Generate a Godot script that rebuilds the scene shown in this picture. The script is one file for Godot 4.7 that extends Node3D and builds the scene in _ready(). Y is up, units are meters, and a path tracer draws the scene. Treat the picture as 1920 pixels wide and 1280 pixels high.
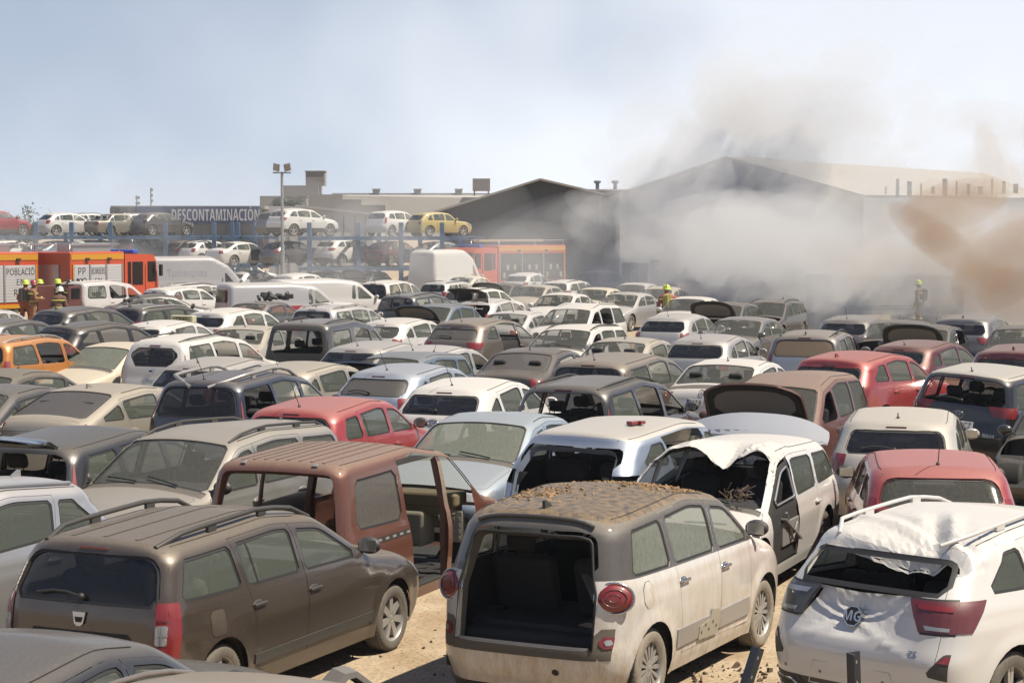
extends Node3D
# A breaker's yard under smoke: rows of dusty cars, racks of cars, fire engines and sheds behind.

# ------------------------------------------------------------------ tables and the car skin
class Tab:
	var a := PackedFloat32Array()
	var lo := 0.0
	var inv := 40.0
	func _init(pts: Array, x0: float, x1: float, blur: float, passes := 2) -> void:
		lo = x0
		var n := int((x1 - x0) * inv) + 2
		for i in n:
			var x := x0 + i / inv
			var v: float = pts[0][1]
			if x >= pts[-1][0]:
				v = pts[-1][1]
			else:
				for k in pts.size() - 1:
					if x >= pts[k][0] and x <= pts[k + 1][0]:
						v = lerpf(pts[k][1], pts[k + 1][1], (x - pts[k][0]) / maxf(pts[k + 1][0] - pts[k][0], 1e-5))
			a.append(v)
		var w := int(round(blur * inv))
		if w > 0:
			for p in passes:
				var b := a.duplicate()
				for i in n:
					var s := 0.0
					for k in range(-w, w + 1):
						s += a[clampi(i + k, 0, n - 1)]
					b[i] = s / (2 * w + 1)
				a = b
	func at(x: float) -> float:
		var t := (x - lo) * inv
		if t <= 0.0:
			return a[0]
		var i := int(t)
		if i >= a.size() - 1:
			return a[a.size() - 1]
		return lerpf(a[i], a[i + 1], t - i)
	func steep() -> Tab:   # 1 / sqrt(1 + slope squared)
		var r := Tab.new([[0, 0]], 0, 0, 0)
		r.lo = lo
		r.a = a.duplicate()
		for i in a.size():
			var d := (a[mini(i + 1, a.size() - 1)] - a[maxi(i - 1, 0)]) * inv * 0.5
			r.a[i] = 1.0 / sqrt(1.0 + d * d)
		return r

class CarSkin:   # the outer skin of a car as one rounded solid; x forward, y up, z to the right
	var T: Tab
	var TN: Tab
	var F: Tab
	var FN: Tab
	var R: Tab
	var RN: Tab
	var Wt: Tab
	var P: Tab
	var slope := 0.0
	var crown := 0.07
	var cf := 0.10
	var cr := 0.06
	var kt := 0.10
	var ke := 0.34
	var axles := PackedFloat32Array()
	var ra := 0.36
	var rw := 0.31
	var flare := 0.012
	var xlo := 0.0
	var xhi := 0.0
	var memo := {}
	var regions := []
	var mp := PackedVector3Array()
	var mn := PackedVector3Array()
	func ends() -> void:   # between these the front and the rear have no say
		xlo = -99.0
		for v in R.a:
			xlo = maxf(xlo, v)
		xlo += 0.15 + ke * 1.6
		xhi = 99.0
		for v in F.a:
			xhi = minf(xhi, v)
		xhi -= 0.15 + ke * 1.6
		if xhi < xlo:
			xhi = (xhi + xlo) * 0.5
			xlo = xhi
	func spot(c: int, a: float, b: float) -> int:   # a point of the skin and its normal, remembered
		var key := Vector3i(c, roundi(a * 4000.0), roundi(b * 4000.0))
		var k: int = memo.get(key, -1)
		if k < 0:
			k = mp.size()
			memo[key] = k
			var p := solve(c, a, b)
			mp.append(p)
			mn.append(normal(p))
		return k
	func side(x: float, y: float) -> float:
		var w := Wt.at(y - slope * x) * P.at(x)
		if y < 0.95:
			for ax in axles:
				var dx := x - ax
				if dx < 0.6 and dx > -0.6:
					var d := sqrt(dx * dx + (y - rw) * (y - rw)) - ra
					if d < 0.14:
						var t := clampf(1.0 - d / 0.14, 0, 1)
						w += flare * t * t * (3.0 - 2.0 * t)
		return w
	func smax(a: float, b: float, k: float) -> float:
		var h := k - absf(a - b)
		if h <= 0.0:
			return maxf(a, b)
		return maxf(a, b) + h * h / (4.0 * k)
	func f(x: float, y: float, z: float) -> float:
		z = absf(z)
		var s := z - side(x, y)
		var t := (y - T.at(x) + crown * z * z) * TN.at(x)
		if x > xhi:
			s = smax(s, (x - F.at(y) + cf * z * z) * FN.at(y), ke)
		elif x < xlo:
			s = smax(s, (R.at(y) + cr * z * z - x) * RN.at(y), ke)
		return smax(s, t, kt)
	func solve(c: int, a: float, b: float) -> Vector3:
		var p := Vector3.ZERO
		var d := Vector3.ZERO
		match c:
			0:
				p = Vector3(a, b, side(a, b)); d = Vector3(0, 0, 1)
			1:
				p = Vector3(a, T.at(a) - crown * b * b, b); d = Vector3(0, 1, 0)
			2:
				p = Vector3(R.at(b) + cr * a * a, b, a); d = Vector3(-1, 0, 0)
			3:
				p = Vector3(F.at(b) - cf * a * a, b, a); d = Vector3(1, 0, 0)
		for k in 6:
			var v := f(p.x, p.y, p.z)
			if absf(v) < 3e-4:
				break
			var q := p + d * 0.003
			var g := (f(q.x, q.y, q.z) - v) / 0.003
			p -= d * clampf(v / maxf(g, 0.25), -0.2, 0.2)
		return p
	func normal(p: Vector3) -> Vector3:
		var h := 0.012
		var f0 := f(p.x, p.y, p.z)
		if absf(p.z) < 0.02:
			return Vector3(f(p.x + h, p.y, p.z) - f0, f(p.x, p.y + h, p.z) - f0, 0.0).normalized()
		return Vector3(f(p.x + h, p.y, p.z) - f(p.x - h, p.y, p.z), f(p.x, p.y + h, p.z) - f(p.x, p.y - h, p.z), f(p.x, p.y, p.z + h) - f(p.x, p.y, p.z - h)).normalized()
	func c_st(x: float) -> Vector3:   # where side and top meet
		var y := T.at(x)
		var z := side(x, y)
		for k in 8:
			y = T.at(x) - crown * z * z - kt * 0.25 / TN.at(x)
			z = side(x, y) - kt * 0.25
		return solve(0, x, y)
	func c_sr(y: float) -> Vector3:
		var x := R.at(y)
		var z := side(x, y)
		for k in 8:
			x = R.at(y) + cr * z * z + ke * 0.25 / RN.at(y)
			z = side(x, y) - ke * 0.25
		return solve(0, x, y)
	func c_sf(y: float) -> Vector3:
		var x := F.at(y)
		var z := side(x, y)
		for k in 8:
			x = F.at(y) - cf * z * z - ke * 0.25 / FN.at(y)
			z = side(x, y) - ke * 0.25
		return solve(0, x, y)
	func c_tr(z: float) -> Vector3:
		var x := R.at(1.2)
		var y := T.at(x)
		for k in 30:
			x = lerpf(x, R.at(y) + cr * z * z + kt * 0.25 / RN.at(y), 0.6)
			y = T.at(x) - crown * z * z - kt * 0.25 / TN.at(x)
		return solve(1, x, z)
	func c_tf(z: float) -> Vector3:
		var x := F.at(0.7)
		var y := T.at(x)
		for k in 30:
			x = lerpf(x, F.at(y) - cf * z * z - kt * 0.25 / FN.at(y), 0.6)
			y = T.at(x) - crown * z * z - kt * 0.25 / TN.at(x)
		return solve(1, x, z)

# ------------------------------------------------------------------ one mesh being collected
class Acc:
	var v := PackedVector3Array()
	var n := PackedVector3Array()
	var uv := PackedVector2Array()
	var ix := PackedInt32Array()
	var xf := Transform3D()
	var level := 0.35     # how dusty: 0 clean .. 1 caked
	func vert(p: Vector3, nn: Vector3, u := -9.0, w := 0.0) -> int:
		v.append(xf * p)
		n.append((xf.basis * nn).normalized())
		uv.append(Vector2(p.x * 0.2, 0.25 + 0.5 * level) if u == -9.0 else Vector2(u, w))
		return v.size() - 1
	func tri(a: int, b: int, c: int) -> void:   # wound so that the front face agrees with the normals
		var g := (v[b] - v[a]).cross(v[c] - v[a])
		if g.length_squared() < 1e-14:
			return
		if g.dot(n[a] + n[b] + n[c]) > 0.0:
			ix.append_array(PackedInt32Array([a, c, b]))
		else:
			ix.append_array(PackedInt32Array([a, b, c]))
	func quad(a: int, b: int, c: int, d: int) -> void:
		tri(a, b, c)
		tri(a, c, d)
	func face(p: Array, nn := Vector3.ZERO) -> void:   # a flat polygon
		if nn == Vector3.ZERO:
			nn = (p[2] - p[0]).cross(p[1] - p[0]).normalized()
		var k := []
		for q in p:
			k.append(vert(q, nn))
		for i in range(1, p.size() - 1):
			tri(k[0], k[i], k[i + 1])
	func box(c: Vector3, s: Vector3, r := 0.0) -> void:
		if r <= 0.0:
			var h := s * 0.5
			for ax in 3:
				for sg in [-1.0, 1.0]:
					var nn := Vector3.ZERO
					nn[ax] = sg
					var a := (ax + 1) % 3
					var b := (ax + 2) % 3
					var k := []
					for q in [[-1, -1], [1, -1], [1, 1], [-1, 1]]:
						var p := Vector3.ZERO
						p[ax] = sg * h[ax]
						p[a] = q[0] * h[a]
						p[b] = q[1] * h[b]
						k.append(vert(c + p, nn))
					quad(k[0], k[1], k[2], k[3])
			return
		r = minf(r, minf(s.x, minf(s.y, s.z)) * 0.499)
		var inn := s * 0.5 - Vector3(r, r, r)
		for ax in 3:
			for sg in [-1.0, 1.0]:
				var a := (ax + 1) % 3
				var b := (ax + 2) % 3
				var ta := [-1.0, -0.62, -0.0001, 0.0001, 0.62, 1.0]
				var k := []
				for i in 6:
					for j in 6:
						var d := Vector3.ZERO
						var p := Vector3.ZERO
						d[ax] = sg
						d[a] = ta[i]
						d[b] = ta[j]
						p[ax] = sg * inn[ax]
						p[a] = signf(ta[i]) * inn[a]
						p[b] = signf(ta[j]) * inn[b]
						d = d.normalized()
						k.append(vert(c + p + d * r, d))
				for i in 5:
					for j in 5:
						quad(k[i * 6 + j], k[i * 6 + 6 + j], k[i * 6 + 7 + j], k[i * 6 + 1 + j])
	func bar(p: Vector3, q: Vector3, w: float, h: float, up := Vector3.UP) -> void:   # a square bar between two points
		var d := (q - p)
		var l := d.length()
		var keep := xf
		var z := d.normalized()
		var x := up.cross(z)
		x = Vector3.RIGHT.cross(z).normalized() if x.length() < 0.01 else x.normalized()
		xf = xf * Transform3D(Basis(x, z.cross(x), z), (p + q) * 0.5)
		box(Vector3.ZERO, Vector3(w, h, l))
		xf = keep
	func tube(pts: Array, rad, seg := 8, caps := true) -> void:   # rad: a number or one per point
		var rings := []
		var side := Vector3.ZERO
		for i in pts.size():
			var d: Vector3 = (pts[mini(i + 1, pts.size() - 1)] - pts[maxi(i - 1, 0)]).normalized()
			if side == Vector3.ZERO:
				side = d.cross(Vector3.UP if absf(d.y) < 0.9 else Vector3.RIGHT).normalized()
			side = (side - d * side.dot(d)).normalized()
			var up := side.cross(d)
			var r: float = rad[i] if rad is Array else rad
			var ring := []
			for k in seg:
				var a := TAU * k / seg
				var nn := side * cos(a) + up * sin(a)
				ring.append(vert(pts[i] + nn * r, nn))
			rings.append(ring)
		for i in rings.size() - 1:
			for k in seg:
				quad(rings[i][k], rings[i][(k + 1) % seg], rings[i + 1][(k + 1) % seg], rings[i + 1][k])
		if caps:
			for e in [0, rings.size() - 1]:
				var d: Vector3 = (pts[0] - pts[1]).normalized() if e == 0 else (pts[-1] - pts[-2]).normalized()
				var k := []
				for q in rings[e]:
					k.append(vert(xf.affine_inverse() * v[q], d))
				for i in range(1, seg - 1):
					tri(k[0], k[i], k[i + 1])
	func lathe(prof: Array, seg := 20, axis := Vector3(0, 0, 1), at := Vector3.ZERO, arc := TAU) -> void:   # prof: [radius, along]
		var a := Vector3.UP.cross(axis)
		a = Vector3.RIGHT if a.length() < 0.1 else a.normalized()
		var b := axis.cross(a)
		var rows := []
		for i in prof.size():
			var p0: Array = prof[maxi(i - 1, 0)]
			var p1: Array = prof[mini(i + 1, prof.size() - 1)]
			var dn := Vector2(p1[1] - p0[1], -(p1[0] - p0[0])).normalized()
			var row := []
			for k in seg + 1:
				var t := arc * k / seg
				var o := a * cos(t) + b * sin(t)
				row.append(vert(at + o * prof[i][0] + axis * prof[i][1], o * dn.x + axis * dn.y))
			rows.append(row)
		for i in rows.size() - 1:
			for k in seg:
				quad(rows[i][k], rows[i][k + 1], rows[i + 1][k + 1], rows[i + 1][k])
	func blob(c: Vector3, r: Vector3, nu := 10, nv := 7) -> void:   # an ellipsoid
		var rows := []
		for j in nv + 1:
			var row := []
			for i in nu:
				var a := TAU * i / nu
				var b := PI * j / nv - PI * 0.5
				var d := Vector3(cos(b) * cos(a), sin(b), cos(b) * sin(a))
				row.append(vert(c + d * r, (d / r).normalized()))
			rows.append(row)
		for j in nv:
			for i in nu:
				quad(rows[j][i], rows[j][(i + 1) % nu], rows[j + 1][(i + 1) % nu], rows[j + 1][i])
	func prism(poly: PackedVector2Array, d0: float, d1: float) -> void:   # an outline in x,y pulled along z
		var k := poly.size()
		var t := Geometry2D.triangulate_polygon(poly)
		for e in [[d0, -1.0], [d1, 1.0]]:
			var s := v.size()
			for q in poly:
				vert(Vector3(q.x, q.y, e[0]), Vector3(0, 0, e[1] * signf(d1 - d0)))
			for i in range(0, t.size(), 3):
				tri(s + t[i], s + t[i + 1], s + t[i + 2])
		var cw := 1.0 if Geometry2D.is_polygon_clockwise(poly) else -1.0
		for i in k:
			var a := poly[i]
			var b := poly[(i + 1) % k]
			var nn := Vector3(-(b.y - a.y), b.x - a.x, 0).normalized() * cw
			var s := vert(Vector3(a.x, a.y, d0), nn)
			vert(Vector3(b.x, b.y, d0), nn)
			vert(Vector3(b.x, b.y, d1), nn)
			vert(Vector3(a.x, a.y, d1), nn)
			quad(s, s + 1, s + 2, s + 3)
	func mesh() -> ArrayMesh:
		var m := ArrayMesh.new()
		if ix.is_empty():
			return m
		var arr := []
		arr.resize(Mesh.ARRAY_MAX)
		arr[Mesh.ARRAY_VERTEX] = v
		arr[Mesh.ARRAY_NORMAL] = n
		arr[Mesh.ARRAY_TEX_UV] = uv
		arr[Mesh.ARRAY_INDEX] = ix
		m.add_surface_from_arrays(Mesh.PRIMITIVE_TRIANGLES, arr)
		return m
	func empty() -> bool:
		return ix.is_empty()

# ------------------------------------------------------------------ polygons on the skin
static func rect2(x0: float, y0: float, x1: float, y1: float) -> PackedVector2Array:
	return PackedVector2Array([Vector2(x0, y0), Vector2(x1, y0), Vector2(x1, y1), Vector2(x0, y1)])

static func pbox(p: PackedVector2Array) -> Rect2:
	var r := Rect2(p[0], Vector2.ZERO)
	for q in p:
		r = r.expand(q)
	return r

static func area(p: PackedVector2Array) -> float:
	var s := 0.0
	for i in p.size():
		s += p[i].cross(p[(i + 1) % p.size()])
	return absf(s) * 0.5

static func biggest(ps: Array) -> PackedVector2Array:
	var best := PackedVector2Array()
	var most := 0.0
	for p in ps:
		if area(p) > most:
			most = area(p)
			best = p
	return best

static func meet(a: PackedVector2Array, b: PackedVector2Array) -> PackedVector2Array:
	if a.size() < 3 or b.size() < 3:
		return PackedVector2Array()
	return biggest(Geometry2D.intersect_polygons(a, b))

static func grow(a: PackedVector2Array, d: float) -> PackedVector2Array:
	if a.size() < 3:
		return a
	return biggest(Geometry2D.offset_polygon(a, d, Geometry2D.JOIN_MITER))

static func rounded(a: PackedVector2Array, r: float) -> PackedVector2Array:
	if a.size() < 3:
		return a
	var b := biggest(Geometry2D.offset_polygon(a, -r, Geometry2D.JOIN_MITER))
	if b.size() < 3:
		return a
	var c := biggest(Geometry2D.offset_polygon(b, r, Geometry2D.JOIN_ROUND))
	var out := PackedVector2Array()   # Clipper rounds very finely: keep a point only when it is 12 mm on or the line has turned by then
	for i in c.size():
		if out.is_empty() or out[-1].distance_to(c[i]) > 0.014:
			out.append(c[i])
	return out

static func circle2(c: Vector2, r: float, n := 26, ry := -1.0) -> PackedVector2Array:
	var p := PackedVector2Array()
	for i in n:
		p.append(c + Vector2(cos(TAU * i / n) * r, sin(TAU * i / n) * (r if ry < 0 else ry)))
	return p

# Puts a flat outline (less its holes) onto the skin, cut along a grid so that it follows the curve.
static func panel(acc: Acc, S: CarSkin, c: int, outer: PackedVector2Array, holes: Array, g: float, off := 0.0, glass := false, bend = null, flip := false) -> void:
	if outer.size() < 3:
		return
	var cache := {}
	var bent := {}
	var bb := pbox(outer)
	var hb := []
	for h in holes:
		hb.append(pbox(h) if h.size() > 2 else Rect2())
	var i0 := int(floor(bb.position.x / g))
	var i1 := int(ceil(bb.end.x / g))
	for i in range(i0, i1):
		for strip in Geometry2D.intersect_polygons(outer, rect2(i * g, bb.position.y - 1, (i + 1) * g, bb.end.y + 1)):
			if Geometry2D.is_polygon_clockwise(strip):
				continue
			var sb := pbox(strip)
			for j in range(int(floor(sb.position.y / g)), int(ceil(sb.end.y / g))):
				var cell := rect2(i * g - 0.001, j * g, (i + 1) * g + 0.001, (j + 1) * g)
				var pieces: Array = Geometry2D.intersect_polygons(strip, cell)
				var cb := Rect2(i * g, j * g, g, g)
				for k in holes.size():
					if holes[k].size() > 2 and hb[k].intersects(cb):
						var nxt := []
						for p in pieces:
							nxt.append_array(Geometry2D.clip_polygons(p, holes[k]))
						pieces = nxt
				for p in pieces:
					if p.size() < 3 or Geometry2D.is_polygon_clockwise(p) or area(p) < 1e-7:
						continue
					var ids := PackedInt32Array()
					for q in p:
						var key := Vector2i(roundi(q.x * 3000.0), roundi(q.y * 3000.0))
						if not cache.has(key):
							var sp := S.spot(c, q.x, q.y)
							var nn := S.mn[sp]
							var w := S.mp[sp] + nn * off
							if flip:
								w.z = -w.z
								nn.z = -nn.z
							var lev := clampf(0.18 + 0.62 * smoothstep(0.35, 0.95, nn.y) + 0.3 * smoothstep(0.75, 0.25, w.y), 0, 1)
							if bend != null:
								var w2: Vector3 = bend.call(w)
								if w2 != w:
									var e := 0.02
									var tx := nn.cross(Vector3.UP if absf(nn.y) < 0.9 else Vector3.RIGHT).normalized()
									var ty := tx.cross(nn)
									var n2: Vector3 = ((bend.call(w + ty * e) - w2).cross(bend.call(w + tx * e) - w2)).normalized()
									nn = -n2 if n2.dot(nn) < 0.0 else n2
									if w2.distance_to(w) > 0.012:
										bent[acc.v.size()] = true
									w = w2
							cache[key] = acc.vert(w, nn, q.x * 0.45 if glass else q.x * 0.2, q.y * 0.6 if glass else 0.25 + 0.5 * lev)
						ids.append(cache[key])
					if bent.has(ids[0]) and bent.has(ids[1]):   # crumpled sheet: each little face stands at its own angle
						var t := Geometry2D.triangulate_polygon(p)
						for m in range(0, t.size(), 3):
							var q: Array[int] = []
							for e in 3:
								q.append(ids[t[m + e]])
							var fn := (acc.v[q[1]] - acc.v[q[0]]).cross(acc.v[q[2]] - acc.v[q[0]]).normalized()
							if fn.dot(acc.n[q[0]] + acc.n[q[1]] + acc.n[q[2]]) < 0.0:
								fn = -fn
							var z := acc.v.size()
							for e in q:
								acc.vert(acc.v[e], (fn * 2.5 + acc.n[e]).normalized(), acc.uv[e].x, acc.uv[e].y)
							acc.tri(z, z + 1, z + 2)
					elif ids.size() == 3:
						acc.tri(ids[0], ids[1], ids[2])
					elif ids.size() == 4:
						acc.tri(ids[0], ids[1], ids[2])
						acc.tri(ids[0], ids[2], ids[3])
					else:
						var t := Geometry2D.triangulate_polygon(p)
						for m in range(0, t.size(), 3):
							acc.tri(ids[t[m]], ids[t[m + 1]], ids[t[m + 2]])

# A lip along an outline, from one depth to another: the edge of a door, of a window opening.
static func lip(acc: Acc, S: CarSkin, c: int, poly: PackedVector2Array, d0: float, d1: float, flip := false, bend = null) -> void:
	if poly.size() < 3:
		return
	var n := poly.size()
	var a := PackedVector3Array()
	var b := PackedVector3Array()
	for q in poly:
		var sp := S.spot(c, q.x, q.y)
		var p0 := S.mp[sp] + S.mn[sp] * d0
		var p1 := S.mp[sp] + S.mn[sp] * d1
		if flip:
			p0.z = -p0.z
			p1.z = -p1.z
		if bend != null:
			p0 = bend.call(p0)
			p1 = bend.call(p1)
		a.append(p0)
		b.append(p1)
	for i in n:
		var j := (i + 1) % n
		var nn := (a[j] - a[i]).cross(b[i] - a[i]).normalized()
		var s := acc.vert(a[i], nn)
		acc.vert(a[j], nn)
		acc.vert(b[j], nn)
		acc.vert(b[i], nn)
		acc.quad(s, s + 1, s + 2, s + 3)

# ------------------------------------------------------------------ building a kind of car: a list of parts
# u is metres behind the front bumper; x = L / 2 - u
func make_skin(s: Dictionary) -> CarSkin:
	var S := CarSkin.new()
	var L: float = s.L
	var h := L * 0.5
	var top := []
	var rr: Array = s.rr
	if s.has("deck"):
		var dk: Array = s.deck
		top.append([-h - 0.6, dk[1][1] - 0.10])
		top.append([h - dk[1][0], dk[1][1]])
		top.append([h - dk[0][0], dk[0][1]])
	else:
		top.append([-h - 0.6, rr[1] - 0.10])
	top.append([h - rr[0], rr[1]])
	if s.has("apex"):
		top.append([h - s.apex[0], s.apex[1]])
	top.append([h - s.wf[0], s.wf[1]])
	top.append([h - s.cowl[0], s.cowl[1]])
	if s.has("hood"):
		top.append([h - s.hood[0], s.hood[1]])
	top.append([h - s.nose[0], s.nose[1]])
	top.append([h + 0.6, s.nose[1] - 0.45])
	S.T = Tab.new(top, -h - 0.6, h + 0.6, s.get("soft", 0.075))
	var F := []
	for q in s.get("front", [[0.15, 0.16], [0.3, 0.04], [0.5, 0.0], [s.nose[1] - 0.12, 0.05], [s.nose[1] + 0.05, 0.14], [s.nose[1] + 0.3, 0.2]]):
		F.append([q[0], h - q[1]])
	S.F = Tab.new(F, 0.0, 3.0, 0.05)
	var R := []
	for q in s.rear:
		R.append([q[0], h - q[1]])
	S.R = Tab.new(R, 0.0, 3.0, s.get("rsoft", 0.05))
	S.TN = S.T.steep()
	S.FN = S.F.steep()
	S.RN = S.R.steep()
	var hw: float = s.hw
	var b: float = s.belt[0]
	var tum: float = s.get("tumble", 0.31)
	S.slope = -(s.belt[1] - s.belt[0]) / maxf(rr[0] - s.cowl[0], 1.0) * 0.6
	var w := [[0.0, hw - 0.10], [0.2, hw - 0.065], [0.3, hw - 0.035], [0.5, hw - 0.012], [0.68, hw], [b - 0.18, hw - 0.001], [b - 0.15, hw - 0.011], [b - 0.04, hw - 0.024], [b, hw - 0.042], [b + 0.04, hw - 0.052], [b + 0.3, hw - 0.052 - 0.24 * tum], [b + 0.65, hw - 0.052 - 0.68 * tum], [b + 1.8, hw - 0.052 - 1.9 * tum]]
	if s.has("wt"):
		w = s.wt
	S.Wt = Tab.new(w, 0.0, 3.2, 0.025, 1)
	S.P = Tab.new([[-h, 0.93 if not s.has("ptail") else s.ptail], [-h + 0.7, 0.985], [-h + 1.3, 1.0], [h - 1.5, 1.0], [h - 0.75, 0.985], [h, 0.90]], -h - 0.3, h + 0.3, 0.15)
	S.crown = s.get("crown", 0.105)
	S.cr = s.get("cr", 0.07)
	S.cf = s.get("cf", 0.13)
	S.ke = s.get("ke", 0.34)
	S.kt = s.get("kt", 0.15)
	S.rw = s.rw
	S.ra = s.rw + 0.055
	S.flare = s.get("flare", 0.014)
	var xf: float = h - s.fo
	S.axles = PackedFloat32Array([xf, xf - s.wb])
	S.ends()
	return S

class Build:
	var parts := []
	func add(n: String, acc: Acc, k: String, sub := -1, id := "") -> int:
		if acc.empty():
			return -1
		parts.append({"n": n, "m": acc.mesh(), "k": k, "sub": sub, "id": id if id else n})
		return parts.size() - 1

static func line_x(pts: Array, y: float) -> float:   # pts: [y, x] upwards
	if y <= pts[0][0]:
		return pts[0][1]
	for i in pts.size() - 1:
		if y <= pts[i + 1][0]:
			return lerpf(pts[i][1], pts[i + 1][1], (y - pts[i][0]) / (pts[i + 1][0] - pts[i][0]))
	return pts[-1][1]

# lod 0 near, 1 middle, 2 far
func build_car(s: Dictionary, lod: int) -> Dictionary:
	var S := make_skin(s)
	var B := Build.new()
	var L: float = s.L
	var h := L * 0.5
	var hw: float = s.hw
	var H: float = s.H
	var g: float = s.get("g", [0.065, 0.112, 0.16][lod])
	var bend = s.get("bend", null)
	var gone: Array = s.get("gone", [])
	var xfa := S.axles[0]
	var xra := S.axles[1]
	# outlines of the four views
	var st := PackedVector2Array()
	var stz := PackedVector2Array()
	var rev := PackedVector2Array()
	var i := -h - 0.2
	i = floor(i / g) * g
	while i < h + 0.25:
		var p := S.c_st(i)
		st.append(Vector2(i, p.y))
		stz.append(Vector2(i, p.z))
		i += g
	var yb: float = s.get("yb", 0.2)
	var sr := PackedVector2Array()
	var srz := PackedVector2Array()
	var sf := PackedVector2Array()
	var sfz := PackedVector2Array()
	i = floor(yb / g) * g
	while i < H + 0.3:
		var p := S.c_sr(i)
		sr.append(Vector2(p.x, i))
		srz.append(Vector2(p.z, i))
		p = S.c_sf(i)
		sf.append(Vector2(p.x, i))
		sfz.append(Vector2(p.z, i))
		i += g
	# the points where side, top and rear (or front) meet
	var corner := []
	for e in 2:
		var lo := 0.5
		var hi := H + 0.15
		for k in 24:
			var m := (lo + hi) * 0.5
			var p: Vector3 = S.c_sr(m) if e == 0 else S.c_sf(m)
			if m > S.c_st(p.x).y:
				hi = m
			else:
				lo = m
		corner.append(S.c_sr(lo) if e == 0 else S.c_sf(lo))
	var edge := []     # rear and front edges of the top, from left to right
	for e in 2:
		var q: Vector3 = corner[e]
		var end: Vector3 = S.c_tr(q.z) if e == 0 else S.c_tf(q.z)
		var miss := q.x - end.x
		var pts := PackedVector3Array()
		i = -floor(q.z / g) * g
		while i < q.z - 0.01:
			if i > -q.z + 0.01:
				var p: Vector3 = S.c_tr(i) if e == 0 else S.c_tf(i)
				p = S.solve(1, p.x + miss * smoothstep(q.z - 0.35, q.z, absf(i)), i)
				pts.append(p)
			i += g
		pts.insert(0, Vector3(q.x, q.y, -q.z))
		pts.append(q)
		edge.append(pts)
	var qr: Vector3 = corner[0]
	var qf: Vector3 = corner[1]
	var lowR := S.c_sr(yb)
	var lowF := S.c_sf(yb)
	var sideP := PackedVector2Array([Vector2(lowR.x, yb), Vector2(lowF.x, yb)])
	var topP := PackedVector2Array()
	var rearP := PackedVector2Array([Vector2(-lowR.z, yb), Vector2(lowR.z, yb)])
	var frontP := PackedVector2Array([Vector2(-lowF.z, yb), Vector2(lowF.z, yb)])
	var back := PackedVector2Array()
	for k in sf.size():
		if sf[k].y > yb + 0.004 and sf[k].y < qf.y - 0.004:
			sideP.append(sf[k])
			frontP.append(sfz[k])
	sideP.append(Vector2(qf.x, qf.y))
	rev = PackedVector2Array()
	for k in range(st.size() - 1, -1, -1):
		if st[k].x < qf.x - 0.004 and st[k].x > qr.x + 0.004:
			sideP.append(st[k])
			rev.append(stz[k])
	sideP.append(Vector2(qr.x, qr.y))
	for p in edge[0]:
		topP.append(Vector2(p.x, p.z))
	for k in range(rev.size() - 1, -1, -1):
		topP.append(rev[k])
	for k in range(edge[1].size() - 1, -1, -1):
		topP.append(Vector2(edge[1][k].x, edge[1][k].z))
		frontP.append(Vector2(edge[1][k].z, edge[1][k].y))
	for q in rev:
		topP.append(Vector2(q.x, -q.y))
	for k in range(sr.size() - 1, -1, -1):
		if sr[k].y > yb + 0.004 and sr[k].y < qr.y - 0.004:
			sideP.append(sr[k])
	for k in sr.size():
		if sr[k].y > yb + 0.004 and sr[k].y < qr.y - 0.004:
			rearP.append(srz[k])
	for k in range(edge[0].size() - 1, -1, -1):
		rearP.append(Vector2(edge[0][k].z, edge[0][k].y))
	for k in range(sr.size() - 1, -1, -1):
		if sr[k].y > yb + 0.004 and sr[k].y < qr.y - 0.004:
			rearP.append(Vector2(-srz[k].x, srz[k].y))
	for k in range(sf.size() - 1, -1, -1):
		if sf[k].y > yb + 0.004 and sf[k].y < qf.y - 0.004:
			frontP.append(Vector2(-sfz[k].x, sfz[k].y))
	sideP = tidy(sideP)
	topP = tidy(topP)
	rearP = tidy(rearP)
	frontP = tidy(frontP)
	S.regions = [sideP, topP, rearP, frontP]

	# ---- outlines of side panels
	var bF: float = s.belt[0]
	var bR: float = s.belt[1]
	var xA: float = h - s.cowl[0] - 0.15
	var xE: float = h - rr_belt(s)
	var belt_at := func(x: float) -> float: return lerpf(bF, bR, (xA - x) / (xA - xE))
	var above := PackedVector2Array([Vector2(h, belt_at.call(h)), Vector2(h, H + 1), Vector2(-h - 1, H + 1), Vector2(-h - 1, belt_at.call(-h - 1))])
	var dm: float = s.get("dm", 0.22)
	var glassP := grow(sideP, -s.get("mtop", 0.06))
	glassP = meet(glassP, above)
	var D := PackedVector2Array()
	var dslant: float = s.get("dslant", 0.0)
	for q in sr:
		D.append(Vector2(S.R.at(q.y) + dm + dslant * (q.y - bR), q.y))
	if s.has("deck"):   # the rear pillar of a saloon follows its rear window
		D = PackedVector2Array([Vector2(xE + dm, 0.0), Vector2(xE + dm, bR), Vector2(h - rr_x(s) + dm * 0.8, H + 0.1)])
	D.append(Vector2(h, D[-1].y))
	D.append(Vector2(h, D[0].y))
	glassP = meet(glassP, D)
	glassP = meet(glassP, rect2(-h, 0, xA + s.get("sail", 0.05), H + 1))
	var xB: float = h - s.pB
	var lean: float = s.get("lean", 0.06)
	var pw: float = s.get("pw", 0.05)
	var slab := func(x: float, w: float, ln: float) -> PackedVector2Array:
		return PackedVector2Array([Vector2(x - w, bF - 0.2), Vector2(x + w, bF - 0.2), Vector2(x + w - ln, H + 0.1), Vector2(x - w - ln, H + 0.1)])
	var wins := []
	var cuts := [slab.call(xB, pw, lean)]
	var two: bool = s.get("two_door", false)
	if s.has("pC"):
		cuts.append(slab.call(h - s.pC, s.get("pwC", 0.045), lean + s.get("leanC", 0.08)))
	var rest := [glassP]
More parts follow.
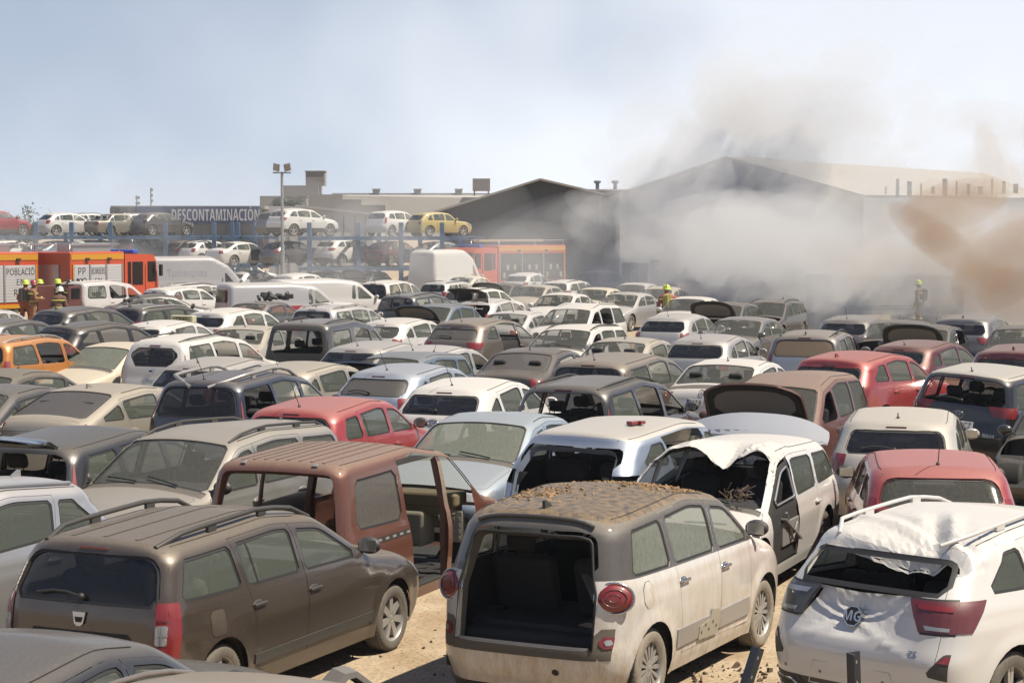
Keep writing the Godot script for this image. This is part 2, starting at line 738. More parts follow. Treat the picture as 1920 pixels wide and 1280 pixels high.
	for c in cuts:
		var nxt := []
		for p in rest:
			nxt.append_array(Geometry2D.clip_polygons(p, c))
		rest = nxt
	for p in rest:
		if area(p) > 0.012:
			wins.append(rounded(p, s.get("rw_win", 0.035)))
	wins.sort_custom(func(a, b): return pbox(a).get_center().x > pbox(b).get_center().x)
	# arches
	var ra := S.ra
	var archF := circle2(Vector2(xfa, s.rw + 0.01), ra, 28)
	var archR := circle2(Vector2(xra, s.rw + 0.01), ra, 28)
	# doors
	var sill: float = s.get("sill", 0.33)
	var dz := grow(sideP, -0.018)
	var xDF: float = minf(xA + 0.14, xfa - ra - 0.02) if not s.has("doorF") else h - s.doorF
	var doorF := meet(dz, PackedVector2Array([Vector2(xB, sill), Vector2(xDF - 0.03, sill), Vector2(xDF, 0.6), Vector2(xDF, bF), Vector2(xDF - 0.02, H + 1), Vector2(xB - lean - 0.02, H + 0.1), Vector2(xB, bF)]))
	var xC: float = h - s.get("pC", s.pB + 0.95)
	var doorR := PackedVector2Array()
	if not two:
		var ln2: float = lean + s.get("leanC", 0.08)
		doorR = meet(dz, PackedVector2Array([Vector2(maxf(xC + 0.1, xra + 0.05), sill), Vector2(xB, sill), Vector2(xB, bF), Vector2(xB - lean - 0.02, H + 0.1), Vector2(xC - ln2 - 0.02, H + 0.1), Vector2(xC, bF - 0.05), Vector2(xC + 0.03, 0.75)]))
		doorR = biggest(Geometry2D.clip_polygons(doorR, circle2(Vector2(xra, s.rw + 0.01), ra + 0.075, 36)))
	# lamps
	var tl: Array = s.get("tl", [0.72, 1.0, 0.22, 0.16])   # y from, y to, reach across the rear, reach along the side
	var lampS := PackedVector2Array()
	var lampR := []
	if tl.size():
		var sl: float = s.get("tl_slant", 0.03)
		lampS = meet(sideP, PackedVector2Array([Vector2(-h - 1, tl[0]), Vector2(S.R.at(tl[0]) + tl[3] - sl, tl[0]), Vector2(S.R.at(tl[1]) + tl[3] + sl, tl[1]), Vector2(-h - 1, tl[1])]))
		for sg in [-1.0, 1.0]:
			var zi: float = hw - tl[2]
			lampR.append(meet(rearP, PackedVector2Array([Vector2(sg * (zi + sl), tl[0]), Vector2(sg * (hw + 1), tl[0]), Vector2(sg * (hw + 1), tl[1]), Vector2(sg * (zi - sl), tl[1])])))
	var hl: Array = s.get("hl", [s.nose[1] - 0.17, s.nose[1] - 0.02, 0.42, 0.4])
	var headS := meet(sideP, PackedVector2Array([Vector2(h + 1, hl[0]), Vector2(S.F.at(hl[0]) - hl[3] * 0.55, hl[0]), Vector2(S.F.at(hl[1]) - hl[3], hl[1] + 0.05), Vector2(h + 1, hl[1])]))
	var headR := []
	for sg in [-1.0, 1.0]:
		headR.append(meet(frontP, PackedVector2Array([Vector2(sg * (hw - hl[2]), hl[0] + 0.03), Vector2(sg * (hw + 1), hl[0]), Vector2(sg * (hw + 1), hl[1]), Vector2(sg * (hw - hl[2]), hl[1] - 0.02)])))

	# ---- rear outlines
	var has_deck: bool = s.has("deck")
	var tgw: float = s.get("tgw", 0.10)    # tailgate edge in from the corner
	var tgy: float = s.get("tgy", 0.62)
	var tail := PackedVector2Array()
	var rwin := PackedVector2Array()
	tail = meet(grow(rearP, -tgw), rect2(-2, tgy, 2, 4))
	var tail2 := tail
	if not has_deck:
		var ytop := pbox(rearP).end.y
		tail = meet(grow(rearP, -0.012 if tgw < 0.12 else -tgw * 0.5), rect2(-hw + tgw + 0.02, tgy, hw - tgw - 0.02, 4))
		var rw0: float = s.get("rw0", bR + 0.02)
		rwin = meet(grow(rearP, -s.get("rwm", 0.09)), rect2(-2, rw0, 2, ytop - s.get("rwt", 0.09)))
		rwin = rounded(rwin, s.get("rwr", 0.06))
	# ---- top outlines
	var xw0: float = h - s.cowl[0]
	var xw1: float = h - s.wf[0]
	var top_in := grow(topP, -0.052)
	var screen := rounded(meet(top_in, rect2(xw1 + 0.015, -2, xw0 - 0.03, 2)), 0.05)
	var bow := PackedVector2Array([Vector2(xw0 + 0.10, -1.2), Vector2(xw0 + 0.10, 1.2)])
	for k in 13:
		var zz := 1.2 - k * 0.2
		bow.append(Vector2(maxf(h - s.nose[0] - 0.01 - 0.42 * zz * zz, xw0 + 0.15), zz))
	var hood := rounded(meet(grow(topP, -0.05), tidy(bow)), 0.08)
	var cowl := meet(grow(topP, -0.04), rect2(xw0 - 0.03, -2, xw0 + 0.092, 2))
	var xr1: float = h - s.rr[0]
	var roof_all := meet(topP, rect2(-9, -2, xw1, 2))
	var rwinT := PackedVector2Array()
	var lid := PackedVector2Array()
	if has_deck:
		var xd: float = h - s.deck[0][0]
		rwinT = rounded(meet(grow(topP, -0.075), rect2(xd + 0.03, -2, xr1 - 0.03, 2)), 0.06)
		lid = rounded(meet(grow(topP, -0.06), rect2(-9, -2, xd - 0.06, 2)), 0.04)
		roof_all = meet(topP, rect2(xr1, -2, xw1, 2))
	var sun := PackedVector2Array()
	if s.has("sunroof"):
		sun = rounded(meet(grow(topP, -0.16), rect2(h - s.sunroof[1], -2, h - s.sunroof[0], 2)), 0.06)

	# ---- which windows belong to which door
	var wf_: PackedVector2Array = wins[0] if wins.size() else PackedVector2Array()
	var wr_: PackedVector2Array = wins[1] if wins.size() > 1 else PackedVector2Array()
	var split_doors := lod < 2
	var gap := 0.0035 if lod == 0 else 0.004
	var two_tone: bool = s.get("two_tone", false)
	var fixed := []          # holes in the fixed side of the body
	fixed.append_array([archF, archR])
	if lampS.size() > 2: fixed.append(lampS)
	if headS.size() > 2: fixed.append(headS)
	var shape_holes := wins.duplicate()
	if split_doors:
		fixed.append(doorF)
		if doorR.size() > 2: fixed.append(doorR)
	fixed.append_array(wins)
	var clad: float = s.get("clad", 0.0)
	var body := Acc.new()
	var cab := Acc.new()
	var black := Acc.new()
	var above2 := PackedVector2Array()
	for q in above:
		above2.append(q - Vector2(0, 0.012))
	var below2 := PackedVector2Array([Vector2(-h - 1, belt_at.call(-h - 1) - 0.012), Vector2(h + 1, belt_at.call(h + 1) - 0.012), Vector2(h + 1, 0), Vector2(-h - 1, 0)])
	for fl in [false, true]:
		if two_tone:
			panel(cab, S, 0, meet(sideP, above2), fixed, g, 0.0, false, bend, fl)
			panel(body, S, 0, meet(sideP, below2), fixed, g, 0.0, false, bend, fl)
		elif clad > 0.0:
			panel(body, S, 0, meet(sideP, rect2(-9, clad, 9, 9)), fixed, g, 0.0, false, bend, fl)
			panel(black, S, 0, meet(sideP, rect2(-9, 0, 9, clad)), fixed, g, 0.0, false, bend, fl)
		else:
			panel(body, S, 0, sideP, fixed, g, 0.0, false, bend, fl)
	# rear
	var rear_holes := lampR.duplicate()
	var tailgate := Acc.new()
	var lining := Acc.new()
	var tail_open: bool = "tailgate" in gone
	var bump_y: float = s.get("bump_y", 0.6)
	var hatch_hole := tail if not has_deck else tail2
	var rear_bump := meet(rearP, rect2(-2, 0, 2, bump_y))
	var rb := Acc.new()
	if clad > 0.0:
		panel(black, S, 2, meet(rearP, rect2(-2, 0, 2, clad + 0.08)), [], g, 0.0, false, bend)
		rear_bump = meet(rearP, rect2(-2, clad + 0.08, 2, bump_y))
	panel(rb, S, 2, rear_bump, lampR, g, 0.0, false, bend)
	if lod < 2 or tail_open:
		rear_holes.append(hatch_hole)
	if rwin.size() > 2: rear_holes.append(rwin)
	if two_tone:
		panel(body, S, 2, meet(rearP, rect2(-2, bump_y, 2, bR - 0.012)), rear_holes, g, 0.0, false, bend)
		panel(cab, S, 2, meet(rearP, rect2(-2, bR - 0.012, 2, 9)), rear_holes, g, 0.0, false, bend)
	else:
		panel(body, S, 2, meet(rearP, rect2(-2, bump_y, 2, 9)), rear_holes, g, 0.0, false, bend)
	if lod < 2 and not tail_open:
		panel(tailgate, S, 2, grow(hatch_hole, -gap), lampR + [rwin], g, 0.0, false, bend)
		if lod == 0 or s.get("lips", false):
			lip(tailgate, S, 2, grow(hatch_hole, -gap), 0.0, -0.03, false, bend)
		if rwin.size() > 2: lip(tailgate, S, 2, rwin, 0.0, -0.016, false, bend)
		if s.get("open_tail", false):
			panel(lining, S, 2, grow(hatch_hole, -0.02), [rwin], g, -0.03, false, bend)
	elif tail_open:
		lip(cab if two_tone else body, S, 2, hatch_hole, 0.0, -0.09, false, bend)
	# front
	var grille := PackedVector2Array()
	grille = rounded(meet(frontP, rect2(-s.get("gw", 0.42), hl[0] - 0.02, s.get("gw", 0.42), hl[1] - 0.02)), 0.03)
	var lowg := rounded(meet(frontP, rect2(-0.62, 0.27, 0.62, 0.42)), 0.04)
	panel(body, S, 3, frontP, headR + [grille, lowg] if not "front" in gone else headR + [rect2(-hw, 0.35, hw, 2.0)], g, 0.0, false, bend)
	# top
	var hood_out := meet(topP, rect2(xw1, -2, 9, 2))
	var top_holes := [screen, hood, cowl]
	panel(body, S, 1, hood_out, top_holes, g, 0.0, false, bend)
	if has_deck:
		panel(body, S, 1, meet(topP, rect2(-9, -2, xr1, 2)), [rwinT, lid], g, 0.0, false, bend)
	var roof := Acc.new()
	roof.level = 0.9
	panel(roof, S, 1, roof_all, [sun] if sun.size() else [], g, 0.0, false, bend)
	if s.has("ribs"):
		for k in s.ribs:
			var zz: float = (k - (s.ribs - 1) * 0.5) * s.get("rib_gap", 0.13)
			var strip := meet(topP, rect2(h - s.rr[0] + 0.12, zz - 0.018, xw1 - 0.5, zz + 0.018))
			panel(roof, S, 1, strip, [], g, 0.005, false, bend)
	var rid := B.add("roof", roof, "roof")
	if s.get("ditch", true) and lod < 2:
		var dt := Acc.new()
		for sg in [-1.0, 1.0]:
			var pts := []
			var x := xr1 + 0.16
			while x <= xw1 - 0.16:
				var c := S.c_st(x)
				var zz: float = c.z * sg * 0.915
				var p := S.solve(1, x, zz)
				p.y += 0.001
				pts.append(bend.call(p) if bend != null else p)
				x += 0.12
			if pts.size() > 1: dt.tube(pts, 0.0042, 5, false)
		B.add("roof_seam", dt, "rubber", rid)
	var bid := B.add("body", body, "paint")
	if two_tone: B.add("window_frame", cab, "frame", bid)
	B.add("bumper", rb, s.get("bumper_k", "paint"))
	B.add("cladding", black, "trim")
	# bonnet and boot lid
	var ac := Acc.new()
	panel(ac, S, 1, grow(hood, -gap), [], g, 0.0, false, bend)
	if lod < 2: lip(ac, S, 1, grow(hood, -gap), 0.0, -0.03, false, bend)
	var hid := B.add("bonnet", ac, "paint")
	if s.get("open", false):
		ac = Acc.new()
		panel(ac, S, 1, grow(hood, -0.05), [], g, -0.03, false, bend)
		B.add("bonnet_lining", ac, "dark", hid)
		ac = Acc.new()
		panel(ac, S, 1, rounded(grow(hood, -0.15), 0.12), [], g, -0.036, false, bend)
		B.add("insulation_pad", ac, "pad", hid)
		ac = Acc.new()
		ac.box(Vector3((xw0 + h) * 0.5 - 0.05, s.nose[1] - 0.3, 0), Vector3(0.75, 0.3, 0.75), 0.06)
		ac.box(Vector3((xw0 + h) * 0.5 - 0.2, s.nose[1] - 0.1, -0.1), Vector3(0.42, 0.14, 0.5), 0.04)
		ac.box(Vector3((xw0 + h) * 0.5 + 0.1, s.nose[1] - 0.14, 0.5), Vector3(0.3, 0.2, 0.2), 0.03)
		ac.tube([Vector3(xw0 + 0.3, s.nose[1] - 0.02, 0.5), Vector3(xw0 + 0.6, s.nose[1] + 0.03, 0.2), Vector3(h - 0.3, s.nose[1] - 0.08, -0.3)], 0.035, 7)
		B.add("engine", ac, "trim")
	ac = Acc.new()
	panel(ac, S, 1, cowl, [], g, -0.008, false, bend)
	B.add("cowl", ac, "trim")
	if lid.size():
		ac = Acc.new()
		panel(ac, S, 1, grow(lid, -gap), [], g, 0.0, false, bend)
		if lod < 2: lip(ac, S, 1, grow(lid, -gap), 0.0, -0.02, false, bend)
		B.add("boot_lid", ac, "paint")
	var tid := B.add("tailgate", tailgate, s.get("tail_k", "paint"))
	B.add("tailgate_lining", lining, "dark", tid)
	# glass
	var put := func(name: String, c: int, poly: PackedVector2Array, key: String, fl: bool, par: int, id: String, rim := true) -> void:
		if poly.size() < 3 or id in gone:
			return
		var q := Acc.new()
		panel(q, S, c, poly, [], maxf(g, 0.09), -0.012, true, bend, fl)
		var w := B.add(name, q, key, par, id)
		if rim and lod < 2:
			var e := Acc.new()
			panel(e, S, c, poly, [grow(poly, -s.get("band", 0.022))], maxf(g, 0.09), -0.009, false, bend, fl)
			B.add("window_seal", e, "rubber", par, id + "_seal")
	put.call("windscreen", 1, screen, "screen", false, -1, "windscreen")
	if sun.size(): put.call("sunroof", 1, sun, "dark_glass", false, rid, "sunroof", false)
	var back_k: String = s.get("back_k", "dark_glass")
	if rwin.size() > 2: put.call("rear_window", 2, rwin, back_k, false, tid, "rear_window")
	if rwinT.size(): put.call("rear_window", 1, rwinT, back_k, false, -1, "rear_window")
	# doors
	for fl in [false, true]:
		var sd := "left" if fl else "right"
		var par := [-1, -1]
		if split_doors:
			var outs := [doorF, doorR]
			for k in 2:
				var o: PackedVector2Array = outs[k]
				var id: String = ["front_door_", "rear_door_"][k] + sd
				if o.size() < 3 or id in gone:
					continue
				o = grow(o, -gap)
				var dr := Acc.new()
				var fr := Acc.new()
				if two_tone:
					panel(dr, S, 0, meet(o, below2), wins, g, 0.0, false, bend, fl)
					panel(fr, S, 0, meet(o, above2), wins, g, 0.0, false, bend, fl)
				elif clad > 0.0:
					panel(dr, S, 0, meet(o, rect2(-9, clad + 0.05, 9, 9)), wins, g, 0.0, false, bend, fl)
					panel(fr, S, 0, meet(o, rect2(-9, 0, 9, clad + 0.05)), [], g, 0.0, false, bend, fl)
				else:
					panel(dr, S, 0, o, wins, g, 0.0, false, bend, fl)
				lip(dr, S, 0, o, 0.0, -0.03, fl, bend)
				for w in wins:
					if meet(w, o).size() > 2:
						lip(dr, S, 0, w, 0.0, -0.02, fl, bend)
				par[k] = B.add("door", dr, "paint", -1, id)
				B.add("window_frame" if two_tone else "cladding", fr, "frame" if two_tone else "trim", par[k], id + "_frame")
				if not "handles" in gone:
					var hy: float = s.get("handle_y", bF - 0.14) + (0.02 if k else 0.0)
					var hx: float = pbox(o).position.x + (0.16 if k == 0 else 0.2)
					if k == 1: hx = maxf(hx, xra + 0.12)
					var p := S.solve(0, hx, hy)
					var ha := Acc.new()
					ha.box(p + Vector3(0.0, 0, 0.018), Vector3(0.19, 0.03, 0.026), 0.012)
					if s.get("scoop", true): ha.blob(p + Vector3(-0.01, -0.005, -0.004), Vector3(0.085, 0.042, 0.012), 10, 6)
					if fl: mirror_z(ha)
					B.add("door_handle", ha, s.get("handle_k", "paint"), par[k], id + "_handle")
				if s.has("rub"):
					var bb := pbox(o)
					var q0 := maxf(bb.position.x + 0.03, xra + ra + 0.1) if k == 1 else bb.position.x + 0.02
					var rl := rect2(q0, s.rub[0], bb.end.x - (0.05 if k == 0 else 0.02), s.rub[1])
					var ru := Acc.new()
					panel(ru, S, 0, rl, [], g, 0.014, false, null, fl)
					lip(ru, S, 0, rl, 0.014, -0.002, fl)
					B.add("side_moulding", ru, s.get("rub_k", "trim"), par[k], id + "_rub")
		var inside_door := [doorF, doorR]
		for k in wins.size():
			var c: Vector2 = pbox(wins[k]).get_center()
			var owner := -1
			if split_doors and doorF.size() > 2 and Geometry2D.is_point_in_polygon(c, doorF): owner = 0
			elif split_doors and doorR.size() > 2 and Geometry2D.is_point_in_polygon(c, doorR): owner = 1
			var id: String = ["front_window_", "rear_window_", "quarter_window_", "last_window_"][mini(k, 3)] + sd
			if owner >= 0 and (["front_door_", "rear_door_"][owner] + sd) in gone:
				continue
			var key: String = "glass"
			if k >= 2 or (k >= 1 and s.get("privacy", false)): key = s.get("quarter_k", "glass")
			put.call("side_window", 0, wins[k], key, fl, par[owner] if owner >= 0 else -1, id)
			if owner == -1 and split_doors:
				var e := Acc.new()
				lip(e, S, 0, wins[k], 0.0, -0.02, fl, bend)
				B.add("window_edge", e, "paint", bid)
			if s.has("divider") and k == 1 and lod < 2 and not id in gone and wins[k].size() > 2:
				var bb := pbox(wins[k])
				var x0: float = bb.position.x + s.divider
				var e := Acc.new()
				panel(e, S, 0, meet(wins[k], PackedVector2Array([Vector2(x0, 0), Vector2(x0 + 0.022, 0), Vector2(x0 + 0.022, bF), Vector2(x0 - 0.05, H), Vector2(x0 - 0.072, H), Vector2(x0, bF)])), [], g, -0.006, false, bend, fl)
				B.add("window_bar", e, "rubber", par[1], id + "_bar")
	# lamps
	var lamp_k: String = s.get("lamp_k", "lamp_red")
	for fl in [false, true]:
		var sd := "left" if fl else "right"
		if not ("tail_light_" + sd) in gone and lampS.size() > 2:
			var e := Acc.new()
			panel(e, S, 0, lampS, [], maxf(g * 0.6, 0.05), 0.006, true, null, fl)
			panel(e, S, 2, lampR[0 if fl else 1], [], maxf(g * 0.6, 0.05), 0.006, true)
			lip(e, S, 2, lampR[0 if fl else 1], 0.006, -0.02)
			lip(e, S, 0, lampS, 0.006, -0.02, fl)
			var li := B.add("tail_light", e, lamp_k, -1, "tail_light_" + sd)
			if s.has("reverse_lamp"):
				var q: Array = s.reverse_lamp
				var w := Acc.new()
				var sg := -1.0 if fl else 1.0
				panel(w, S, 2, rounded(PackedVector2Array([Vector2(sg * q[0], q[2]), Vector2(sg * q[1], q[2]), Vector2(sg * q[1], q[3]), Vector2(sg * q[0], q[3])]), 0.012), [], 0.05, 0.010, true)
				B.add("reverse_lamp", w, "lamp_clear", li)
		elif lampS.size() > 2 and lod < 2:
			var e := Acc.new()
			panel(e, S, 0, lampS, [], g, -0.05, false, null, fl)
			panel(e, S, 2, lampR[0 if fl else 1], [], g, -0.05)
			B.add("lamp_socket", e, "dark", bid)
		if headS.size() > 2 and not "headlights" in gone:
			var e := Acc.new()
			panel(e, S, 0, headS, [], maxf(g * 0.6, 0.05), 0.004, true, null, fl)
			panel(e, S, 3, headR[0 if fl else 1], [], maxf(g * 0.6, 0.05), 0.004, true)
			B.add("headlight", e, "lamp_clear")
	if not "front" in gone:
		ac = Acc.new()
		panel(ac, S, 3, grille, [], g, -0.02)
		panel(ac, S, 3, lowg, [], g, -0.02)
		if lod < 2:
			var y: float = hl[0] + 0.02
			while y < hl[1] - 0.03:
				var p0 := S.solve(3, -s.get("gw", 0.42) + 0.03, y)
				var p1 := S.solve(3, 0.0, y)
				ac.tube([p0, p1, Vector3(p0.x, p0.y, -p0.z)], 0.008, 6)
				y += 0.045
		B.add("grille", ac, "trim")
	# lining behind the outer skin
	ac = Acc.new()
	for fl in [false, true]:
		panel(ac, S, 0, meet(meet(grow(sideP, -0.06), below2), rect2(-h + 0.2, sill - 0.05, xDF + 0.1, 3)), [archF, archR], maxf(g, 0.12), -0.055, false, bend, fl)
	if "front_door_right" in gone or "rear_door_right" in gone:
		ac = Acc.new()
		panel(ac, S, 0, meet(meet(grow(sideP, -0.06), below2), rect2(-h + 0.2, sill - 0.05, xDF + 0.1, 3)), [archF, archR, doorF] if not "rear_door_right" in gone else [archF, archR, doorF, doorR], maxf(g, 0.12), -0.055, false, bend, false)
		panel(ac, S, 0, meet(meet(grow(sideP, -0.06), below2), rect2(-h + 0.2, sill - 0.05, xDF + 0.1, 3)), [archF, archR, doorF] if not "front_door_left" in gone else [archF, archR, doorF, doorR], maxf(g, 0.12), -0.055, false, bend, true)
	B.add("interior_trim", ac, "interior")
	# headlining
	if lod < 2:
		ac = Acc.new()
		panel(ac, S, 1, grow(roof_all, -0.05), [sun] if sun.size() else [], maxf(g, 0.12), -0.04, false, bend)
		B.add("headlining", ac, "lining")
	# underbody, floor and wheel arches
	ac = Acc.new()
	ac.box(Vector3(0, 0.28, 0), Vector3(L - 0.45, 0.12, hw * 2 - 0.34), 0.04)
	ac.box(Vector3((xfa + xra) * 0.5, 0.27, 0), Vector3(s.wb - ra * 2.0 - 0.06, 0.14, hw * 2 - 0.17), 0.03)
	if not has_deck: ac.box(Vector3(xra - 0.05, 0.45, 0), Vector3(0.9, 0.34, hw * 2 - 0.55), 0.05)
	B.add("underbody", ac, "dark")
	for ax in [xfa, xra]:
		for sg in [-1.0, 1.0]:
			ac = Acc.new()
			var rows := []
			for zz in [hw - 0.055, hw - 0.36]:
				var row := []
				for k in 13:
					var a := PI * (k / 12.0) * 1.12 - 0.18
					row.append(ac.vert(Vector3(ax + cos(a) * (ra + 0.004), s.rw + 0.01 + sin(a) * (ra + 0.004), zz * sg), Vector3(-cos(a), -sin(a), 0)))
				rows.append(row)
			for k in 12:
				ac.quad(rows[0][k], rows[0][k + 1], rows[1][k + 1], rows[1][k])
			var cc := ac.vert(Vector3(ax, s.rw, (hw - 0.36) * sg), Vector3(0, 0, sg))
			for k in 12:
				ac.tri(cc, rows[1][k], rows[1][k + 1])
			B.add("wheel_arch", ac, "dark")
	# cabin
	if not "cabin" in gone:
		dress_cabin(B, S, s, lod, h, hw, bF, xw0, xB)
	# mirrors
	if s.get("mirrors", true):
		for fl in [false, true]:
			if ("mirror_left" if fl else "mirror_right") in gone:
				continue
			var p := S.solve(0, xA + 0.02, bF + 0.05)
			var e := Acc.new()
			var c := p + Vector3(0.0, 0.03, 0.125)
			e.blob(c, Vector3(0.07, 0.078, 0.112), 14, 9)
			for k in e.v.size():
				e.v[k].x = maxf(e.v[k].x, c.x - 0.034 + (e.v[k].z - c.z) * 0.12)
			e.bar(p + Vector3(0.02, -0.02, -0.03), c + Vector3(0.02, -0.05, -0.02), 0.06, 0.035)
			var gl := Acc.new()
			gl.xf = Transform3D(Basis(Vector3.UP, 0.12), c + Vector3(-0.036, 0.0, 0.0))
			gl.box(Vector3.ZERO, Vector3(0.008, 0.105, 0.16), 0.004)
			if fl:
				mirror_z(e)
				mirror_z(gl)
			var mi := B.add("wing_mirror", e, s.get("mirror_k", "paint"), -1, "mirror_left" if fl else "mirror_right")
			if lod < 2: B.add("mirror_glass", gl, "chrome", mi)
	# roof rails
	if s.has("rails"):
		for sg in [-1.0, 1.0]:
			var r: Array = s.rails     # from u, to u, height
			var pts := []
			var n := 9
			for k in n:
				var t := k / float(n - 1)
				var x: float = h - lerpf(r[0], r[1], t)
				var c := S.c_st(x)
				var p := S.solve(1, x, c.z * 0.86 * sg)
				var lift: float = r[2] * smoothstep(0.0, 0.16, minf(t, 1.0 - t))
				pts.append(p + Vector3(0, lift - 0.005, 0))
			var e := Acc.new()
			e.tube(pts, s.get("rail_r", 0.017), 8)
			if r[2] > 0.04:
				for t in [0.33, 0.68] if r[2] > 0.045 else []:
					var x: float = h - lerpf(r[0], r[1], t)
					var p := S.solve(1, x, S.c_st(x).z * 0.86 * sg)
					e.box(p + Vector3(0, r[2] * 0.5, 0), Vector3(0.12, r[2], 0.028))
			B.add("roof_rail", e, s.get("rail_k", "trim"))
	# aerial
	if s.get("aerial", "") == "whip":
		var p := S.solve(1, xr1 + s.get("aerial_at", 0.18), 0.0)
		var e := Acc.new()
		e.blob(p + Vector3(0, 0.008, 0), Vector3(0.03, 0.022, 0.022), 8, 6)
		e.tube([p + Vector3(0, 0.01, 0), p + Vector3(-0.14, 0.2, 0), p + Vector3(-0.26, 0.36, 0)], [0.006, 0.005, 0.004], 5)
		B.add("aerial", e, "trim")
	elif s.get("aerial", "") == "fin":
		var p := S.solve(1, xr1 + s.get("aerial_at", 0.16), 0.0)
		var e := Acc.new()
		e.prism(PackedVector2Array([Vector2(p.x - 0.07, p.y - 0.008), Vector2(p.x + 0.08, p.y - 0.008), Vector2(p.x + 0.03, p.y + 0.03), Vector2(p.x - 0.05, p.y + 0.065), Vector2(p.x - 0.07, p.y + 0.06)]), -0.014, 0.014)
		B.add("aerial", e, s.get("fin_k", "paint"))
	elif s.get("aerial", "") == "stub":
		var p := S.solve(1, xr1 + s.get("aerial_at", 0.18), 0.0)
		var e := Acc.new()
		e.blob(p + Vector3(0, 0.008, 0), Vector3(0.035, 0.02, 0.022), 8, 6)
		e.tube([p + Vector3(0, 0.01, 0), p + Vector3(-0.05, 0.07, 0)], 0.008, 5)
		B.add("aerial", e, "trim")
	# rear wiper, third lamp, plate
	if lod < 2 and not has_deck and rwin.size() > 2 and not tail_open and s.get("wiper", true):
		var bb := pbox(rwin)
		var e := Acc.new()
		var pts := []
		for k in 4:
			var w := S.solve(2, lerpf(0.0, -0.42, k / 3.0), bb.position.y + 0.05 + 0.03 * sin(k))
			pts.append(w + S.normal(w) * 0.02)
		e.tube(pts, 0.011, 5)
		e.blob(pts[0], Vector3(0.03, 0.03, 0.03), 8, 6)
		B.add("wiper", e, "rubber", tid)
		var sp := S.solve(2, 0.0, bb.end.y + 0.035)
		e = Acc.new()
		e.box(sp, Vector3(0.02, 0.022, 0.26), 0.006)
		B.add("brake_light", e, "lamp_dark", tid)
	if lod < 2 and not "front" in gone:
		var e := Acc.new()
		for z0 in [-0.42, 0.12]:
			var pts := []
			for k in 5:
				var w := S.solve(1, xw0 - 0.02 - 0.02 * k, z0 + 0.11 * k)
				pts.append(w + Vector3(0, 0.02, 0))
			e.tube(pts, 0.01, 5)
		B.add("wiper", e, "rubber")
	return {"parts": B.parts, "S": S, "h": h, "hw": hw, "xfa": xfa, "xra": xra, "rw": s.rw, "s": s, "lod": lod, "hinge_hood": Vector3(xw0 + 0.09, s.cowl[1], 0), "hinge_tail": Vector3(S.R.at(s.rr[1] - 0.06) + 0.03, s.rr[1] - 0.02, 0), "tail": hatch_hole, "rwin": rwin, "doorF": doorF, "doorR": doorR, "wins": wins, "xB": xB, "sideP": sideP}

func rr_belt(s: Dictionary) -> float:
	if s.has("deck"):
		return s.deck[0][0]
	for k in s.rear.size() - 1:
		if s.rear[k][0] <= s.belt[1] and s.rear[k + 1][0] >= s.belt[1]:
			return lerpf(s.rear[k][1], s.rear[k + 1][1], (s.belt[1] - s.rear[k][0]) / (s.rear[k + 1][0] - s.rear[k][0]))
	return s.rr[0]

func rr_x(s: Dictionary) -> float:
	return s.rr[0]

static func tidy(p: PackedVector2Array) -> PackedVector2Array:   # counted the way Geometry2D likes it
	if Geometry2D.is_polygon_clockwise(p):
		p.reverse()
	return p

static func mirror_z(a: Acc) -> void:
	for k in a.v.size():
		a.v[k].z = -a.v[k].z
		a.n[k].z = -a.n[k].z
	for k in range(0, a.ix.size(), 3):
		var t := a.ix[k + 1]
		a.ix[k + 1] = a.ix[k + 2]
		a.ix[k + 2] = t

func seat_shape(acc: Acc, at: Vector3, w: float, high: float, recline := 0.3) -> void:
	var keep := acc.xf
	acc.xf = keep * Transform3D(Basis(), at)
	acc.box(Vector3(0.0, 0.16, 0), Vector3(0.5, 0.2, w), 0.07)
	acc.xf = keep * Transform3D(Basis(Vector3(0, 0, 1), recline), at + Vector3(-0.22, 0.2, 0))
	acc.box(Vector3(0, high * 0.5, 0), Vector3(0.15, high, w * 0.94), 0.07)
	acc.xf = keep

func head_shape(acc: Acc, at: Vector3, high: float, recline := 0.3, w := 0.26) -> void:
	var keep := acc.xf
	acc.xf = keep * Transform3D(Basis(Vector3(0, 0, 1), recline), at + Vector3(-0.22, 0.2, 0))
	acc.box(Vector3(0.0, high + 0.12, 0), Vector3(0.1, 0.17, w), 0.05)
	for z in [-0.06, 0.06]:
		acc.tube([Vector3(0, high - 0.03, z), Vector3(0, high + 0.08, z)], 0.007, 5, false)
	acc.xf = keep

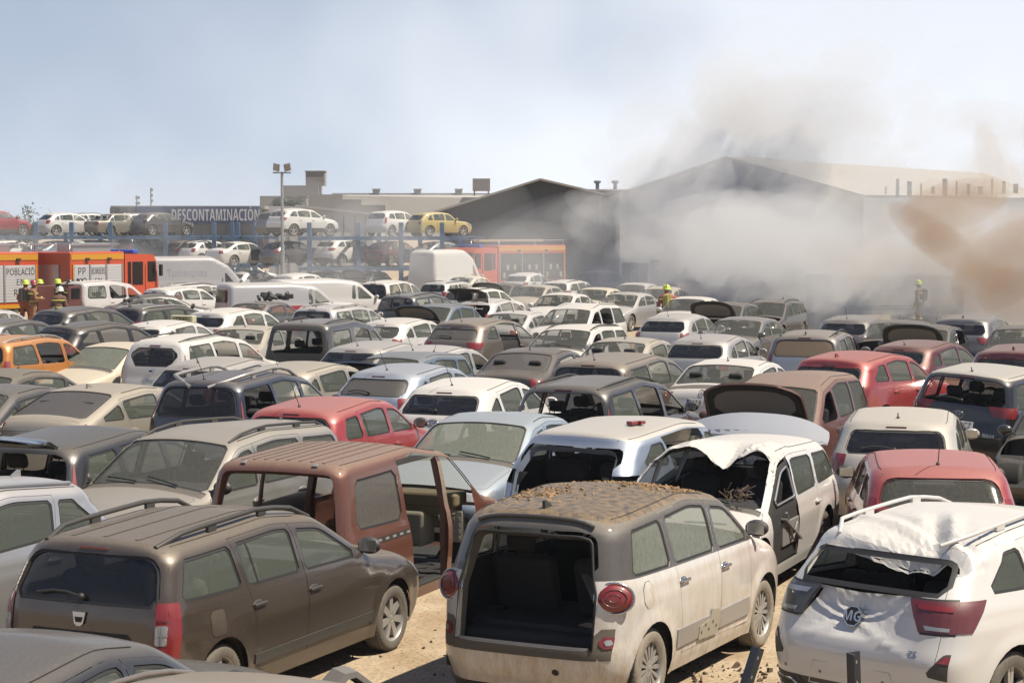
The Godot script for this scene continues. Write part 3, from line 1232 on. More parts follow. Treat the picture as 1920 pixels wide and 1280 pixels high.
func dress_cabin(B: Build, S: CarSkin, s: Dictionary, lod: int, h: float, hw: float, bF: float, xw0: float, xB: float) -> void:
	var fy: float = s.get("seat_y", 0.34)
	var hi: float = s.get("seat_h", minf(0.62, s.H - 0.92))
	var x1 := xB - 0.02
	var x2: float = xB - 0.92
	var rows := [[x1, [-0.36, 0.36], 0.48], [x2, [-0.38, 0.38], 0.62]]
	if s.get("seats", 2) == 1: rows = [rows[0]]
	if s.get("seats", 2) == 0: rows = []
	if lod == 2:
		var a := Acc.new()
		for r in rows:
			for z in r[1]:
				a.box(Vector3(r[0] + 0.03, fy + 0.16, z), Vector3(0.46, 0.2, r[2]))
				a.box(Vector3(r[0] - 0.28, fy + 0.2 + hi * 0.5, z), Vector3(0.15, hi, r[2] * 0.9))
				a.box(Vector3(r[0] - 0.36, fy + 0.32 + hi, z), Vector3(0.1, 0.18, 0.26))
		a.box(Vector3(xw0 - 0.42, s.cowl[1] - 0.22, 0), Vector3(0.5, 0.36, hw * 2 - 0.28))
		B.add("cabin_seats", a, "interior")
		return
	for r in rows:
		for z in r[1]:
			var a := Acc.new()
			seat_shape(a, Vector3(r[0], fy, z), r[2], hi)
			var id := B.add("seat", a, "seat")
			a = Acc.new()
			head_shape(a, Vector3(r[0], fy, z), hi)
			B.add("headrest", a, "seat", id)
	var a := Acc.new()
	var cy: float = s.cowl[1]
	a.prism(PackedVector2Array([Vector2(xw0 - 0.06, cy - 0.05), Vector2(xw0 - 0.5, cy + 0.0), Vector2(xw0 - 0.66, cy - 0.06), Vector2(xw0 - 0.6, cy - 0.3), Vector2(xw0 - 0.3, cy - 0.5), Vector2(xw0 + 0.05, cy - 0.5)]), -hw + 0.13, hw - 0.13)
	B.add("dashboard", a, s.get("dash_k", "interior"))
	a = Acc.new()
	var c := Vector3(xw0 - 0.78, cy - 0.09, -0.36)
	var ring := []
	for k in 19:
		var t := TAU * k / 18.0
		ring.append(c + Vector3(sin(t) * 0.07, cos(t) * 0.18, sin(t + PI * 0.5) * 0.0 + sin(t) * 0.0) + Vector3(0, 0, 0))
	ring = []
	var ax := Vector3(-0.9, 0.42, 0).normalized()
	var e1 := Vector3(0, 0, 1)
	var e2 := ax.cross(e1)
	for k in 19:
		var t := TAU * k / 18.0
		ring.append(c + (e1 * cos(t) + e2 * sin(t)) * 0.18)
	a.tube(ring, 0.016, 6, false)
	a.blob(c, Vector3(0.05, 0.06, 0.07), 8, 6)
	a.bar(c + e1 * 0.17, c - e1 * 0.17, 0.02, 0.04)
	a.tube([c, c - ax * 0.25], 0.035, 6)
	B.add("steering_wheel", a, "dark")

# ------------------------------------------------------------------ materials
var M := {}
var paints := {}
var dust_tex: ImageTexture
var mud_tex: ImageTexture
var mud_mask: ImageTexture
var mask_tex: ImageTexture
var rough_tex: ImageTexture
var coat_tex: ImageTexture

static func lin(r: float, g: float, b: float, a := 1.0) -> Color:
	var c := Color(r * 0.7, g * 0.7, b * 0.7).linear_to_srgb()
	c.a = a
	return c

func noise_image(sz: int, sd: int, freq: float, oct := 4, kind := FastNoiseLite.TYPE_SIMPLEX_SMOOTH) -> Image:
	var n := FastNoiseLite.new()
	n.seed = sd
	n.noise_type = kind
	n.frequency = freq
	n.fractal_octaves = oct
	return n.get_seamless_image(sz, sz)

func ramp(vals: Array) -> ImageTexture:   # grey along v, [v, value]
	var im := Image.create(4, 128, false, Image.FORMAT_RGB8)
	for y in 128:
		var v := (y + 0.5) / 128.0
		var g := line_x(vals, v)
		for x in 4:
			im.set_pixel(x, y, Color(g, g, g))
	return ImageTexture.create_from_image(im)

# Colour c with an alpha that wanders between two values.
func speckled(sz: int, sd: int, c0: Color, c1: Color, a0: float, a1: float, fine: float, coarse: float) -> ImageTexture:
	var f := noise_image(sz, sd, fine, 3)
	var k := noise_image(sz, sd + 7, coarse, 4)
	var im := Image.create(sz, sz, false, Image.FORMAT_RGBA8)
	for y in sz:
		for x in sz:
			var p := f.get_pixel(x, y).r
			var q := k.get_pixel(x, y).r
			var c := c0.lerp(c1, q)
			c.a = clampf(lerpf(a0, a1, clampf((q - 0.5) * 1.5 + 0.5 + (p - 0.5) * 1.1, 0, 1)), 0, 1)
			im.set_pixel(x, y, c)
	return ImageTexture.create_from_image(im)

func mat(c: Color, rough := 0.6, metal := 0.0) -> StandardMaterial3D:
	var m := StandardMaterial3D.new()
	m.albedo_color = c
	m.roughness = rough
	m.metallic = metal
	m.cull_mode = BaseMaterial3D.CULL_DISABLED
	return m

func dusty(m: StandardMaterial3D, shift: float, coated := true) -> StandardMaterial3D:
	m.detail_enabled = true
	m.detail_albedo = dust_tex
	m.detail_mask = mask_tex
	m.detail_uv_layer = BaseMaterial3D.DETAIL_UV_2
	m.uv2_triplanar = true
	m.uv2_world_triplanar = true
	m.uv2_scale = Vector3(1.1, 0.4, 1.1)
	m.uv1_offset = Vector3(0, shift, 0)
	if coated:
		m.roughness = 1.0
		m.roughness_texture = rough_tex
		m.clearcoat_enabled = true
		m.clearcoat = 1.0
		m.clearcoat_roughness = 0.08
		m.clearcoat_texture = coat_tex
	return m

func muddy(c: Color) -> StandardMaterial3D:   # flood mud: yellow brown, heavier towards the ground and in runs
	var m := dusty(mat(c, 0.5), 0.0)
	m.detail_albedo = mud_tex
	m.detail_mask = mud_mask
	m.uv2_scale = Vector3(0.9, 0.22, 0.9)
	return m

func paint(c: Color, metal := 0.0, shift := 0.0) -> StandardMaterial3D:
	var key := "%s %.2f %.2f" % [c.to_html(), metal, shift]
	if not paints.has(key):
		paints[key] = dusty(mat(c, 0.4, metal), shift)
	return paints[key]

func pane(c0: Color, c1: Color, a0: float, a1: float, rough: float, back: float, sd: int) -> StandardMaterial3D:
	var m := mat(Color.WHITE, rough)
	m.transparency = BaseMaterial3D.TRANSPARENCY_ALPHA
	m.albedo_texture = speckled(256, sd, c0, c1, a0, a1, 0.3, 0.05)
	m.uv1_triplanar = true
	m.uv1_world_triplanar = true
	m.uv1_scale = Vector3(2.1, 0.9, 2.1)
	m.metallic_specular = 0.7
	if back > 0.0:
		m.backlight_enabled = true
		m.backlight = Color(back, back, back).linear_to_srgb()
	return m

func make_materials() -> void:
	dust_tex = speckled(512, 11, lin(0.35, 0.305, 0.24), lin(0.41, 0.355, 0.28), 0.7, 1.0, 0.25, 0.05)
	mud_tex = speckled(512, 61, lin(0.52, 0.37, 0.19), lin(0.42, 0.27, 0.12), 0.05, 1.0, 0.12, 0.02)
	mud_mask = ramp([[0.0, 0.1], [0.3, 0.25], [0.36, 0.42], [0.42, 0.75], [0.5, 0.8], [0.6, 0.6], [0.66, 0.5], [1.0, 0.55]])
	mask_tex = ramp([[0.0, 0.01], [0.25, 0.03], [0.36, 0.07], [0.5, 0.24], [0.66, 0.5], [0.8, 0.78], [1.0, 0.95]])
	rough_tex = ramp([[0.0, 0.2], [0.32, 0.27], [0.6, 0.68], [1.0, 0.9]])
	coat_tex = ramp([[0.0, 1.0], [0.3, 0.85], [0.5, 0.45], [0.65, 0.12], [1.0, 0.0]])
	M.glass = pane(lin(0.40, 0.47, 0.41), lin(0.44, 0.48, 0.41), 0.33, 0.42, 0.08, 1.0, 21)
	M.screen = pane(lin(0.21, 0.22, 0.19), lin(0.28, 0.27, 0.22), 0.36, 0.52, 0.12, 0.6, 22)
	M.dark_glass = pane(lin(0.008, 0.008, 0.009), lin(0.02, 0.019, 0.018), 0.84, 0.94, 0.1, 0.0, 23)
	M.dark_glass.metallic_specular = 0.5
	M.dusty_glass = pane(lin(0.06, 0.053, 0.044), lin(0.10, 0.088, 0.07), 0.9, 1.0, 0.5, 0.0, 24)
	M.pale_glass = pane(lin(0.36, 0.40, 0.32), lin(0.42, 0.44, 0.35), 0.6, 0.8, 0.12, 0.8, 25)
	M.clear_glass = mat(lin(0.6, 0.65, 0.62, 0.2), 0.05)
	M.clear_glass.transparency = BaseMaterial3D.TRANSPARENCY_ALPHA
	M.trim = dusty(mat(lin(0.035, 0.034, 0.033), 0.55), -0.08, false)
	M.rubber = mat(lin(0.02, 0.02, 0.02), 0.6)
	M.dark = mat(lin(0.018, 0.017, 0.016), 0.8)
	M.interior = mat(lin(0.024, 0.023, 0.023), 0.75)
	M.lining = mat(lin(0.32, 0.29, 0.24), 0.9)
	M.seat = mat(lin(0.02, 0.02, 0.022), 0.85)
	M.beige = mat(lin(0.36, 0.30, 0.20), 0.85)
	M.chrome = mat(lin(0.62, 0.62, 0.62), 0.18, 1.0)
	M.rim = mat(lin(0.50, 0.48, 0.45), 0.42, 0.55)
	M.tyre = dusty(mat(lin(0.022, 0.021, 0.02), 0.85), 0.06, false)
	M.mud_tyre = dusty(mat(lin(0.05, 0.042, 0.032), 0.9), 0.3, false)
	M.lamp_red = mat(lin(0.21, 0.004, 0.006), 0.08)
	M.lamp_red.clearcoat_enabled = true
	M.lamp_red.clearcoat = 0.8
	M.lamp_dark = mat(lin(0.12, 0.008, 0.01), 0.12)
	M.lamp_dark.clearcoat_enabled = true
	M.lamp_clear = mat(lin(0.42, 0.42, 0.42), 0.16, 0.45)
	M.lamp_clear.clearcoat_enabled = true
	M.plate = mat(lin(0.72, 0.72, 0.70), 0.4)
	M.ink = mat(lin(0.02, 0.02, 0.022), 0.5)
	M.silver = mat(lin(0.55, 0.55, 0.56), 0.3, 0.7)
	M.lamp_smoke = mat(lin(0.05, 0.05, 0.052), 0.1)
	M.lamp_smoke.clearcoat_enabled = true
	M.navy = paint(lin(0.03, 0.045, 0.085), 0.3, 0.0)
	M.pad = mat(lin(0.20, 0.19, 0.18), 0.9)
	M.slate = paint(lin(0.05, 0.06, 0.07), 0.2, 0.0)
	M.silver_paint = paint(lin(0.36, 0.40, 0.46), 0.4, 0.0)
	M.cardboard = mat(lin(0.16, 0.12, 0.085), 0.9)
	M.frame = paint(lin(0.02, 0.02, 0.022), 0.0, 0.0)

# ------------------------------------------------------------------ putting things into the scene
var taken := {}

func numbered(n: String) -> String:
	var k: int = taken.get(n, -1) + 1
	taken[n] = k
	return n if k == 0 else "%s_%03d" % [n, k]

func thing(called: String, label: String, category: String, at := Vector3.ZERO, turn := 0.0, group := "") -> Node3D:
	var o := Node3D.new()
	o.name = numbered(called)
	add_child(o)
	o.position = at
	o.rotation.y = turn
	o.set_meta("label", label)
	o.set_meta("category", category)
	if group:
		o.set_meta("group", group)
	return o

func part(parent: Node, called: String, m: Mesh, material: Material, label := "") -> MeshInstance3D:
	var o := MeshInstance3D.new()
	var base := called
	var n: Dictionary = parent.get_meta("_n") if parent.has_meta("_n") else {}
	var k: int = n.get(base, -1) + 1
	n[base] = k
	parent.set_meta("_n", n)
	o.name = base if k == 0 else "%s_%03d" % [base, k]
	o.mesh = m
	o.material_override = material
	if label:
		o.set_meta("label", label)
	parent.add_child(o, true)
	return o

func single(called: String, label: String, category: String, m: Mesh, material: Material, at := Vector3.ZERO, turn := 0.0, group := "") -> MeshInstance3D:
	var o := MeshInstance3D.new()
	o.name = numbered(called)
	o.mesh = m
	o.material_override = material
	o.position = at
	o.rotation.y = turn
	add_child(o)
	o.set_meta("label", label)
	o.set_meta("category", category)
	if group:
		o.set_meta("group", group)
	return o

func struct(called: String, m: Mesh, material: Material, kind := "structure") -> MeshInstance3D:
	var o := MeshInstance3D.new()
	o.name = numbered(called)
	o.mesh = m
	o.material_override = material
	add_child(o)
	o.set_meta("kind", kind)
	return o

# ------------------------------------------------------------------ wheels
var wheels := {}

func wheel_meshes(style: String, r: float) -> Array:
	var key := "%s %.3f" % [style, r]
	if wheels.has(key):
		return wheels[key]
	var rr := r * (0.68 if style != "steel" else 0.62)
	var t := Acc.new()
	t.level = 0.55
	t.lathe([[rr, -0.09], [r - 0.035, -0.095], [r - 0.008, -0.075], [r, -0.05], [r, 0.05], [r - 0.008, 0.075], [r - 0.035, 0.095], [rr + 0.004, 0.088], [rr - 0.004, 0.07]], 28)
	var k := 0
	while k < 56:
		var a := TAU * k / 56.0
		t.xf = Transform3D(Basis(Vector3(0, 0, 1), a), Vector3.ZERO)
		t.box(Vector3(r - 0.001, 0, 0.055), Vector3(0.006, 0.014, 0.036))
		t.box(Vector3(r - 0.001, 0.014, -0.045), Vector3(0.006, 0.014, 0.05))
		k += 1
	t.xf = Transform3D()
	var m := Acc.new()
	m.lathe([[rr - 0.002, -0.08], [rr - 0.012, 0.05], [rr - 0.002, 0.082], [rr + 0.006, 0.086]], 28)
	m.lathe([[0.0, 0.066], [0.028, 0.064], [0.034, 0.05]], 12)
	var spokes: int = {"five": 5, "seven": 7, "many": 15, "ten": 10, "steel": 9}.get(style, 5)
	for i in spokes:
		m.xf = Transform3D(Basis(Vector3(0, 0, 1), TAU * i / spokes), Vector3.ZERO)
		match style:
			"seven":
				m.prism(PackedVector2Array([Vector2(-0.028, 0.04), Vector2(0.028, 0.04), Vector2(0.034, rr - 0.004), Vector2(-0.034, rr - 0.004)]), 0.035, 0.066)
			"many":
				m.prism(PackedVector2Array([Vector2(-0.007, 0.05), Vector2(0.007, 0.05), Vector2(0.018, rr - 0.05), Vector2(0.014, rr - 0.004), Vector2(-0.014, rr - 0.004), Vector2(-0.018, rr - 0.05)]), 0.03, 0.062)
			"ten":
				m.prism(PackedVector2Array([Vector2(-0.012, 0.04), Vector2(0.012, 0.04), Vector2(0.016, rr - 0.004), Vector2(-0.016, rr - 0.004)]), 0.03, 0.06)
			"steel":
				m.prism(PackedVector2Array([Vector2(-0.035, 0.03), Vector2(0.035, 0.03), Vector2(0.052, rr - 0.03), Vector2(-0.052, rr - 0.03)]), 0.03, 0.05)
			_:
				m.prism(PackedVector2Array([Vector2(-0.03, 0.03), Vector2(0.03, 0.03), Vector2(0.045, rr - 0.004), Vector2(0.008, rr - 0.004), Vector2(0.0, rr * 0.45), Vector2(-0.008, rr - 0.004), Vector2(-0.045, rr - 0.004)]), 0.03, 0.066)
	m.xf = Transform3D()
	m.lathe([[0.07, 0.06], [0.05, 0.064], [0.0, 0.064]], 16)
	var d := Acc.new()
	d.lathe([[rr - 0.01, 0.0], [0.0, 0.0]], 20)
	d.lathe([[0.13, 0.012], [0.13, 0.016], [0.0, 0.016]], 20)
	wheels[key] = [t.mesh(), m.mesh(), d.mesh()]
	return wheels[key]

# ------------------------------------------------------------------ one car from its kind
var kinds := {}

func car(kind: String, lod: int, x: float, z: float, heading: float, c: Color, metal: float, label: String, o := {}) -> Node3D:
	var key := "%s %d" % [kind, lod]
	if o.has("spec"):
		key += str(o.spec)
	if o.has("hood_up"):
		key += " open"
	if o.has("tail_up"):
		key += " tail"
	if not kinds.has(key):
		var s: Dictionary = spec(kind).duplicate()
		s.merge(o.get("spec", {}), true)
		s.open = o.has("hood_up")
		s.open_tail = o.has("tail_up")
		kinds[key] = build_car(s, lod)
	var k: Dictionary = kinds[key]
	var y: float = o.get("y", 0.0)
	var sink: float = o.get("sink", 0.0)
	var t := thing(o.get("called", "scrap_car"), label, o.get("category", "car"), Vector3(x, y - sink, z), deg_to_rad(90.0 - heading), o.get("group", "scrapped cars parked in the yard"))
	if o.has("tilt"):
		t.rotation.x = deg_to_rad(o.tilt[0])
		t.rotation.z = deg_to_rad(o.tilt[1])
	var shift: float = o.get("dust", 0.0)
	if c.get_luminance() < 0.33 and not o.has("dust"):
		shift = -0.06
	var body: StandardMaterial3D = paint(c, metal, shift) if not o.has("muddy") else muddy(c)
	var look := {"paint": body, "roof": muddy(o.roof) if o.has("muddy") else paint(o.roof, metal, o.get("roof_dust", shift + 0.02)) if o.has("roof") else body, "frame": paint(o.frame, 0.0, shift) if o.has("frame") else M.frame}
	var skip: Array = o.get("skip", [])
	if lod > 0:   # years of stripping: many cars here have lost a mirror, a wiper or a window
		var luck := absi(hash(label))
		skip = skip.duplicate()
		if luck % 3 == 0: skip.append("mirror_right")
		if (luck / 3) % 3 != 0: skip.append("mirror_left")
		if (luck / 9) % 5 == 0: skip.append("front_window_right")
		if (luck / 45) % 6 == 0: skip.append("rear_window_left")
		if (luck / 270) % 3 == 0: skip.append("wiper")
	var made := []
	for p in k.parts:
		made.append(null)
	for i in k.parts.size():
		var p: Dictionary = k.parts[i]
		var hidden := false
		for q in skip:
			if p.id.begins_with(q):
				hidden = true
		if hidden or (p.sub >= 0 and made[p.sub] == null):
			continue
		var m: Material = look.get(p.k, M.get(p.k, M.dark))
		if o.has("mats") and o.mats.has(p.id):
			m = M[o.mats[p.id]] if o.mats[p.id] is String else o.mats[p.id]
		elif o.has("mats") and o.mats.has(p.k):
			m = M[o.mats[p.k]] if o.mats[p.k] is String else o.mats[p.k]
		var host: Node = t if p.sub < 0 else made[p.sub]
		made[i] = part(host, p.n, p.m, m)
		if p.id == "bonnet" and o.has("hood_up"):
			swing(made[i], k.hinge_hood, deg_to_rad(o.hood_up))
		if p.id == "tailgate" and o.has("tail_up"):
			swing(made[i], k.hinge_tail, -deg_to_rad(o.tail_up))
	var wm := wheel_meshes(o.get("wheels", k.s.get("wheels", "five")), k.rw)
	for ax in [k.xfa, k.xra]:
		for sg in [-1.0, 1.0]:
			var id := ("front_" if ax == k.xfa else "rear_") + ("left" if sg < 0 else "right")
			if ("wheel_" + id) in skip:
				continue
			var w := part(t, "wheel", wm[0], M[o.get("tyre", "tyre")])
			w.position = Vector3(ax, k.rw + sink * 0.0, (k.hw - 0.125) * sg)
			if sg < 0:
				w.rotation.y = PI
			w.rotation.y += deg_to_rad(o.get("steer", 0.0)) if ax == k.xfa else 0.0
			part(w, "rim", wm[1], M[o.get("rim", "rim")])
			if lod == 0:
				part(w, "brake_disc", wm[2], M.dark)
	t.set_meta("_kind", key)
	return t

func swing(o: Node3D, at: Vector3, a: float) -> void:
	o.transform = Transform3D(Basis(), at) * Transform3D(Basis(Vector3(0, 0, 1), a), Vector3.ZERO) * Transform3D(Basis(), -at)

# ------------------------------------------------------------------ the kinds of car (metres; u from the front bumper)
func spec(kind: String) -> Dictionary:
	var d := {}
	match kind:
		"estate":   # low estate with long roof rails
			d = {"L": 4.49, "hw": 0.865, "H": 1.52, "wb": 2.905, "fo": 0.82, "rw": 0.305, "ke": 0.2,
				"nose": [0.16, 0.78], "hood": [0.6, 0.93], "cowl": [1.2, 1.02], "wf": [1.98, 1.44], "apex": [2.7, 1.515], "rr": [4.22, 1.46],
				"rear": [[0.2, 4.42], [0.35, 4.47], [0.55, 4.49], [0.6, 4.45], [0.95, 4.42], [1.05, 4.39], [1.36, 4.24], [1.40, 4.26], [1.46, 4.26], [1.6, 4.26]],
				"belt": [0.97, 1.02], "pB": 2.42, "pC": 3.3, "dm": 0.20, "divider": 0.2, "lean": 0.06,
				"tl": [0.62, 1.03, 0.21, 0.17], "tl_slant": 0.0, "tgw": 0.13, "tgy": 0.5, "rw0": 0.99, "rwm": 0.045, "rwt": 0.06, "bump_y": 0.52,
				"rub": [0.37, 0.45], "reverse_lamp": [0.665, 0.745, 0.72, 0.87], "ribs": 3, "rib_gap": 0.3,
				"rails": [1.95, 4.15, 0.065], "rail_r": 0.022, "mirror_k": "trim", "handle_k": "trim", "wheels": "seven"}
		"mini_mpv":   # tall round small people carrier, boot open
			d = {"L": 4.15, "hw": 0.89, "H": 1.66, "wb": 2.612, "fo": 0.85, "rw": 0.318, "ke": 0.36, "kt": 0.14,
				"nose": [0.12, 0.84], "hood": [0.5, 1.0], "cowl": [0.95, 1.09], "wf": [1.62, 1.55], "apex": [2.4, 1.655], "rr": [3.84, 1.585],
				"rear": [[0.2, 4.04], [0.36, 4.13], [0.55, 4.15], [0.63, 4.10], [0.95, 4.07], [1.1, 4.04], [1.5, 3.9], [1.6, 3.86]],
				"belt": [1.06, 1.10], "pB": 2.0, "pC": 2.95, "pw": 0.055, "dm": 0.3, "lean": 0.07, "leanC": 0.05, "pwC": 0.05,
				"tl": [], "tgw": 0.27, "tgy": 0.56, "bump_y": 0.56, "two_tone": true, "roof_two": true, "wheels": "many", "handle_k": "chrome", "mirror_k": "trim",
				"gone": ["tailgate", "rear_window"], "aerial": "fin", "fin_k": "trim", "aerial_at": 0.2, "tumble": 0.24, "rub": [0.4, 0.55], "rub_k": "silver", "flare": 0.02}
		"crossover":   # rounded family crossover
			d = {"L": 4.42, "hw": 0.905, "H": 1.64, "wb": 2.65, "fo": 0.88, "rw": 0.34, "ke": 0.3,
				"nose": [0.12, 0.88], "hood": [0.6, 1.02], "cowl": [1.2, 1.1], "wf": [1.95, 1.55], "apex": [2.7, 1.635], "rr": [3.86, 1.545],
				"rear": [[0.2, 4.3], [0.45, 4.40], [0.7, 4.42], [0.8, 4.36], [1.1, 4.26], [1.45, 3.90], [1.49, 4.0], [1.55, 3.98], [1.8, 3.98]],
				"belt": [1.06, 1.16], "pB": 2.22, "pC": 3.12, "dm": 0.36, "dslant": 0.3, "lean": 0.1, "leanC": 0.1, "clad": 0.42,
				"tl": [0.92, 1.08, 0.36, 0.26], "tl_slant": 0.05, "tgw": 0.16, "tgy": 0.62, "rw0": 1.14, "rwm": 0.06, "rwt": 0.11, "bump_y": 0.66, "aerial": "fin", "aerial_at": 0.22}
		"suv":   # upright sport utility
			d = {"L": 4.36, "hw": 0.90, "H": 1.69, "wb": 2.64, "fo": 0.85, "rw": 0.35, "ke": 0.2, "kt": 0.13,
				"nose": [0.1, 0.92], "hood": [0.5, 1.04], "cowl": [1.28, 1.12], "wf": [1.95, 1.58], "apex": [2.7, 1.655], "rr": [4.08, 1.60],
				"rear": [[0.2, 4.3], [0.45, 4.36], [0.75, 4.36], [0.82, 4.31], [1.1, 4.27], [1.52, 4.10], [1.6, 4.08], [1.8, 4.08]],
				"belt": [1.06, 1.11], "pB": 2.22, "pC": 3.1, "dm": 0.22, "lean": 0.07, "divider": 0.12, "clad": 0.4,
				"tl": [0.86, 1.2, 0.2, 0.14], "tl_slant": 0.0, "tgw": 0.17, "tgy": 0.64, "rw0": 1.13, "rwm": 0.06, "rwt": 0.07, "bump_y": 0.68,
				"rails": [2.0, 4.0, 0.05], "aerial": "stub", "flare": 0.025}
		"mpv":   # long people carrier
			d = {"L": 4.5, "hw": 0.89, "H": 1.68, "wb": 2.78, "fo": 0.86, "rw": 0.32, "ke": 0.22, "kt": 0.14,
				"nose": [0.12, 0.86], "hood": [0.5, 1.0], "cowl": [1.05, 1.08], "wf": [1.8, 1.54], "apex": [2.7, 1.665], "rr": [4.25, 1.60],
				"rear": [[0.2, 4.42], [0.45, 4.5], [0.7, 4.49], [0.78, 4.45], [1.05, 4.42], [1.5, 4.26], [1.6, 4.22], [1.8, 4.22]],
				"belt": [1.02, 1.06], "pB": 2.2, "pC": 3.15, "dm": 0.2, "lean": 0.06, 
				"tl": [0.8, 1.3, 0.15, 0.1], "tl_slant": 0.0, "tgw": 0.14, "tgy": 0.6, "rw0": 1.06, "rwm": 0.05, "rwt": 0.06, "bump_y": 0.64,
				"rails": [1.9, 4.15, 0.04], "aerial": "stub"}
		"hatch":   # five door hatchback
			d = {"L": 4.2, "hw": 0.875, "H": 1.48, "wb": 2.6, "fo": 0.86, "rw": 0.315, "ke": 0.34,
				"nose": [0.12, 0.74], "hood": [0.55, 0.88], "cowl": [1.1, 0.98], "wf": [1.82, 1.39], "apex": [2.4, 1.475], "rr": [3.52, 1.385],
				"rear": [[0.2, 4.1], [0.42, 4.19], [0.6, 4.2], [0.7, 4.15], [0.98, 4.05], [1.31, 3.60], [1.345, 3.66], [1.39, 3.64], [1.6, 3.64]],
				"belt": [0.93, 1.0], "pB": 2.2, "pC": 3.1, "dm": 0.36, "dslant": 0.2, "lean": 0.09, "leanC": 0.1,
				"tl": [0.74, 0.97, 0.26, 0.22], "tl_slant": 0.03, "tgw": 0.13, "tgy": 0.56, "rw0": 0.99, "rwm": 0.05, "rwt": 0.07, "bump_y": 0.58, "aerial": "whip"}
		"small":   # short upright hatchback
			d = {"L": 3.95, "hw": 0.85, "H": 1.5, "wb": 2.49, "fo": 0.8, "rw": 0.3, "ke": 0.26,
				"nose": [0.1, 0.78], "hood": [0.5, 0.92], "cowl": [1.0, 1.02], "wf": [1.68, 1.43], "apex": [2.3, 1.495], "rr": [3.55, 1.42],
				"rear": [[0.2, 3.85], [0.42, 3.94], [0.6, 3.95], [0.7, 3.9], [1.0, 3.83], [1.36, 3.64], [1.42, 3.66], [1.6, 3.66]],
				"belt": [0.96, 1.02], "pB": 2.02, "pC": 2.88, "dm": 0.30, "lean": 0.08, "leanC": 0.08, "divider": 0.14,
				"tl": [0.74, 1.08, 0.18, 0.16], "tl_slant": 0.02, "tgw": 0.12, "tgy": 0.56, "rw0": 1.0, "rwm": 0.05, "rwt": 0.06, "bump_y": 0.6, "aerial": "whip"}
		"saloon":   # three box
			d = {"L": 4.55, "hw": 0.885, "H": 1.45, "wb": 2.68, "fo": 0.88, "rw": 0.315, "ke": 0.24,
				"nose": [0.12, 0.72], "hood": [0.6, 0.86], "cowl": [1.25, 0.97], "wf": [2.02, 1.38], "apex": [2.6, 1.445], "rr": [3.3, 1.39],
				"deck": [[3.98, 1.05], [4.42, 1.0]],
				"rear": [[0.2, 4.45], [0.42, 4.54], [0.6, 4.55], [0.72, 4.52], [1.02, 4.46], [1.3, 4.46]],
				"belt": [0.92, 0.98], "pB": 2.35, "pC": 3.22, "dm": 0.14, "lean": 0.08, "leanC": 0.14,
				"tl": [0.74, 0.93, 0.3, 0.2], "tl_slant": 0.03, "tgw": 0.13, "tgy": 0.6, "bump_y": 0.6, "aerial": "stub", "aerial_at": 0.3, "back_k": "screen"}
		"liftback":   # long sloping tail
			d = {"L": 4.5, "hw": 0.88, "H": 1.46, "wb": 2.62, "fo": 0.88, "rw": 0.315, "ke": 0.22,
				"nose": [0.12, 0.72], "hood": [0.6, 0.86], "cowl": [1.2, 0.97], "wf": [1.95, 1.39], "apex": [2.55, 1.455], "rr": [3.3, 1.40],
				"deck": [[4.2, 1.08], [4.40, 1.03]],
				"rear": [[0.2, 4.4], [0.42, 4.49], [0.6, 4.5], [0.72, 4.47], [1.04, 4.42], [1.3, 4.42]],
				"belt": [0.93, 0.99], "pB": 2.3, "pC": 3.2, "dm": 0.0, "lean": 0.08, "leanC": 0.16,
				"tl": [0.76, 0.98, 0.26, 0.2], "tl_slant": 0.03, "tgw": 0.13, "tgy": 0.6, "bump_y": 0.6, "aerial": "fin", "aerial_at": 0.22, "back_k": "dusty_glass"}
		"wagon":   # large estate
			d = {"L": 4.62, "hw": 0.885, "H": 1.49, "wb": 2.69, "fo": 0.9, "rw": 0.325, "ke": 0.26,
				"nose": [0.12, 0.74], "hood": [0.6, 0.88], "cowl": [1.2, 0.98], "wf": [2.0, 1.40], "apex": [2.7, 1.485], "rr": [4.22, 1.43],
				"rear": [[0.2, 4.52], [0.42, 4.6], [0.6, 4.62], [0.7, 4.58], [1.0, 4.5], [1.38, 4.26], [1.44, 4.28], [1.7, 4.28]],
				"belt": [0.93, 1.0], "pB": 2.35, "pC": 3.22, "dm": 0.22, "dslant": 0.3, "lean": 0.09, "leanC": 0.1,
				"tl": [0.78, 1.0, 0.28, 0.26], "tl_slant": 0.04, "tgw": 0.13, "tgy": 0.56, "rw0": 1.0, "rwm": 0.05, "rwt": 0.06, "bump_y": 0.58,
				"rails": [2.05, 4.1, 0.03], "aerial": "fin"}
		"vanlet":   # tall box van with windows
			d = {"L": 4.38, "hw": 0.905, "H": 1.81, "wb": 2.73, "fo": 0.88, "rw": 0.32, "ke": 0.16, "kt": 0.14, "crown": 0.07, "tumble": 0.16,
				"nose": [0.12, 0.86], "hood": [0.45, 1.02], "cowl": [0.92, 1.12], "wf": [1.66, 1.66], "apex": [2.6, 1.81], "rr": [4.22, 1.77],
				"rear": [[0.2, 4.32], [0.45, 4.38], [0.7, 4.37], [1.1, 4.35], [1.65, 4.25], [1.8, 4.2], [1.95, 4.2]],
				"belt": [1.06, 1.10], "pB": 1.98, "pC": 3.0, "dm": 0.26, "lean": 0.03, "leanC": 0.0, "pwC": 0.10, "pw": 0.045, "mtop": 0.12, "rw_win": 0.07,
				"tl": [0.8, 1.3, 0.11, 0.07], "tl_slant": 0.0, "tgw": 0.13, "tgy": 0.5, "rw0": 1.1, "rwm": 0.12, "rwt": 0.14, "bump_y": 0.52, "wheels": "steel", "aerial": "stub"}
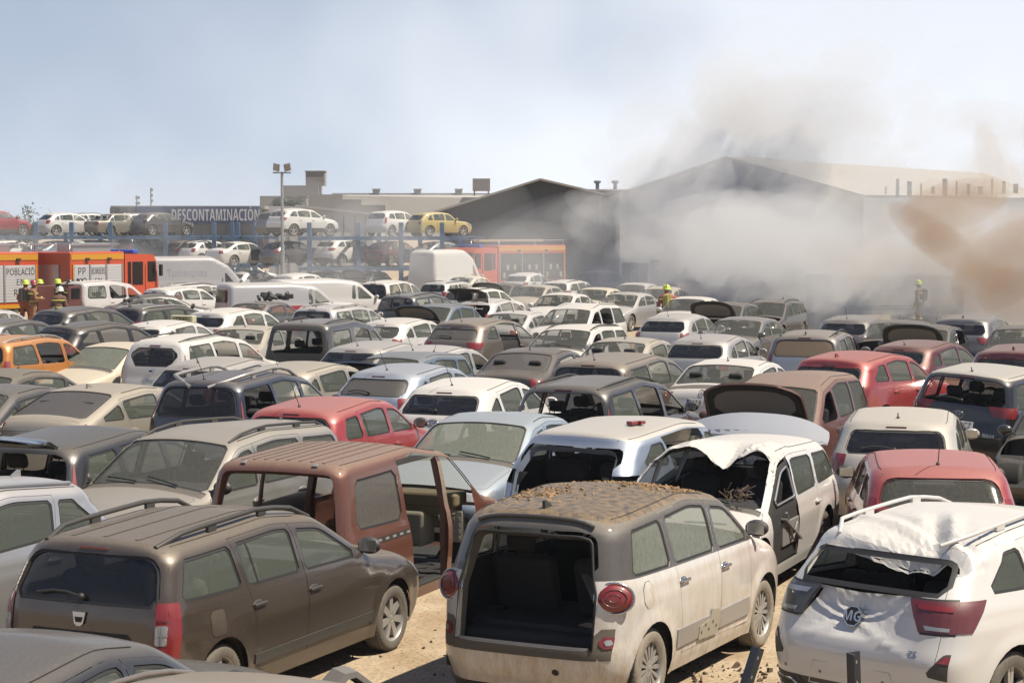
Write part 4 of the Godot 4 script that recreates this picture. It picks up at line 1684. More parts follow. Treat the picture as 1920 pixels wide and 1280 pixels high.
		"van":   # delivery van
			d = {"L": 5.0, "hw": 0.95, "H": 1.97, "wb": 3.1, "fo": 0.93, "rw": 0.33, "ke": 0.16, "kt": 0.14, "tumble": 0.12,
				"nose": [0.1, 0.95], "hood": [0.4, 1.1], "cowl": [0.8, 1.2], "wf": [1.6, 1.86], "apex": [2.6, 1.965], "rr": [4.9, 1.94],
				"rear": [[0.2, 4.94], [0.45, 5.0], [1.1, 4.98], [1.8, 4.92], [2.1, 4.9]],
				"belt": [1.16, 1.16], "pB": 1.75, "dm": 3.0, "two_door": true, "lean": 0.02, "mtop": 0.1, "doorF": 0.95,
				"tl": [0.8, 1.3, 0.1, 0.05], "tl_slant": 0.0, "tgw": 0.08, "tgy": 0.45, "rw0": 1.25, "rwm": 0.18, "rwt": 0.2, "bump_y": 0.46, "seats": 1, "wheels": "steel", "ditch": false}
		"big_van":   # high roof panel van
			d = {"L": 5.6, "hw": 1.0, "H": 2.55, "wb": 3.6, "fo": 0.95, "rw": 0.35, "ke": 0.14, "kt": 0.2, "tumble": 0.08,
				"nose": [0.1, 1.0], "hood": [0.4, 1.16], "cowl": [0.75, 1.28], "wf": [1.45, 2.1], "apex": [2.3, 2.54], "rr": [5.5, 2.52], "soft": 0.12,
				"rear": [[0.2, 5.54], [0.45, 5.6], [1.2, 5.59], [2.3, 5.52], [2.8, 5.5]],
				"belt": [1.25, 1.25], "pB": 1.75, "dm": 3.7, "two_door": true, "lean": 0.02, "mtop": 0.3, "doorF": 0.95,
				"tl": [0.9, 1.4, 0.1, 0.05], "tl_slant": 0.0, "tgw": 0.08, "tgy": 0.5, "rw0": 3.2, "rwm": 0.18, "rwt": 0.2, "bump_y": 0.5, "seats": 1, "wheels": "steel", "ditch": false}
		"old_saloon":   # square three box of the eighties
			d = {"L": 4.4, "hw": 0.83, "H": 1.4, "wb": 2.6, "fo": 0.82, "rw": 0.3, "ke": 0.1, "crown": 0.06, "kt": 0.06, "soft": 0.04,
				"nose": [0.1, 0.76], "hood": [0.5, 0.86], "cowl": [1.4, 0.93], "wf": [1.95, 1.33], "apex": [2.5, 1.395], "rr": [3.15, 1.35],
				"deck": [[3.6, 0.97], [4.35, 0.92]],
				"rear": [[0.2, 4.33], [0.42, 4.4], [0.6, 4.4], [0.9, 4.36], [1.2, 4.36]],
				"belt": [0.92, 0.94], "pB": 2.3, "pC": 3.1, "dm": 0.14, "lean": 0.05, "leanC": 0.1,
				"tl": [0.66, 0.84, 0.42, 0.08], "tl_slant": 0.0, "tgw": 0.14, "tgy": 0.6, "bump_y": 0.58, "back_k": "screen", "cf": 0.05, "cr": 0.03}
		"old_hatch":   # square small hatchback of the seventies
			d = {"L": 3.8, "hw": 0.81, "H": 1.4, "wb": 2.4, "fo": 0.72, "rw": 0.29, "ke": 0.1, "crown": 0.06, "kt": 0.06, "soft": 0.04,
				"nose": [0.1, 0.74], "hood": [0.5, 0.86], "cowl": [1.15, 0.92], "wf": [1.65, 1.33], "apex": [2.2, 1.395], "rr": [3.25, 1.33],
				"rear": [[0.2, 3.75], [0.42, 3.8], [0.6, 3.78], [0.9, 3.72], [1.3, 3.32], [1.6, 3.3]],
				"belt": [0.9, 0.92], "pB": 2.0, "pC": 2.8, "dm": 0.4, "lean": 0.05, "leanC": 0.1,
				"tl": [0.66, 0.84, 0.3, 0.04], "tl_slant": 0.0, "tgw": 0.12, "tgy": 0.6, "rw0": 0.92, "bump_y": 0.56, "cf": 0.05, "cr": 0.03}
	return d

# ------------------------------------------------------------------ crash damage: where a point of the skin goes
static func jag(p: Vector3, f: float) -> float:   # uneven from spot to spot, -1 .. 1
	var v := sin(p.x * 12.9898 * f + p.z * 78.233 * f + p.y * 37.7) * 43758.5453
	return (v - floor(v)) * 2.0 - 1.0

static func fold(x: float, w: float) -> float:   # a sharp ridge, 1 at 0 and nothing past w
	return maxf(0.0, 1.0 - absf(x) / w)

func zs_bend(p: Vector3) -> Vector3:   # the crushed rear of the white crossover: roof edge caved in, tailgate creased
	var q := p
	if p.y > 1.3:
		var d := fold(p.x + 1.74, 0.62) * fold(p.z - 0.16, 0.62)
		q.y -= 0.17 * d
		q.x += 0.09 * d
		var s := smoothstep(-0.75, -1.2, p.x)
		q.y -= 0.045 * s * fold(p.z + 0.55 * (p.x + 1.25) - 0.12, 0.13)
		q.y += 0.035 * s * fold(p.z + 0.55 * (p.x + 1.25) - 0.27, 0.12)
		q.y += 0.03 * s * fold(p.x + 1.42 + 0.35 * p.z, 0.09)
		q.y -= 0.02 * s * fold(p.x + 1.27 + 0.5 * p.z, 0.08)
		q.y += 0.008 * s * jag(p, 1.0) * (0.3 + d)
	elif p.x < -1.7 and p.y > 0.6:
		var d := fold(p.y - 1.05, 0.26) * fold(p.z + 0.10, 0.62)
		q.x += 0.12 * d
		q.y -= 0.07 * d
		q.x += 0.008 * jag(p, 1.0) * d
		q.x -= 0.02 * fold(p.y - 0.95 + 0.45 * absf(p.z + 0.06), 0.06) * fold(p.z, 0.6)
	return q

func wreck_bend(p: Vector3) -> Vector3:   # the white estate's roof, pushed up into folds above the windscreen
	var q := p
	if p.y > 1.12 and p.x > -0.7:
		var t := smoothstep(-0.7, 0.25, p.x) * smoothstep(1.15, 0.5, absf(p.x - 0.2))
		var w := p.z + 0.10
		q.y += t * (0.12 * fold(absf(w) - 0.40, 0.30) - 0.14 * fold(w, 0.24))
		q.y += t * (0.045 * fold(w + 0.3 * (p.x - 0.2) - 0.62, 0.1) + 0.04 * fold(w - 0.4 * (p.x - 0.2) + 0.2, 0.08) - 0.03 * fold(w - 0.5 * p.x + 0.38, 0.09))
		q.y += t * 0.008 * jag(p, 1.0)
		q.x -= t * 0.12 * fold(w, 0.7) + 0.014 * t * jag(p, 0.7)
	return q

var parked := {}

func park_cars() -> void:
	parked.A1 = car("hatch", 0, -2.86, -11.89, 22.0, lin(0.045, 0.046, 0.05), 0.4, "dark grey hatchback cut by the bottom left corner with its bonnet ajar", {"hood_up": 7.0, "dust": -0.1, "mats": {"mirror_left": "trim"}, "spec": {"mirror_k": "trim", "aerial": ""}})
	parked.A0 = car("wagon", 0, -1.36, -10.60, 24.0, lin(0.17, 0.145, 0.125), 0.3, "tan dusty estate of which only the roof and rail show at the bottom edge", {"spec": {"rail_k": "paint", "aerial": ""}})
	parked.A2 = car("estate", 0, -2.42, -17.07, 24.0, lin(0.085, 0.066, 0.052), 0.45, "dusty brown estate with long roof rails, front left of the yard", {"dust": -0.03})
	parked.A3 = car("mini_mpv", 0, 1.00, -17.49, 27.0, lin(0.66, 0.65, 0.63), 0, "muddy white car with black roof and its open boot empty", {"roof": lin(0.03, 0.03, 0.034), "muddy": true, "frame": lin(0.03, 0.03, 0.032), "dust": 0.10, "tyre": "mud_tyre", "mats": {"glass": "pale_glass"}})
	parked.A4 = car("crossover", 0, 4.07, -16.35, 44.0, lin(0.66, 0.65, 0.63), 0, "white crossover with a crushed spoiler and smashed rear window", {"spec": {"bend": zs_bend, "g": 0.04, "gone": ["rear_window"], "rails": [2.0, 3.9, 0.05], "rail_k": "paint", "clad": 0.36, "L": 4.4, "wheels": "five", "aerial": "", "lips": true, "tl": [0.90, 1.12, 0.44, 0.3], "tl_slant": 0.06, "wiper": false}, "mats": {"tail_light_left": "lamp_smoke", "tail_light_right": "lamp_dark"}, "dust": -0.1})
	parked.B1 = car("crossover", 0, -5.21, -17.02, 205.0, lin(0.52, 0.52, 0.53), 0.6, "silver crossover cut by the left edge behind the brown estate", {"spec": {"rails": [2.0, 3.9, 0.03], "rail_k": "paint", "clad": 0.0}, "dust": -0.08})
	parked.B2 = car("suv", 0, -3.52, -21.91, 207.0, lin(0.30, 0.295, 0.285), 0.5, "silver off-roader with black roof rails facing left behind the brown estate", {"spec": {"clad": 0.0, "mirror_k": "trim"}, "dust": 0.03})
	parked.B3 = car("vanlet", 0, -1.57, -21.49, 22.0, lin(0.16, 0.046, 0.025), 0.4, "copper red box van stripped of doors, tailgate and front end", {"spec": {"gone": ["tailgate", "rear_window", "front_door_right", "rear_door_right", "rear_door_left", "front", "headlights", "cabin", "tail_light_right", "tail_light_left", "mirror_right", "front_window_left", "last_window_left", "rear_window_left", "quarter_window_left"], "ribs": 8, "aerial": ""}, "skip": ["bonnet", "front_window", "mirror", "wheel_front", "grille", "interior_trim", "wiper", "cladding", "headlining"], "mats": {"quarter_window_right": "dusty_glass", "windscreen": "glass"}, "dust": 0.06, "sink": 0.21})
	parked.B4 = car("mpv", 0, -4.78, -23.49, 19.0, lin(0.045, 0.046, 0.05), 0.5, "dark grey people carrier with its tailgate raised at the left edge", {"spec": {"H": 1.58, "rails": [0, 0, 0], "mirror_k": "paint", "wf": [1.85, 1.46], "apex": [2.6, 1.575], "rr": [4.1, 1.5], "L": 4.4, "rear": [[0.2, 4.3], [0.45, 4.4], [0.7, 4.39], [0.78, 4.35], [1.05, 4.32], [1.42, 4.12], [1.5, 4.1], [1.8, 4.1]], "belt": [0.96, 1.0], "dm": 0.3, "aerial": ""}, "skip": ["roof_rail"], "tail_up": 82.0, "dust": -0.08})
	parked.B5 = car("wagon", 0, 2.30, -21.79, 203.0, lin(0.66, 0.65, 0.63), 0, "wrecked white estate with a crumpled roof and no windscreen", {"spec": {"g": 0.045, "bend": wreck_bend, "gone": ["windscreen", "front_door_left", "rails"], "rails": [0, 0, 0], "aerial": "", "lips": true}, "skip": ["roof_rail", "mirror", "windscreen", "front_window_left"], "dust": -0.06})
	parked.B6 = car("crossover", 0, 1.66, -24.24, 33.0, lin(0.31, 0.37, 0.48), 0.5, "pale blue coupe crossover missing its tailgate", {"spec": {"gone": ["tailgate", "rear_window", "tail_light_left", "tail_light_right"], "clad": 0.0, "L": 4.5, "H": 1.6, "rr": [4.05, 1.5], "apex": [2.6, 1.6], "aerial": "", "tgw": 0.24}, "skip": ["rear_window", "rear_door_right"], "roof": lin(0.62, 0.60, 0.56), "dust": -0.06})
	parked.B7 = car("hatch", 0, 5.35, -27.00, 15.0, lin(0.50, 0.48, 0.44), 0.2, "cream white hatchback with dark rear window behind the red one", {"spec": {"aerial": "stub", "tl": [0.72, 0.98, 0.24, 0.2], "back_k": "dark_glass"}})
	parked.B8 = car("small", 0, 4.63, -22.08, 7.0, lin(0.34, 0.03, 0.035), 0.1, "dusty red small hatchback seen from straight behind", {"spec": {"H": 1.45, "wf": [1.7, 1.38], "apex": [2.3, 1.445], "rr": [3.5, 1.38], "mirror_k": "trim", "rear": [[0.2, 3.85], [0.42, 3.94], [0.6, 3.95], [0.7, 3.9], [0.96, 3.86], [1.32, 3.55], [1.38, 3.52], [1.6, 3.52]], "wiper": false}, "mats": {"rear_window": "screen"}})
	parked.B9 = car("saloon", 1, 8.19, -28.68, 205.0, lin(0.014, 0.014, 0.015), 0.2, "black wreck with a bare engine bay at the right edge", {"spec": {"gone": ["front", "headlights"]}, "skip": ["bonnet", "headlight", "grille"]})
	parked.B10 = car("suv", 0, 7.97, -32.11, 34.0, lin(0.02, 0.022, 0.03), 0.4, "black off-roader with a pale dusty roof and a Spanish plate", {"roof": lin(0.50, 0.48, 0.44), "spec": {"rails": [0, 0, 0], "tl": [0.98, 1.14, 0.42, 0.2], "tl_slant": 0.05, "clad": 0.3, "gone": ["rear_window"]}, "skip": ["roof_rail", "rear_window"], "tilt": [4.0, 0.0], "sink": -0.06})
	parked.C1 = car("mpv", 0, -4.05, -31.47, 18.0, lin(0.022, 0.03, 0.055), 0.4, "navy blue people carrier with silver roof rails and blackened rear window", {"spec": {"rails": [2.0, 4.25, 0.09], "rail_k": "rim", "rail_r": 0.03, "aerial": "whip", "wiper": false, "divider": 9.0, "dm": 0.12}, "skip": ["quarter_window_right"], "mats": {"rear_window": "dark_glass"}})
	parked.C2 = car("small", 1, -2.43, -28.41, 20.0, lin(0.34, 0.03, 0.035), 0.1, "bright red small hatchback behind the copper van", {"spec": {"mirror_k": "trim", "back_k": "dark_glass"}, "dust": -0.04})
	parked.C3 = car("saloon", 1, -0.31, -25.93, 201.0, lin(0.33, 0.42, 0.52), 0.5, "light blue saloon facing left with a dust covered windscreen", {"mats": {"windscreen": "pale_glass"}})
	parked.C4 = car("mpv", 1, 1.55, -30.32, 24.0, lin(0.045, 0.046, 0.05), 0.4, "dark grey people carrier with no rear glass, middle of the yard", {"spec": {"rails": [1.9, 4.15, 0.035], "aerial": "", "gone": ["rear_window"]}, "skip": ["rear_window"], "mats": {"mirror_right": "trim"}})
	parked.C5 = car("hatch", 1, -0.47, -32.38, 22.0, lin(0.66, 0.65, 0.63), 0, "white hatchback with an oval badge on its tailgate", {"spec": {"L": 4.15}, "dust": -0.02})
	parked.C6 = car("hatch", 1, -1.64, -35.76, 26.0, lin(0.31, 0.37, 0.48), 0.4, "pale blue hatchback with a wide dark dusty rear window", {"spec": {"tgw": 0.14, "back_k": "dusty_glass"}})
	parked.C7 = car("liftback", 1, -6.18, -31.35, 24.0, lin(0.38, 0.35, 0.30), 0.4, "beige liftback with a large dark sloping rear window", {"dust": 0.05, "skip": ["front_window_right"]})
	parked.C8 = car("mpv", 1, 4.14, -30.02, 204.0, lin(0.11, 0.014, 0.014), 0.3, "burgundy people carrier with its bonnet raised", {"hood_up": 62.0, "skip": ["headlight", "front_window_left"], "spec": {"rails": [0, 0, 0], "aerial": "", "gone": ["front"]}, "dust": 0.1})
	parked.C9 = car("crossover", 1, 6.70, -36.91, 36.0, lin(0.34, 0.03, 0.035), 0.3, "bright red crossover with the front door mirror folded out", {"spec": {"mirror_k": "trim", "clad": 0.3}, "dust": -0.02})
	parked.C10 = car("saloon", 1, 4.32, -37.50, 25.0, lin(0.66, 0.65, 0.63), 0.1, "white saloon with a black boot lid and number plate", {"spec": {"aerial": "stub"}, "mats": {"boot_lid": "trim"}})
	parked.D1 = car("suv", 1, -10.12, -42.07, 22.0, lin(0.52, 0.20, 0.035), 0.3, "orange off-roader with no side windows at the left edge", {"skip": ["front_window_right", "rear_window_right"], "spec": {"rail_k": "rim", "H": 1.64}})
	parked.D2 = car("hatch", 1, -12.10, -39.11, 205.0, lin(0.66, 0.65, 0.63), 0.1, "white hatchback cut by the left edge below the orange one", {"spec": {"H": 1.55, "aerial": ""}})
	parked.D3 = car("saloon", 1, -8.51, -42.42, 207.0, lin(0.62, 0.56, 0.44), 0.1, "cream white saloon facing left with headlights showing", {"mats": {"windscreen": "pale_glass"}, "spec": {"aerial": ""}})
	parked.D4 = car("mpv", 1, -6.50, -42.41, 23.0, lin(0.66, 0.65, 0.63), 0.05, "white people carrier with a yellow sticker in its rear window", {"skip": ["rear_window_right"], "spec": {"rwr": 0.16, "rwm": 0.12, "aerial": ""}})
	parked.D5 = car("saloon", 1, -8.97, -34.24, 203.0, lin(0.014, 0.014, 0.015), 0.2, "black saloon with brown dust at the left edge", {"dust": 0.04})
	parked.D6 = car("saloon", 1, -7.82, -31.38, 22.0, lin(0.045, 0.046, 0.05), 0.3, "dark grey saloon below the black one at the left edge")
	parked.D7 = car("hatch", 1, -5.26, -37.67, 25.0, lin(0.40, 0.40, 0.41), 0.4, "silver hatchback with a dented roof corner behind the navy carrier", {"spec": {"aerial": "whip"}, "dust": 0.06})
	parked.D8 = car("hatch", 1, -3.56, -36.32, 28.0, lin(0.38, 0.35, 0.30), 0.3, "sand coloured hatchback with a dark blue spoiler", {"mats": {"tailgate": "navy"}, "skip": ["front_window_right"]})
	parked.D9 = car("vanlet", 1, -4.11, -46.26, 19.0, lin(0.11, 0.11, 0.115), 0.4, "grey box car with an empty rear window and red lamp", {"spec": {"gone": ["rear_window"], "rails": [1.9, 4.1, 0.045], "tgw": 0.1}, "mats": {"tailgate": "trim"}, "skip": ["rear_window_right"]})
	parked.D10 = car("hatch", 1, -2.71, -42.97, 26.0, lin(0.40, 0.40, 0.41), 0.4, "grey silver hatchback with a wide black spoiler", {"spec": {"H": 1.5, "aerial": "stub"}, "mats": {"tailgate": "trim"}})
	parked.D11 = car("small", 1, -2.16, -38.14, 206.0, lin(0.10, 0.15, 0.22), 0.4, "blue small car with its rounded bonnet raised", {"hood_up": 50.0})
	parked.D12 = car("hatch", 1, -1.43, -41.40, 28.0, lin(0.52, 0.52, 0.53), 0.5, "silver hatchback with one side window down, left of centre", {"skip": ["front_window_right"]})
	parked.D13 = car("hatch", 1, -2.81, -54.19, 27.0, lin(0.66, 0.65, 0.63), 0.3, "white silver hatchback with a wide rear window left of the taupe crossover", {"mats": {"rear_window": "screen"}})
	parked.D14 = car("crossover", 1, -0.56, -50.71, 29.0, lin(0.17, 0.145, 0.125), 0.4, "taupe crossover without its rear door, a seat showing", {"spec": {"clad": 0.0, "aerial": "whip", "back_k": "dusty_glass"}, "skip": ["rear_door_right"]})
	parked.D15 = car("saloon", 1, 0.64, -41.02, 22.0, lin(0.028, 0.024, 0.024), 0.3, "black saloon beside the taupe hatchback in the middle", {"mats": {"rear_window": "dusty_glass"}})
	parked.D16 = car("mpv", 1, 2.20, -37.03, 25.0, lin(0.17, 0.145, 0.125), 0.4, "taupe people carrier with a purple sticker in the rear window", {"spec": {"H": 1.6, "wf": [1.8, 1.48], "apex": [2.5, 1.59], "rr": [4.15, 1.51], "rails": [0, 0, 0], "aerial": "whip", "dm": 0.26}, "skip": ["roof_rail"]})
	parked.D17 = car("saloon", 1, 2.83, -44.97, 25.0, lin(0.38, 0.35, 0.30), 0.3, "beige saloon behind the taupe people carrier")
	parked.D18 = car("wagon", 1, 1.49, -49.41, 204.0, lin(0.66, 0.65, 0.63), 0.1, "white estate facing left with a clear windscreen", {"spec": {"aerial": ""}, "skip": ["front_window_left"]})
	parked.D19 = car("mpv", 1, 1.92, -58.86, 204.0, lin(0.66, 0.65, 0.63), 0.1, "white people carrier facing left above the white estate", {"spec": {"rails": [1.9, 4.1, 0.03], "rail_k": "paint"}, "skip": ["front_window_left"]})
	parked.D20 = car("hatch", 1, 4.72, -45.83, 22.0, lin(0.40, 0.40, 0.41), 0.5, "silver hatchback with a tan roof in front of the smoke", {"skip": ["front_window_right"]})
	parked.D21 = car("suv", 1, 6.85, -44.29, 18.0, lin(0.16, 0.15, 0.145), 0.4, "grey off-roader with black roof rails in front of the smoke", {"mats": {"rear_window": "cardboard", "tailgate": "silver_paint"}, "spec": {"aerial": "fin"}})
	parked.D22 = car("hatch", 1, 9.10, -43.33, 36.0, lin(0.11, 0.014, 0.014), 0.3, "dark red hatchback in front of the raised black bonnet", {"spec": {"aerial": "stub"}})
	parked.D23 = car("crossover", 1, 10.25, -39.14, 28.0, lin(0.11, 0.014, 0.014), 0.3, "dark red crossover at the right edge")
	parked.D24 = car("hatch", 1, 10.38, -49.91, 204.0, lin(0.014, 0.014, 0.015), 0.1, "burnt black car with its bonnet raised in the smoke", {"hood_up": 58.0})
	parked.D25 = car("saloon", 1, 12.82, -49.90, 204.0, lin(0.014, 0.014, 0.015), 0.1, "burnt black saloon with bare engine bay at the right edge", {"skip": ["bonnet"]})
	parked.E1 = car("crossover", 1, -12.25, -58.28, 36.0, lin(0.045, 0.046, 0.05), 0.4, "dark grey crossover with chrome window frame beside the firefighters", {"mats": {"window_seal": "chrome"}})
	parked.E2 = car("wagon", 1, -10.92, -63.54, 35.0, lin(0.03, 0.03, 0.032), 0.3, "black estate with a pale rear pillar in the fifth row", {"spec": {"rail_k": "rim", "H": 1.55}})
	parked.E3 = car("crossover", 1, -7.73, -57.15, 29.0, lin(0.66, 0.65, 0.63), 0.1, "white crossover with dark rear window in front of the striped van")
	parked.E4 = car("crossover", 1, -9.88, -48.91, 38.0, lin(0.014, 0.014, 0.015), 0.3, "black crossover with a long roof spoiler at the left", {"mats": {"glass": "dusty_glass"}})
	parked.E5 = car("hatch", 1, -13.32, -53.84, 32.0, lin(0.045, 0.046, 0.05), 0.3, "dark grey hatchback behind the orange off-roader")
	parked.E6 = car("saloon", 1, -15.98, -61.26, 30.0, lin(0.52, 0.52, 0.53), 0.3, "silver saloon at the left edge in front of the firefighters")
	parked.E7 = car("hatch", 1, -8.94, -52.84, 26.0, lin(0.66, 0.65, 0.63), 0.1, "white taxi with a TAXI sign box on its roof", {"spec": {"H": 1.5}})
	parked.E8 = car("saloon", 1, -6.54, -50.51, 12.0, lin(0.38, 0.35, 0.30), 0.1, "beige saloon behind the white people carrier with the sticker", {"mats": {"rear_window": "screen"}})
	parked.E9 = car("crossover", 1, -12.90, -78.82, 36.0, lin(0.66, 0.65, 0.63), 0.1, "white crossover right of the small red and white van")
	parked.E10 = car("saloon", 1, -13.16, -75.22, 66.0, lin(0.045, 0.046, 0.05), 0.3, "dark grey saloon turned to the right in front of the white crossover")
	parked.E12 = car("wagon", 1, -13.92, -89.10, 38.0, lin(0.52, 0.52, 0.53), 0.2, "pale estate under the lettered van's front")
	parked.E14 = car("mpv", 1, -4.81, -82.14, 24.0, lin(0.66, 0.65, 0.63), 0.1, "tall white people carrier with a grey rear window, mid distance", {"spec": {"H": 1.8, "wf": [1.8, 1.65], "apex": [2.7, 1.79], "rr": [4.25, 1.72], "rails": [0, 0, 0]}, "skip": ["roof_rail"]})
	parked.E15 = car("mpv", 1, -3.10, -69.80, 25.0, lin(0.08, 0.09, 0.10), 0.3, "slate grey people carrier behind the blue raised bonnet")
	parked.E15b = car("hatch", 1, -2.40, -64.00, 205.0, lin(0.10, 0.15, 0.22), 0.4, "slate blue hatchback with its bonnet raised like a dome", {"hood_up": 52.0})
	parked.E16 = car("hatch", 1, -0.57, -69.50, 27.0, lin(0.52, 0.52, 0.53), 0.2, "white hatchback with its tailgate raised, mid distance", {"tail_up": 84.0, "spec": {"aerial": ""}, "mats": {"tailgate": "slate"}})
	parked.E17 = car("saloon", 1, -8.30, -67.61, 26.0, lin(0.11, 0.11, 0.115), 0.3, "grey saloon with black rubbish on its roof")
	parked.E18 = car("suv", 1, -4.85, -58.91, 28.0, lin(0.52, 0.52, 0.53), 0.4, "silver off-roader with white roof rails in front of the striped van", {"spec": {"rail_k": "rim", "aerial": "whip"}})
	parked.E19 = car("saloon", 1, -5.62, -66.62, 28.0, lin(0.66, 0.65, 0.63), 0.1, "white saloon behind the silver off-roader's rear end")
	parked.E20 = car("saloon", 1, 0.35, -59.68, 25.0, lin(0.52, 0.52, 0.53), 0.2, "pale saloon behind the taupe crossover's roof", {"skip": ["front_window_right"]})
	parked.E21 = car("saloon", 1, 1.85, -75.97, 204.0, lin(0.66, 0.65, 0.63), 0.1, "white saloon facing left just behind the white people carrier")
	parked.E22 = car("saloon", 2, 3.47, -82.98, 203.0, lin(0.62, 0.56, 0.44), 0.1, "cream coupe facing left with its door open near the smoke", {"spec": {"aerial": ""}})
	parked.E23 = car("hatch", 2, 6.21, -83.33, 204.0, lin(0.62, 0.56, 0.44), 0, "cream hatchback behind the firefighter in the smoke")
	parked.E24 = car("small", 2, 5.41, -88.38, 200.0, lin(0.66, 0.65, 0.63), 0, "small white car facing left at the edge of the smoke")
	parked.F1 = car("wagon", 2, 2.87, -94.78, 26.0, lin(0.66, 0.65, 0.63), 0, "white estate with dark rear window in front of the pump bay")
	parked.F2 = car("hatch", 2, 1.01, -111.31, 28.0, lin(0.66, 0.65, 0.63), 0, "white hatchback right in front of the far fire engine")
	parked.F3 = car("mpv", 2, 5.02, -107.52, 30.0, lin(0.045, 0.046, 0.05), 0.3, "dark people carrier near the stack of pallets", {"spec": {"rails": [0, 0, 0]}, "skip": ["roof_rail"]})
	parked.F4 = car("saloon", 2, 1.00, -87.00, 206.0, lin(0.38, 0.35, 0.30), 0.2, "beige saloon with open door far in the middle")
	parked.F5 = car("hatch", 2, -0.47, -89.21, 204.0, lin(0.014, 0.014, 0.015), 0.1, "black hatchback with raised bonnet before the far fire engine", {"hood_up": 55.0})
	parked.F6 = car("saloon", 2, -2.06, -104.78, 28.0, lin(0.62, 0.56, 0.44), 0.1, "cream saloon below the tall white van")
	parked.F7 = car("wagon", 2, -2.61, -92.81, 30.0, lin(0.52, 0.52, 0.53), 0.2, "silver estate below the tall white van's rear")
	parked.F8 = car("wagon", 2, -1.12, -81.91, 30.0, lin(0.66, 0.65, 0.63), 0.1, "white estate left of the raised tailgate")
	parked.F9 = car("hatch", 2, -8.41, -114.55, 205.0, lin(0.022, 0.03, 0.055), 0.1, "dark blue hatchback with its boot lid raised under the rack", {"hood_up": 60.0})
	parked.F10 = car("saloon", 2, -7.38, -93.04, 30.0, lin(0.11, 0.11, 0.115), 0.2, "grey saloon right of the white cab van")
	parked.F11 = car("hatch", 2, -17.99, -136.28, 62.0, lin(0.52, 0.52, 0.53), 0.2, "damaged pale hatchback in front of the lettered van's cab")
	parked.F12 = car("saloon", 2, -11.43, -82.19, 24.0, lin(0.62, 0.56, 0.44), 0.1, "cream saloon left of the striped van")
	parked.F13 = car("hatch", 2, -19.67, -108.57, 40.0, lin(0.66, 0.65, 0.63), 0.1, "white hatchback between the fire engine and the lettered van")
	parked.F14 = car("crossover", 2, -10.68, -102.72, 35.0, lin(0.66, 0.65, 0.63), 0.1, "white crossover at ground level under the centre rack")
	parked.F15 = car("hatch", 2, -10.43, -115.52, 38.0, lin(0.014, 0.014, 0.015), 0.2, "black hatchback at ground level under the centre rack")
	parked.F16 = car("saloon", 2, 4.37, -76.63, 206.0, lin(0.40, 0.40, 0.41), 0.2, "silver saloon half hidden in smoke left of the firefighter")
	parked.S1 = car("saloon", 2, 6.42, -71.72, 203.0, lin(0.66, 0.65, 0.63), 0.1, "white saloon facing left almost lost in the smoke")
	parked.S2 = car("hatch", 2, 7.05, -65.42, 204.0, lin(0.014, 0.014, 0.015), 0.1, "black hatchback with raised bonnet dimly seen in the smoke", {"hood_up": 58.0})
	parked.S3 = car("wagon", 2, 8.73, -67.44, 203.0, lin(0.014, 0.014, 0.015), 0.1, "burnt black estate dimly seen left of the hoarding", {"skip": ["bonnet"]})
	parked.S4 = car("hatch", 2, 4.92, -57.26, 24.0, lin(0.40, 0.40, 0.41), 0.3, "silver hatchback behind the tan roofed one in the smoke")
	parked.S5 = car("saloon", 2, 6.37, -55.00, 205.0, lin(0.11, 0.11, 0.115), 0.2, "grey saloon in the smoke left of the grey off-roader")
	parked.S6 = car("hatch", 2, 9.73, -55.86, 24.0, lin(0.11, 0.11, 0.115), 0.2, "grey hatchback in the smoke below the hoarding")
	parked.S7 = car("saloon", 2, 10.29, -53.04, 204.0, lin(0.014, 0.014, 0.015), 0.1, "burnt saloon in the smoke below the hoarding's right end", {"skip": ["bonnet"]})
	parked.S8 = car("crossover", 2, 12.36, -52.92, 26.0, lin(0.11, 0.11, 0.115), 0.2, "grey crossover under the brown smoke")
	parked.R1 = car("crossover", 2, -32.31, -125.00, 40.0, lin(0.34, 0.03, 0.035), 0.2, "red car on the top deck of the rack at the left edge", {"y": 3.46, "group": "cars stored on the racks"})
	parked.R2 = car("hatch", 1, -27.79, -125.00, 48.0, lin(0.66, 0.65, 0.63), 0.1, "clean white hatchback on the top deck of the left rack", {"y": 3.46, "group": "cars stored on the racks"})
	parked.R3 = car("wagon", 2, -27.65, -132.00, 44.0, lin(0.66, 0.65, 0.63), 0, "white car roof behind the square old saloon on the rack", {"y": 3.46, "group": "cars stored on the racks"})
	parked.R4 = car("old_saloon", 2, -24.61, -125.00, 44.0, lin(0.30, 0.28, 0.24), 0.2, "square old silver saloon on the top deck of the left rack", {"y": 3.46, "group": "cars stored on the racks"})
	parked.R5 = car("wagon", 2, -24.22, -132.00, 42.0, lin(0.66, 0.65, 0.63), 0, "white car behind the crashed black one on the top deck", {"y": 3.46, "group": "cars stored on the racks"})
	parked.R6 = car("hatch", 2, -21.93, -125.00, 44.0, lin(0.05, 0.045, 0.04), 0.2, "crashed black hatchback on the top deck under the banner", {"y": 3.46, "group": "cars stored on the racks", "skip": ["front_door_right", "tail"]})
	parked.R7 = car("wagon", 2, -31.31, -125.00, 44.0, lin(0.66, 0.65, 0.63), 0, "white taxi estate on the middle deck at the left edge", {"y": 1.72, "group": "cars stored on the racks"})
	parked.R8 = car("saloon", 2, -28.19, -125.00, 44.0, lin(0.10, 0.15, 0.22), 0.3, "blue saloon on the middle deck behind the fire engine's box", {"y": 1.72, "group": "cars stored on the racks"})
	parked.R9 = car("wagon", 2, -25.78, -125.00, 44.0, lin(0.52, 0.52, 0.53), 0.1, "white estate with a black rear on the middle deck", {"y": 1.72, "group": "cars stored on the racks"})
